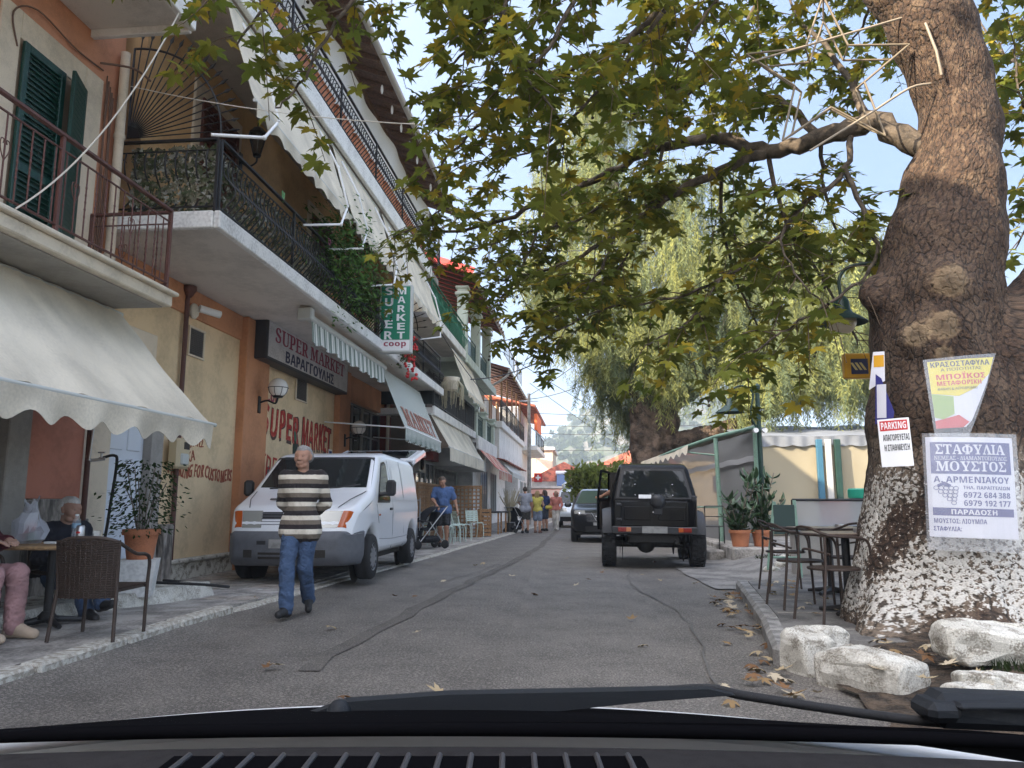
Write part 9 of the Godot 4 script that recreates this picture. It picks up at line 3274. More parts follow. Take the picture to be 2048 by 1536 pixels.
func bar_chair() -> Node3D:
	var C := thing("terrace_chair", "dark tube-framed terrace chair nearest the trunk at the front table", "chair", v3(2.18, 0.124, -6.95), 0.3, "dark tube-framed terrace chairs")
	var m := MB.new()
	for s in [-1.0, 1.0]:
		m.tube(bez([v3(0.24, 0, s * 0.22), v3(0.22, 0.45, s * 0.23), v3(0.20, 0.66, s * 0.24), v3(0.1, 0.72, s * 0.25), v3(-0.16, 0.74, s * 0.22), v3(-0.26, 0.80, s * 0.1)], 5), 0.0125, 7)
	m.tube(bez([v3(-0.26, 0.80, -0.1), v3(-0.28, 0.81, 0.0), v3(-0.26, 0.80, 0.1)], 4), 0.0125, 7)
	m.tube(bez([v3(-0.15, 0.58, -0.2), v3(-0.25, 0.62, 0.0), v3(-0.15, 0.58, 0.2)], 5), 0.011, 6)
	part("arm_hoop", m, mats.wicker, C)
	for s in [-1.0, 1.0]:
		m = MB.new()
		m.tube([v3(-0.19, 0.73, s * 0.2), v3(-0.2, 0.45, s * 0.2), v3(-0.26, 0.0, s * 0.22)], 0.0125, 7)
		part("leg", m, mats.wicker, C)
	m = MB.new()
	var ring := []
	for i in 21: ring.append(v3(0.01 + 0.21 * cos(TAU * i / 20), 0.45, 0.21 * sin(TAU * i / 20)))
	m.tube(ring, 0.0125, 6, false)
	part("seat_ring", m, mats.wicker, C)
	for i in 11:
		var z := -0.19 + 0.038 * i
		var l := sqrt(maxf(0.0, 0.21 * 0.21 - z * z))
		m = MB.new()
		m.flat_bar(v3(0.01 - l, 0.452, z), v3(0.01 + l, 0.452, z), 0.024, 0.01)
		part("seat_slat", m, mats.wicker, C)
	return C

func terrace_right() -> void:
	var tb := func(label: String, at: Vector3, turn: float, w: float):
		var T := thing("terrace_table", label, "table", at, turn, "square terrace tables")
		var m := MB.new()
		m.bev(v3(0, 0.725, 0), v3(w, 0.03, w), 0.008)
		part("tabletop", m, mat("table_brown", lin(0.26, 0.19, 0.13), 0.4, "wood", 1.5), T)
		m = MB.new()
		m.bev(v3(0, 0.727, 0), v3(w + 0.02, 0.018, w + 0.02), 0.004)
		part("edge", m, mats.wicker, T)
		m = MB.new()
		m.tube([v3(0, 0.03, 0), v3(0, 0.71, 0)], 0.04, 8)
		for i in 4:
			var a := PI / 4 + PI / 2 * i
			m.tube([v3(0, 0.05, 0), v3(cos(a) * 0.28, 0.018, sin(a) * 0.28)], [0.04, 0.02], 6)
		part("pedestal", m, mats.black_iron, T)
		m = MB.new()
		m.tube([v3(0.1, 0.742, 0.08), v3(0.1, 0.775, 0.08)], 0.05, 14)
		var a2 := one("ashtray", m, mats.steel, "steel ashtray on the " + ("front" if w > 0.75 else "rear") + " terrace table", "ashtray")
		a2.transform = T.transform
	tb.call("front square terrace table with brown top close to the trunk", v3(2.42, 0.124, -7.72), 0.12, 0.78)
	tb.call("rear square terrace table with brown top near the parapet", v3(2.75, 0.124, -9.35), 0.05, 0.74)
	var C := bar_chair()
	for q in [[v3(2.08, 0.124, -8.1), 0.15, "dark tube-framed terrace chair on the street side of the front table"], [v3(2.30, 0.124, -9.55), 0.05, "dark tube-framed terrace chair on the street side of the rear table"], [v3(2.75, 0.124, -8.6), 1.6, "dark tube-framed terrace chair with red seat shade between the two tables"]]:
		copy(C, q[0], q[1], q[2], "dark tube-framed terrace chairs")
	C.position = v3(2.12, 0.124, -7.15)
	var E := thing("blackboard_easel", "sage green easel with a dark green menu board at the edge of the terrace", "easel", v3(2.92, 0.06, -12.0), -0.25)
	var m := MB.new()
	m.flat_bar(v3(0.18, 0.0, 0.28), v3(0.14, 1.12, 0.0), 0.05, 0.03)
	m.flat_bar(v3(-0.26, 0.12, 0.28), v3(-0.14, 1.10, 0.0), 0.05, 0.03)
	m.flat_bar(v3(0.16, 0.1, -0.35), v3(0.14, 1.10, -0.02), 0.04, 0.03)
	m.bar(v3(-0.24, 0.3, 0.22), v3(0.18, 0.3, 0.2), 0.018, 6)
	part("frame", m, mats.sage_paint, E)
	m = MB.new()
	m.bev(v3(-0.01, 0.84, 0.085), v3(0.30, 0.44, 0.02), 0.005, Basis(Vector3.RIGHT, -0.24))
	part("board", m, mat("board_green", lin(0.02, 0.05, 0.045), 0.6), E)
	var rubber_plant := func(label: String, at: Vector3, sc: float):
		var P := thing("rubber_plant", label, "plant", at, rr(0, 3), "rubber plants on the platform")
		var q := MB.new()
		q.lathe([v2(0, 0), v2(0.15, 0.0), v2(0.19, 0.26), v2(0.215, 0.26), v2(0.215, 0.32), v2(0.18, 0.32), v2(0.17, 0.28), v2(0.0, 0.28)], 20)
		part("pot", q, mats.terracotta, P)
		q = MB.new()
		var tips := []
		for i in 11:
			var a := i * 2.4
			var tip := v3(cos(a) * rr(0.1, 0.5), rr(0.75, 1.55), sin(a) * rr(0.1, 0.5)) * sc
			var ln := bez([v3(cos(a) * 0.05, 0.28, sin(a) * 0.05), v3(tip.x * 0.4, tip.y * 0.55, tip.z * 0.4), tip], 5)
			q.tube(ln, 0.012, 5)
			tips.append(ln)
		part("stem", q, mats.bark_grey, P)
		var fm := mat("rubber_leaf", lin(0.035, 0.075, 0.028), 0.28)
		var lm := MB.new()
		lm.sheet(4, 6, func(u, v): return v3((u - 0.5) * 0.10 * sin(PI * pow(v, 0.8)), 0.012 * absf(u - 0.5) * 4 - 0.06 * v * v, -0.24 * v), 0.002)
		var lmesh := lm.mesh()
		for ln in tips:
			for k in 15:
				var u := rr(0.15, 1.0)
				var p: Vector3 = ln[int(u * (ln.size() - 1))]
				var o := part("leaf", lmesh, fm, P)
				var d := v3(rr(-1, 1), rr(-0.2, 0.9), rr(-1, 1)).normalized()
				var x := d.cross(Vector3.UP).normalized()
				o.transform = Transform3D(Basis(x, x.cross(d) * -1.0, -d).orthonormalized().scaled_local(Vector3.ONE * rr(0.7, 1.1)), p)
	rubber_plant.call("rubber plant in the left terracotta pot against the mesh tent post", v3(2.98, 0.302, -15.85), 0.92)
	rubber_plant.call("taller rubber plant in the right terracotta pot beside the green lamp post", v3(3.42, 0.302, -15.95), 1.0)
	var mc := thing("metal_chair", "thin black metal chair half hidden behind the jeep's rear tyre", "chair", v3(2.60, 0.20, -16.9), -0.4)
	m = MB.new()
	for s in [-1.0, 1.0]:
		m.bar(v3(s * 0.2, 0, 0.2), v3(s * 0.2, 0.45, 0.18), 0.012, 5)
		m.bar(v3(s * 0.2, 0, -0.24), v3(s * 0.2, 0.88, -0.24), 0.012, 5)
	m.bar(v3(-0.2, 0.88, -0.24), v3(0.2, 0.88, -0.24), 0.012, 5)
	m.bar(v3(-0.2, 0.66, -0.24), v3(0.2, 0.66, -0.24), 0.01, 5)
	part("frame", m, mats.black_iron, mc)
	m = MB.new()
	m.bev(v3(0, 0.46, -0.02), v3(0.42, 0.02, 0.42), 0.006)
	part("seat", m, mats.black_iron, mc)
	var lb := thing("litter_bin", "dark green round litter bin with bright rim behind the trunk", "bin", v3(4.55, 0.12, -13.4))
	m = MB.new()
	m.lathe([v2(0, 0.45), v2(0.2, 0.45), v2(0.23, 1.13), v2(0.0, 1.13)], 16)
	part("drum", m, mats.dark_green, lb)
	m = MB.new()
	m.lathe([v2(0.245, 1.10), v2(0.25, 1.13), v2(0.25, 1.24), v2(0.235, 1.26), v2(0.2, 1.26)], 16)
	part("rim", m, mat("bin_rim", lin(0.02, 0.30, 0.20), 0.4), lb)
	m = MB.new()
	m.bar(v3(0, 0, 0), v3(0, 0.5, 0), 0.04, 6)
	part("post", m, mats.dark_green, lb)
	m = MB.new()
	m.bev(Vector3.ZERO, v3(0.55, 0.42, 0.4), 0.04)
	var rc := one("red_crate", m, mat("crate_red", lin(0.32, 0.07, 0.05), 0.6), "dull red plastic crate seen through the sheet behind the parapet", "crate")
	rc.position = v3(4.2, 0.98, -13.6)
	m = MB.new()
	m.bev(Vector3.ZERO, v3(0.7, 0.36, 0.3), 0.04, Basis(Vector3.BACK, 0.45))
	var wc := one("grey_sack", m, mats.canvas_grey, "pale grey sack leaning beside the red crate", "sack")
	wc.position = v3(4.85, 0.98, -13.6)

func tree_furniture() -> void:
	var L := thing("lamp_post", "dark green lamp post with curved arm and bell shade beside the mesh tent", "street lamp", v3(3.56, 0.2, -16.35))
	var m := MB.new()
	m.tube([v3(0, 0, 0), v3(0, 0.6, 0), v3(-0.01, 3.35, 0)], [0.075, 0.055, 0.045], 10)
	m.lathe([v2(0.1, 0), v2(0.1, 0.2), v2(0.065, 0.3)], 12)
	m.lathe([v2(0.055, 3.3), v2(0.06, 3.36), v2(0.0, 3.42)], 10)
	part("post", m, mats.dark_green, L)
	m = MB.new()
	m.tube(bez([v3(-0.01, 2.4, 0), v3(-0.16, 2.75, 0), v3(-0.1, 3.2, 0), v3(-0.3, 3.36, 0), v3(-0.52, 3.28, 0), v3(-0.58, 3.08, 0)], 6), 0.022, 7)
	part("arm", m, mats.dark_green, L)
	m = MB.new()
	m.lathe([v2(0.30, 2.80), v2(0.27, 2.83), v2(0.13, 2.93), v2(0.07, 3.02), v2(0.06, 3.1), v2(0.0, 3.12)], 16, v3(-0.58, 0, 0), Basis.IDENTITY, false)
	part("shade", m, mats.dark_green, L)
	m = MB.new()
	for x in [-0.09, 0.09]:
		m.tube([v3(x, 2.42, 0.0), v3(x, 2.42, 0.12)], 0.05, 12)
	part("spotlight", m, mats.white_gloss, L)
	var N := thing("hanging_lamp", "dark green bell street lamp with opal globe hanging left of the trunk", "street lamp", v3(2.62, 2.93, -8.0))
	m = MB.new()
	m.lathe([v2(0.245, 0.02), v2(0.235, 0.035), v2(0.11, 0.12), v2(0.085, 0.16), v2(0.075, 0.25), v2(0.05, 0.29), v2(0.02, 0.31), v2(0, 0.31)], 24, Vector3.ZERO, Basis.IDENTITY, false)
	part("shade", m, mats.dark_green, N)
	m = MB.new()
	m.ball(v3(0, 0.03, 0), v3(0.135, 0.125, 0.135), 18, 12)
	part("globe", m, mat("opal_warm", lin(0.62, 0.54, 0.42), 0.3), N)
	m = MB.new()
	m.tube(bez([v3(0, 0.3, 0), v3(0.0, 0.5, 0), v3(0.12, 0.62, 0), v3(0.36, 0.6, 0.1), v3(0.55, 0.4, 0.2)], 6), 0.018, 7)
	part("arm", m, mats.dark_green, N)
	var A := thing("bank_sign", "yellow cash machine sign with blue square sticking out from behind the trunk", "sign", v3(2.98, 2.59, -8.5), 0.0)
	m = MB.new()
	m.bev(v3(0.12, 0, 0), v3(0.68, 0.27, 0.09), 0.012)
	part("case", m, mat("sign_yellow", lin(0.62, 0.32, 0.02), 0.4), A)
	m = MB.new()
	m.box(v3(-0.065, -0.01, 0.047), v3(0.175, 0.165, 0.006))
	part("emblem_panel", m, mats.letter_navy, A)
	m = MB.new()
	for k in 3:
		m.prism(PackedVector2Array([v2(-0.075 + 0.045 * k, 0.03), v2(-0.05 + 0.045 * k, 0.03), v2(0.0 + 0.045 * k, -0.05), v2(-0.025 + 0.045 * k, -0.05)]), 0.006, Transform3D(Basis.IDENTITY, v3(-0.085, -0.0, 0.053)))
	part("emblem", m, mat("emblem_pale", lin(0.62, 0.50, 0.2), 0.5), A)
	m = MB.new()
	letters(m, "ATM", Transform3D(Basis.IDENTITY, v3(0.19, 0.03, 0.05)), 0.24, 0.1)
	letters(m, "24 ΩΡΕΣ", Transform3D(Basis.IDENTITY, v3(0.19, -0.07, 0.05)), 0.22, 0.05)
	part("lettering", m, mats.letter_navy, A)
	m = MB.new()
	m.bar(v3(0.4, 0, 0), v3(0.9, 0.02, 0.4), 0.03, 6)
	m.bar(v3(0.9, -2.7, 0.4), v3(0.9, 0.3, 0.4), 0.04, 8)
	part("bracket", m, mats.black_iron, A)
	var axis := v3(3.17, 0, -7.2)
	var wrap := func(c: Vector3, yaw: float, r: float, tilt: float, p: Vector3) -> Vector3:
		var q := v3(p.x * cos(tilt) - p.y * sin(tilt), p.x * sin(tilt) + p.y * cos(tilt), p.z)
		var a := q.x / r
		return c + Basis(Vector3.UP, yaw) * v3(sin(a) * (r + q.z), q.y, (cos(a) - 1.0) * r + q.z * cos(a))
	var sheet := func(called: String, parent: Node, c: Vector3, yaw: float, r: float, tilt: float, rect: Rect2, z: float, m2: Material, cut := PackedVector2Array()):
		var q := MB.new()
		var poly := cut if cut.size() > 0 else PackedVector2Array([rect.position, v2(rect.end.x, rect.position.y), rect.end, v2(rect.position.x, rect.end.y)])
		var bx := Rect2(poly[0], Vector2.ZERO)
		for p in poly: bx = bx.expand(p)
		for i in 14:
			var x0 := bx.position.x + bx.size.x * i / 14
			for piece in Geometry2D.intersect_polygons(poly, PackedVector2Array([v2(x0, bx.position.y - 1), v2(x0 + bx.size.x / 14, bx.position.y - 1), v2(x0 + bx.size.x / 14, bx.end.y + 1), v2(x0, bx.end.y + 1)])):
				q.prism(piece, 0.0016, Transform3D(Basis.IDENTITY, v3(0, 0, z)))
		q.bend(func(p): return wrap.call(c, yaw, r, tilt, p + v3(0, 0, 0.004 * sin(p.x * 21.0))))
		part(called, q, m2, parent)
	var text := func(parent: Node, c: Vector3, yaw: float, r: float, tilt: float, rows: Array, z: float, m2: Material):
		var q := MB.new()
		for w in rows: letters(q, w[0], Transform3D(Basis.IDENTITY, v3(w[1], w[2], z)), w[3], w[4], w[5] if w.size() > 5 else "sans bold", 0.0016)
		q.bend(func(p): return wrap.call(c, yaw, r, tilt, p + v3(0, 0, 0.004 * sin(p.x * 21.0))))
		part("lettering", q, m2, parent)
	var paper := mat("paper", lin(0.66, 0.66, 0.72), 0.5)
	var blue := mat("print_violet", lin(0.03, 0.03, 0.19), 0.6)
	var film := mat("poster_film", Color(0.9, 0.92, 0.95, 0.10), 0.12)
	film.transparency = BaseMaterial3D.TRANSPARENCY_ALPHA
	var c1 := v3(2.95, 1.24, -6.30)
	var G := thing("grape_poster", "white poster with violet Greek lettering and a grape drawing in plastic film on the trunk", "poster")
	sheet.call("film", G, c1, -0.10, 0.95, -0.03, Rect2(-0.335, -0.47, 0.68, 0.90), 0.010, film)
	sheet.call("paper", G, c1, -0.10, 0.95, -0.03, Rect2(-0.315, -0.37, 0.63, 0.77), 0.0, paper)
	sheet.call("title_block", G, c1, -0.10, 0.95, -0.03, Rect2(-0.285, 0.115, 0.575, 0.245), 0.002, blue)
	sheet.call("lower_band", G, c1, -0.10, 0.95, -0.03, Rect2(-0.285, -0.205, 0.575, 0.06), 0.002, blue)
	text.call(G, c1, -0.10, 0.95, -0.03, [["ΣΤΑΦΥΛΙΑ", 0.0, 0.305, 0.50, 0.075, "serif bold"], ["ΝΕΜΕΑΣ - ΔΙΑΜΑΝΤΟΠΟΥΛΟΣ", 0.0, 0.238, 0.52, 0.03, "serif"], ["ΜΟΥΣΤΟΣ", 0.0, 0.175, 0.50, 0.075, "serif bold"], ["ΠΑΡΑΔΟΣΗ", 0.0, -0.175, 0.32, 0.038]], 0.004, paper)
	text.call(G, c1, -0.10, 0.95, -0.03, [["Α. ΑΡΜΕΝΙΑΚΟΥ", 0.0, 0.072, 0.54, 0.048], ["ΤΗΛ. ΠΑΡΑΓΓΕΛΙΩΝ", 0.10, 0.012, 0.34, 0.026], ["6972 684 388", 0.10, -0.044, 0.34, 0.044], ["6979 192 177", 0.10, -0.106, 0.34, 0.044], ["ΜΟΥΣΤΟΣ: ΛΙΟΥΜΠΑ", -0.10, -0.245, 0.36, 0.036], ["ΣΤΑΦΥΛΙΑ:", -0.19, -0.305, 0.19, 0.034]], 0.003, blue)
	m = MB.new()
	var k := 0
	for row in 5:
		for i in 5 - row:
			var o := v3(-0.255 + 0.034 * i + 0.017 * row + 0.012 * row, 0.005 - 0.028 * row, 0.004)
			var ring := []
			for e in 11: ring.append(o + v3(cos(TAU * e / 10) * 0.017, sin(TAU * e / 10) * 0.015, 0))
			m.tube(ring, 0.0022, 4, false)
	m.prism(PackedVector2Array([v2(-0.25, 0.03), v2(-0.20, 0.055), v2(-0.15, 0.03), v2(-0.17, 0.01), v2(-0.21, 0.025), v2(-0.24, 0.012)]), 0.002, Transform3D(Basis.IDENTITY, v3(0, 0, 0.004)))
	m.bend(func(p): return wrap.call(c1, -0.10, 0.95, -0.03, p + v3(0, 0, 0.004 * sin(p.x * 21.0))))
	part("grape_drawing", m, blue, G)
	var c2 := v3(2.98, 1.98, -6.42)
	var Y := thing("yellow_poster", "torn yellow poster with red and black Greek lettering higher on the trunk", "poster")
	sheet.call("film", Y, c2, 0.0, 1.2, 0.05, Rect2(), 0.010, film, PackedVector2Array([v2(-0.25, 0.31), v2(0.32, 0.33), v2(0.20, 0.05), v2(0.0, -0.34), v2(-0.24, -0.34)]))
	sheet.call("paper", Y, c2, 0.0, 1.2, 0.05, Rect2(), 0.0, paper, PackedVector2Array([v2(-0.22, 0.29), v2(0.30, 0.30), v2(0.22, 0.10), v2(0.05, -0.20), v2(0.0, -0.25), v2(-0.22, -0.25)]))
	sheet.call("yellow_field", Y, c2, 0.0, 1.2, 0.05, Rect2(), 0.002, mat("poster_yellow", lin(0.72, 0.60, 0.02), 0.5), PackedVector2Array([v2(-0.22, 0.29), v2(0.30, 0.30), v2(0.25, 0.17), v2(0.12, 0.06), v2(-0.02, 0.0), v2(-0.22, 0.03)]))
	sheet.call("green_patch", Y, c2, 0.0, 1.2, 0.05, Rect2(), 0.002, mat("poster_green", lin(0.30, 0.42, 0.10), 0.5), PackedVector2Array([v2(-0.22, 0.028), v2(-0.06, 0.0), v2(-0.07, -0.14), v2(-0.16, -0.18), v2(-0.22, -0.16)]))
	sheet.call("red_band", Y, c2, 0.0, 1.2, 0.05, Rect2(), 0.002, mats.red, PackedVector2Array([v2(-0.22, -0.19), v2(-0.04, -0.15), v2(0.03, -0.21), v2(-0.02, -0.25), v2(-0.22, -0.25)]))
	text.call(Y, c2, 0.0, 1.2, 0.05, [["ΚΡΑΣΟΣΤΑΦΥΛΑ", 0.03, 0.262, 0.46, 0.042], ["Α ΠΟΙΟΤΗΤΑΣ", 0.03, 0.218, 0.32, 0.024, "sans"], ["ΦΑΝΑΡΙ & ΑΕΡΟΔΡΟΜΙΟ", -0.02, 0.062, 0.30, 0.02, "sans"]], 0.004, mats.plastic_black)
	text.call(Y, c2, 0.0, 1.2, 0.05, [["ΜΠΟΪΚΟΣ", 0.02, 0.165, 0.38, 0.055], ["ΜΕΤΑΦΟΡΙΚΗ", 0.0, 0.108, 0.34, 0.036]], 0.004, mats.red)
	var c3 := v3(2.43, 1.62, -6.38)
	var NP := thing("parking_notice", "white no-parking notice with a red heading on the left flank of the trunk", "notice")
	sheet.call("paper", NP, c3, -0.45, 0.6, 0.03, Rect2(-0.115, -0.20, 0.23, 0.38), 0.0, mats.white_gloss)
	sheet.call("red_band", NP, c3, -0.45, 0.6, 0.03, Rect2(-0.10, 0.085, 0.20, 0.08), 0.002, mats.red)
	text.call(NP, c3, -0.45, 0.6, 0.03, [["PARKING", 0.0, 0.125, 0.18, 0.055]], 0.004, mats.white_gloss)
	text.call(NP, c3, -0.45, 0.6, 0.03, [["ΑΠΑΓΟΡΕΥΕΤΑΙ", 0.01, 0.03, 0.19, 0.05], ["Η ΣΤΑΘΜΕΥΣΗ", 0.01, -0.05, 0.18, 0.05]], 0.003, mats.plastic_black)
	var S1 := thing("paper_scrap", "narrow violet and white torn leaflet on the left edge of the trunk", "leaflet")
	sheet.call("paper", S1, v3(2.44, 1.98, -6.62), -0.8, 0.6, -0.06, Rect2(), 0.0, blue, PackedVector2Array([v2(-0.05, 0.22), v2(0.0, 0.18), v2(0.10, -0.1), v2(0.09, -0.18), v2(-0.06, -0.2)]))
	sheet.call("inner", S1, v3(2.44, 1.98, -6.62), -0.8, 0.6, -0.06, Rect2(-0.04, -0.15, 0.08, 0.28), 0.003, paper)
	var S2 := thing("torn_notice", "small torn orange and black notice sticking out left of the trunk", "notice")
	sheet.call("paper", S2, v3(2.44, 2.24, -6.7), -0.6, 0.6, -0.05, Rect2(), 0.0, paper, PackedVector2Array([v2(-0.02, 0.16), v2(0.07, 0.16), v2(0.07, -0.09), v2(-0.06, -0.16)]))
	sheet.call("orange_field", S2, v3(2.44, 2.24, -6.7), -0.6, 0.6, -0.05, Rect2(-0.015, 0.03, 0.08, 0.1), 0.003, mats.sign_yellow)
	var ST := thing("star_frame", "unlit double wire star decoration held out from the trunk on two arms", "star decoration")
	m = MB.new()
	var tips := []
	for e in 10:
		var a := TAU * e / 10.0 + 0.32
		var r := 0.80 if e % 2 == 0 else 0.34
		tips.append(v3(2.32 + cos(a) * r * 0.98, 5.13 + sin(a) * r, -7.0))
	for lay in 2:
		var q := []
		for p in tips:
			q.append(p.lerp(v3(2.32, 5.13, -7.0), 0.0 if lay == 0 else 0.2) + v3(0.04 * lay, 0, -0.16 * lay))
		q.append(q[0])
		for e in 10: m.bar(q[e], q[e + 1], 0.011, 5)
	for e in 10: m.bar(tips[e], tips[e].lerp(v3(2.32, 5.13, -7.0), 0.2) + v3(0.04, 0, -0.16), 0.008, 4)
	part("star_outline", m, mat("tube_cream", lin(0.17, 0.135, 0.09), 0.5), ST)
	m = MB.new()
	m.bar(v3(1.62, 5.28, -6.98), v3(3.22, 5.72, -7.02), 0.011, 6)
	m.bar(v3(2.1, 4.36, -6.98), v3(2.7, 4.72, -6.95), 0.011, 6)
	m.tube(bez([v3(2.7, 4.72, -6.95), v3(3.0, 4.9, -6.92), v3(3.2, 4.95, -6.95)], 4), 0.011, 6)
	m.tube([v3(3.16, 5.5, -6.86), v3(3.22, 5.2, -6.83), v3(3.26, 4.98, -6.86)], 0.013, 6)
	part("arm", m, mat("tube_pale", lin(0.24, 0.20, 0.15), 0.5), ST)
	m = MB.new()
	var f := FastNoiseLite.new()
	f.seed = 12
	f.frequency = 1.7
	m.sheet(24, 20, func(u, v):
		var x: float = lerpf(1.55, 6.5, u)
		var z: float = lerpf(-3.6, -6.6, v)
		return v3(x + 0.1 * f.get_noise_2d(z * 3, 3.0), 0.02 + 0.16 * smoothstep(0.0, 0.28, u) + 0.05 * f.get_noise_2d(x * 2, z * 2), z))
	setting("soil_bed", m, mats.soil, "bare brown soil bed round the foot of the plane tree")
	var gb := MB.new()
	gb.tinted = true
	for q in [[v3(3.75, 0.15, -5.75), 0.55, 1500], [v3(4.5, 0.16, -5.9), 0.6, 900], [v3(2.62, 0.13, -5.15), 0.26, 520], [v3(3.0, 0.10, -4.75), 0.22, 300], [v3(3.4, 0.15, -14.6), 0.4, 300]]:
		for i in q[2]:
			var a := rr(0, TAU)
			var r: float = q[1] * sqrt(rr(0, 1))
			var p: Vector3 = q[0] + v3(cos(a) * r, rr(-0.03, 0.03), sin(a) * r * 0.6)
			var d := v3(rr(-0.05, 0.05), rr(0.03, 0.10), rr(-0.05, 0.05))
			var s := v3(rr(-1, 1), 0, rr(-1, 1)).normalized() * rr(0.004, 0.012)
			var kk := rr(0.6, 1.4)
			gb.col = Color(0.035 * kk, 0.052 * kk, 0.02 * kk)
			gb.tri(p - s, p + s, p + d)
	var gr := one("grass", gb, mats.leaf, "dark green grass and clover tufts at the foot of the trunk", "grass")
	gr.set_meta("kind", "stuff")
	var rock := func(label: String, at: Vector3, half: Vector3, turn: Vector3, sd: int):
		var q := MB.new()
		var b := []
		var hx := half.x
		var bones := []
		for sx in [-1.0, 1.0]:
			for sy in [-1.0, 1.0]:
				for sz in [-1.0, 1.0]: b.append(v3(sx * (half.x - 0.05), sy * (half.y - 0.05), sz * (half.z - 0.05)))
		q.sheet(40, 24, func(u, v):
			var lo: float = TAU * u
			var la: float = PI * (v - 0.5)
			var d := v3(cos(la) * sin(lo), sin(la), cos(la) * cos(lo))
			var e := 0.30
			var p := v3(signf(d.x) * pow(absf(d.x), e), signf(d.y) * pow(absf(d.y), e), signf(d.z) * pow(absf(d.z), e))
			return p * half * 0.93)
		var n := FastNoiseLite.new()
		n.seed = sd
		n.frequency = 3.2
		n.fractal_octaves = 4
		for i in q.v.size():
			var p: Vector3 = q.v[i]
			q.v[i] += v3(n.get_noise_3dv(p), n.get_noise_3dv(p + v3(9, 0, 0)), n.get_noise_3dv(p + v3(0, 9, 0))) * 0.055
		q.bend(func(p): return p)
		var o := one("whitewashed_stone", q, mats.whitewash, label, "stone", "whitewashed stones round the tree bed")
		o.position = at
		o.rotation = turn
	rock.call("squarish whitewashed stone at the kerb end, leftmost round the tree bed", v3(1.50, 0.11, -5.72), v3(0.14, 0.16, 0.17), v3(0, 0.3, 0.05), 1)
	rock.call("long whitewashed stone lying diagonally in front of the trunk roots", v3(1.72, 0.09, -5.18), v3(0.155, 0.15, 0.33), v3(0.05, 0.62, 0.12), 2)
	rock.call("long flat whitewashed slab leaning in the bed below the grape poster", v3(2.92, 0.20, -5.28), v3(0.80, 0.12, 0.2), v3(0.1, -0.06, -0.13), 3)
	rock.call("low whitewashed block under the slab at the bottom right corner", v3(2.52, 0.10, -4.75), v3(0.52, 0.08, 0.13), v3(0.05, -0.03, -0.07), 4)
	rock.call("small whitewashed block behind the wiper at the lower right", v3(2.02, 0.06, -4.55), v3(0.12, 0.11, 0.12), v3(0, 0.2, 0), 5)
	rock.call("cut whitewashed stone between kerb end and trunk", v3(1.72, 0.12, -6.08), v3(0.16, 0.12, 0.12), v3(0, 0.5, 0), 6)

func cables() -> void:
	var wire := func(label: String, a: Vector3, b: Vector3, sag: float, r: float, m: Material):
		var p := []
		for i in 17:
			var u := i / 16.0
			p.append(a.lerp(b, u) - v3(0, sag * 4.0 * u * (1.0 - u), 0))
		var q := MB.new()
		q.tube(p, r, 5)
		one("overhead_cable", q, m, label, "cable")
	var dk := mat("wire_dark", lin(0.05, 0.05, 0.055), 0.7)
	var lt := mat("wire_light", lin(0.62, 0.58, 0.50), 0.7)
	wire.call("pale rope hanging from the top balcony down across the green shutters", v3(-4.24, 6.3, -7.15), v3(-4.40, 3.40, -5.35), 0.30, 0.008, lt)
	wire.call("thin pale line strung from the house corner through the leaves to the star", v3(-5.35, 6.05, -8.1), v3(2.0, 5.35, -8.0), 0.35, 0.006, lt)
	wire.call("thick dark cable from the columned house towards the weeping tree", v3(-4.1, 5.5, -26.9), v3(1.6, 9.6, -30), 0.9, 0.022, dk)
	wire.call("long cable rising to the right from the terrace house pole", v3(-3.0, 6.8, -40.5), v3(2.5, 9.5, -33), 0.25, 0.018, dk)
	wire.call("cable crossing from pole top into the weeping tree, lower of the two", v3(-3.0, 6.6, -40.5), v3(6, 11.5, -36), 1.2, 0.018, dk)
	wire.call("cable falling from the columned house to the far right", v3(-4.2, 8.4, -35.4), v3(4.0, 4.6, -44), 0.2, 0.016, dk)
	wire.call("upper of the level wires crossing the gap of sky", v3(-3.4, 7.2, -52), v3(8, 7.0, -52), 0.15, 0.018, dk)
	wire.call("second level wire crossing the gap of sky", v3(-3.4, 6.6, -54), v3(8, 6.5, -54), 0.15, 0.018, dk)
	wire.call("third level wire crossing the gap of sky", v3(-3.4, 6.1, -55), v3(8, 6.1, -55), 0.15, 0.018, dk)
	wire.call("lowest level wire crossing in front of the hill", v3(-3.4, 5.0, -56), v3(8, 5.1, -56), 0.15, 0.018, dk)
	wire.call("slanting wire from roof aerial down towards the hill", v3(-3.2, 8.0, -44), v3(3.0, 4.2, -50), 0.1, 0.016, dk)
	wire.call("wire sloping along the house fronts past the netted balcony", v3(-4.1, 6.0, -21.0), v3(-3.6, 5.4, -36.0), 0.4, 0.014, dk)
	wire.call("thin blue-grey wire high over the street between roof and tree", v3(-4.0, 9.0, -22.4), v3(2.4, 9.4, -24), 0.3, 0.012, dk)

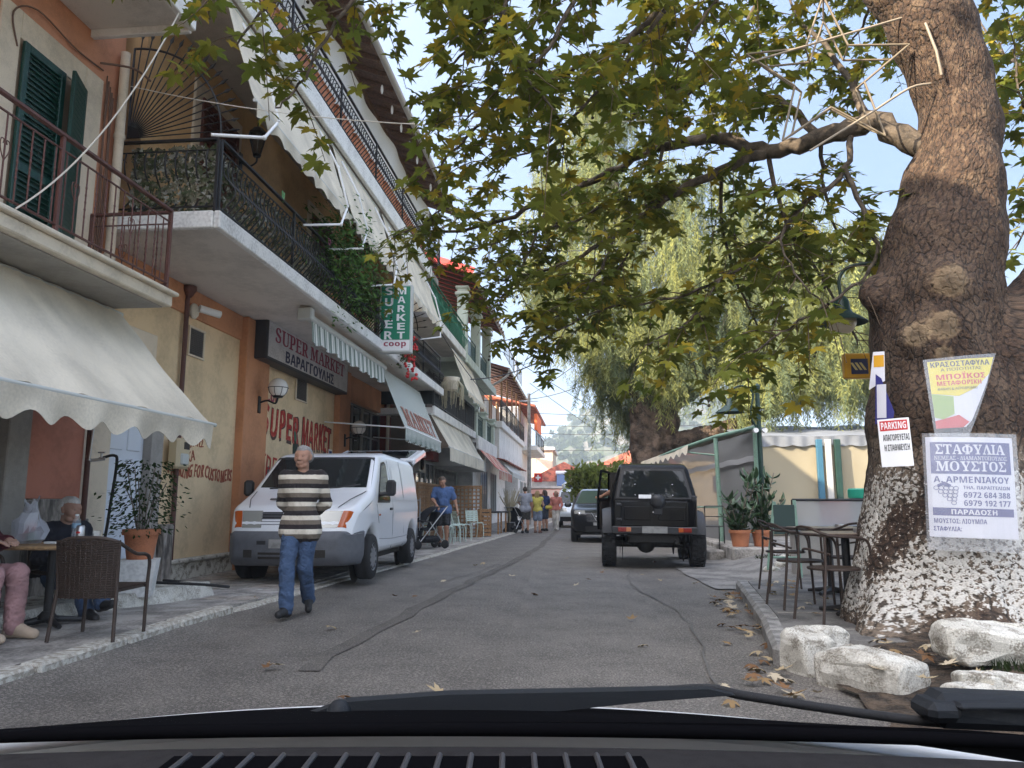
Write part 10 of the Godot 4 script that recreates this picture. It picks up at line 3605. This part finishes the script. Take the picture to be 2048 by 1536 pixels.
func fallen_leaves() -> void:
	var shapes: Array = [plane_leaf(0.25), plane_leaf(-0.35), plane_leaf(0.5)]
	var meshes := []
	for s in shapes: meshes.append(s.mesh())
	var tints := []
	for c in [v3(0.42, 0.33, 0.20), v3(0.30, 0.20, 0.10), v3(0.22, 0.12, 0.06), v3(0.50, 0.42, 0.30)]:
		var m: StandardMaterial3D = mats.leaf.duplicate()
		m.vertex_color_use_as_albedo = false
		m.backlight_enabled = false
		m.albedo_color = lin(c.x, c.y, c.z)
		tints.append(m)
	var drop := func(x: float, z: float, y: float, s: float, label: String, group: String):
		var o := one("fallen_leaf", meshes[rng.randi() % 3], tints[rng.randi() % 4], label, "leaf", group)
		o.transform = Transform3D(Basis.from_euler(v3(rr(-0.25, 0.25), rr(0, TAU), rr(-0.25, 0.25))) * s, v3(x, y + 0.25 * s, z))
	for i in 30:
		var z := -4.6 - 12.0 * pow(rr(0, 1), 1.4)
		var x := lerpf(-3.2, 1.5, pow(rr(0, 1), 0.55))
		drop.call(x, z, 0.0, rr(0.06, 0.10), "dry brown plane leaf lying on the asphalt of the street", "dry leaves scattered on the street")
	for i in 60:
		var z := rr(-4.6, -10.5)
		var kx := 1.25 + (-z - 5.0) * 0.13
		drop.call(kx - absf(rng.randfn()) * 0.22, z, 0.0, rr(0.06, 0.11), "dry brown plane leaf drifted against the right-hand kerb", "dry leaves drifted along the kerb")
	for i in 34:
		drop.call(rr(1.7, 2.7), rr(-4.6, -6.1), 0.14, rr(0.06, 0.10), "dry brown plane leaf on the soil between the whitewashed stones", "dry leaves on the tree bed")
	for i in 18:
		drop.call(rr(2.0, 3.0), rr(-7.4, -10.6), 0.125, rr(0.06, 0.10), "dry brown plane leaf on the terrace floor under the tables", "dry leaves on the terrace")
	for i in 16:
		var z := rr(-4.6, -9.0)
		drop.call(kerb_x(z) + rr(-0.3, 0.12), z, 0.02 if z < -7.4 else 0.0, rr(0.05, 0.09), "dry brown plane leaf lying along the worn left kerb", "dry leaves along the left kerb")

func own_car() -> void:
	var V := thing("own_car", "white car we look out of, its bonnet edge, wipers and black dashboard in front", "car", Vector3.ZERO, deg_to_rad(5.5))
	var m := MB.new()
	var crest := func(x: float) -> float: return 0.784 - 0.085 * (x + 0.12) * (x + 0.12)
	m.sheet(48, 16, func(u, v):
		var x: float = (u - 0.5) * 2.2 - 0.1
		var z: float = -1.38 - 0.9 * v
		var y: float = crest.call(x) - 3.0 * pow(maxf(0.0, 0.09 - v), 2.0) - 0.55 * maxf(0.0, v - 0.09) * 0.9
		return v3(x, y, z), 0.01)
	part("bonnet", m, car_paint("own_white", lin(0.75, 0.76, 0.76)), V)
	m = MB.new()
	m.sheet(48, 8, func(u, v):
		var x: float = (u - 0.5) * 2.2 - 0.1
		var z: float = lerpf(-0.97, -1.40, v)
		var y0: float = 1.13 - (1.13 - crest.call(x)) / 1.46 * 1.40 - 0.010
		return v3(x, lerpf(minf(0.874 - 0.03 * x * x, 1.13 - (1.13 - y0) / 1.40 * 0.97 - 0.004), y0, v), z), 0.012)
	var dash := mat("dash_black", lin(0.035, 0.033, 0.033), 0.8, "fine", 6.0)
	dash.metallic_specular = 0.15
	var matte := mat("matte_black", lin(0.005, 0.005, 0.006), 0.9)
	matte.metallic_specular = 0.05
	part("cowl", m, matte, V)
	m = MB.new()
	m.prism(PackedVector2Array([v2(-0.34, 0.803), v2(-0.257, 0.832), v2(-0.095, 0.843), v2(0.174, 0.848), v2(0.30, 0.851), v2(0.34, 0.842), v2(0.20, 0.832), v2(0.05, 0.817), v2(-0.10, 0.80), v2(-0.25, 0.79)]), 0.03, Transform3D(Basis.IDENTITY, v3(0, 0, -1.25)))
	m.ball(v3(-0.262, 0.815, -1.235), v3(0.02, 0.022, 0.02), 10, 6)
	var slate := mat("wiper_slate", lin(0.020, 0.023, 0.027), 0.6)
	slate.metallic_specular = 0.3
	var arm := part("wiper_arm", m, slate, V)
	m = MB.new()
	m.tube(bez([v3(0.06, 0.822, -1.26), v3(0.28, 0.846, -1.26), v3(0.36, 0.836, -1.26), v3(0.473, 0.819, -1.26), v3(0.62, 0.802, -1.25), v3(0.70, 0.797, -1.25)], 5), 0.0075, 6)
	part("wiper_blade", m, mats.rubber, arm)
	m = MB.new()
	m.bev(v3(0.80, 0.815, -1.25), v3(0.32, 0.052, 0.06), 0.012, Basis(Vector3.BACK, -0.04))
	m.bev(v3(0.645, 0.822, -1.24), v3(0.05, 0.030, 0.07), 0.01)
	m.bev(v3(0.72, 0.832, -1.215), v3(0.12, 0.012, 0.03), 0.005)
	part("wiper_pivot", m, slate, V)
	m = MB.new()
	m.sheet(40, 16, func(u, v):
		var x: float = (u - 0.5) * 1.9
		var z: float = -0.405 - 0.55 * v
		return v3(x, 0.8625 - 0.035 * (x + 0.1) * (x + 0.1) - 0.012 * exp(-(1.0 - v) * 22.0), z), 0.03)
	var d := part("dashboard", m, dash, V)
	m = MB.new()
	m.bev(v3(-0.11, 0.863, -0.828), v3(0.50, 0.008, 0.085), 0.004)
	var sl := MB.new()
	var sp := []
	for i in 25: sp.append(v3(-0.9 + 1.7 * i / 24.0, 0.8665 - 0.03 * pow(-0.8 + 1.7 * i / 24.0, 2.0), -0.965))
	sl.tube(sp, 0.008, 7)
	part("screen_seal", sl, matte, d)
	var vt := part("demister_vent", m, matte, d)
	for i in 15:
		m = MB.new()
		m.bev(v3(-0.34 + i * 0.033, 0.868, -0.828), v3(0.006, 0.006, 0.08), 0.002)
		part("vent_fin", m, mat("fin_dark", lin(0.05, 0.05, 0.055), 0.5), vt)
	m = MB.new()
	m.span(v3(-0.66, 1.50, -0.02), v3(0.66, 1.56, 1.9), 0.02)
	part("roof", m, mats.own_white, V)
	m = MB.new()
	for s in [-1.0, 1.0]:
		m.span(v3(s * 0.84, 0.2, -0.9), v3(s * 0.80, 0.92, 2.0), 0.01)
		m.bar(v3(s * 0.66, 1.5, 0.55), v3(s * 0.80, 0.92, 0.55), 0.05, 6)
		m.bar(v3(s * 0.66, 1.5, 1.8), v3(s * 0.80, 0.92, 1.95), 0.06, 6)
	m.span(v3(-0.8, 0.2, 1.96), v3(0.8, 0.95, 2.0), 0.01)
	m.span(v3(-0.8, 0.16, -0.9), v3(0.8, 0.2, 2.0), 0.01)
	part("cabin", m, matte, V)
	m = MB.new()
	m.sheet(24, 12, func(u, v):
		var x: float = (u - 0.5) * lerpf(2.0, 1.4, v)
		return v3(x, 0.872 + 0.66 * v - 0.03 * x * x, -1.0 + 0.92 * v + 0.10 * x * x))
	var wm := mat("windscreen_clear", Color(0.95, 0.98, 1.0, 0.012), 0.0)
	wm.transparency = BaseMaterial3D.TRANSPARENCY_ALPHA
	wm.metallic_specular = 0.3
	part("windscreen", m, wm, V)
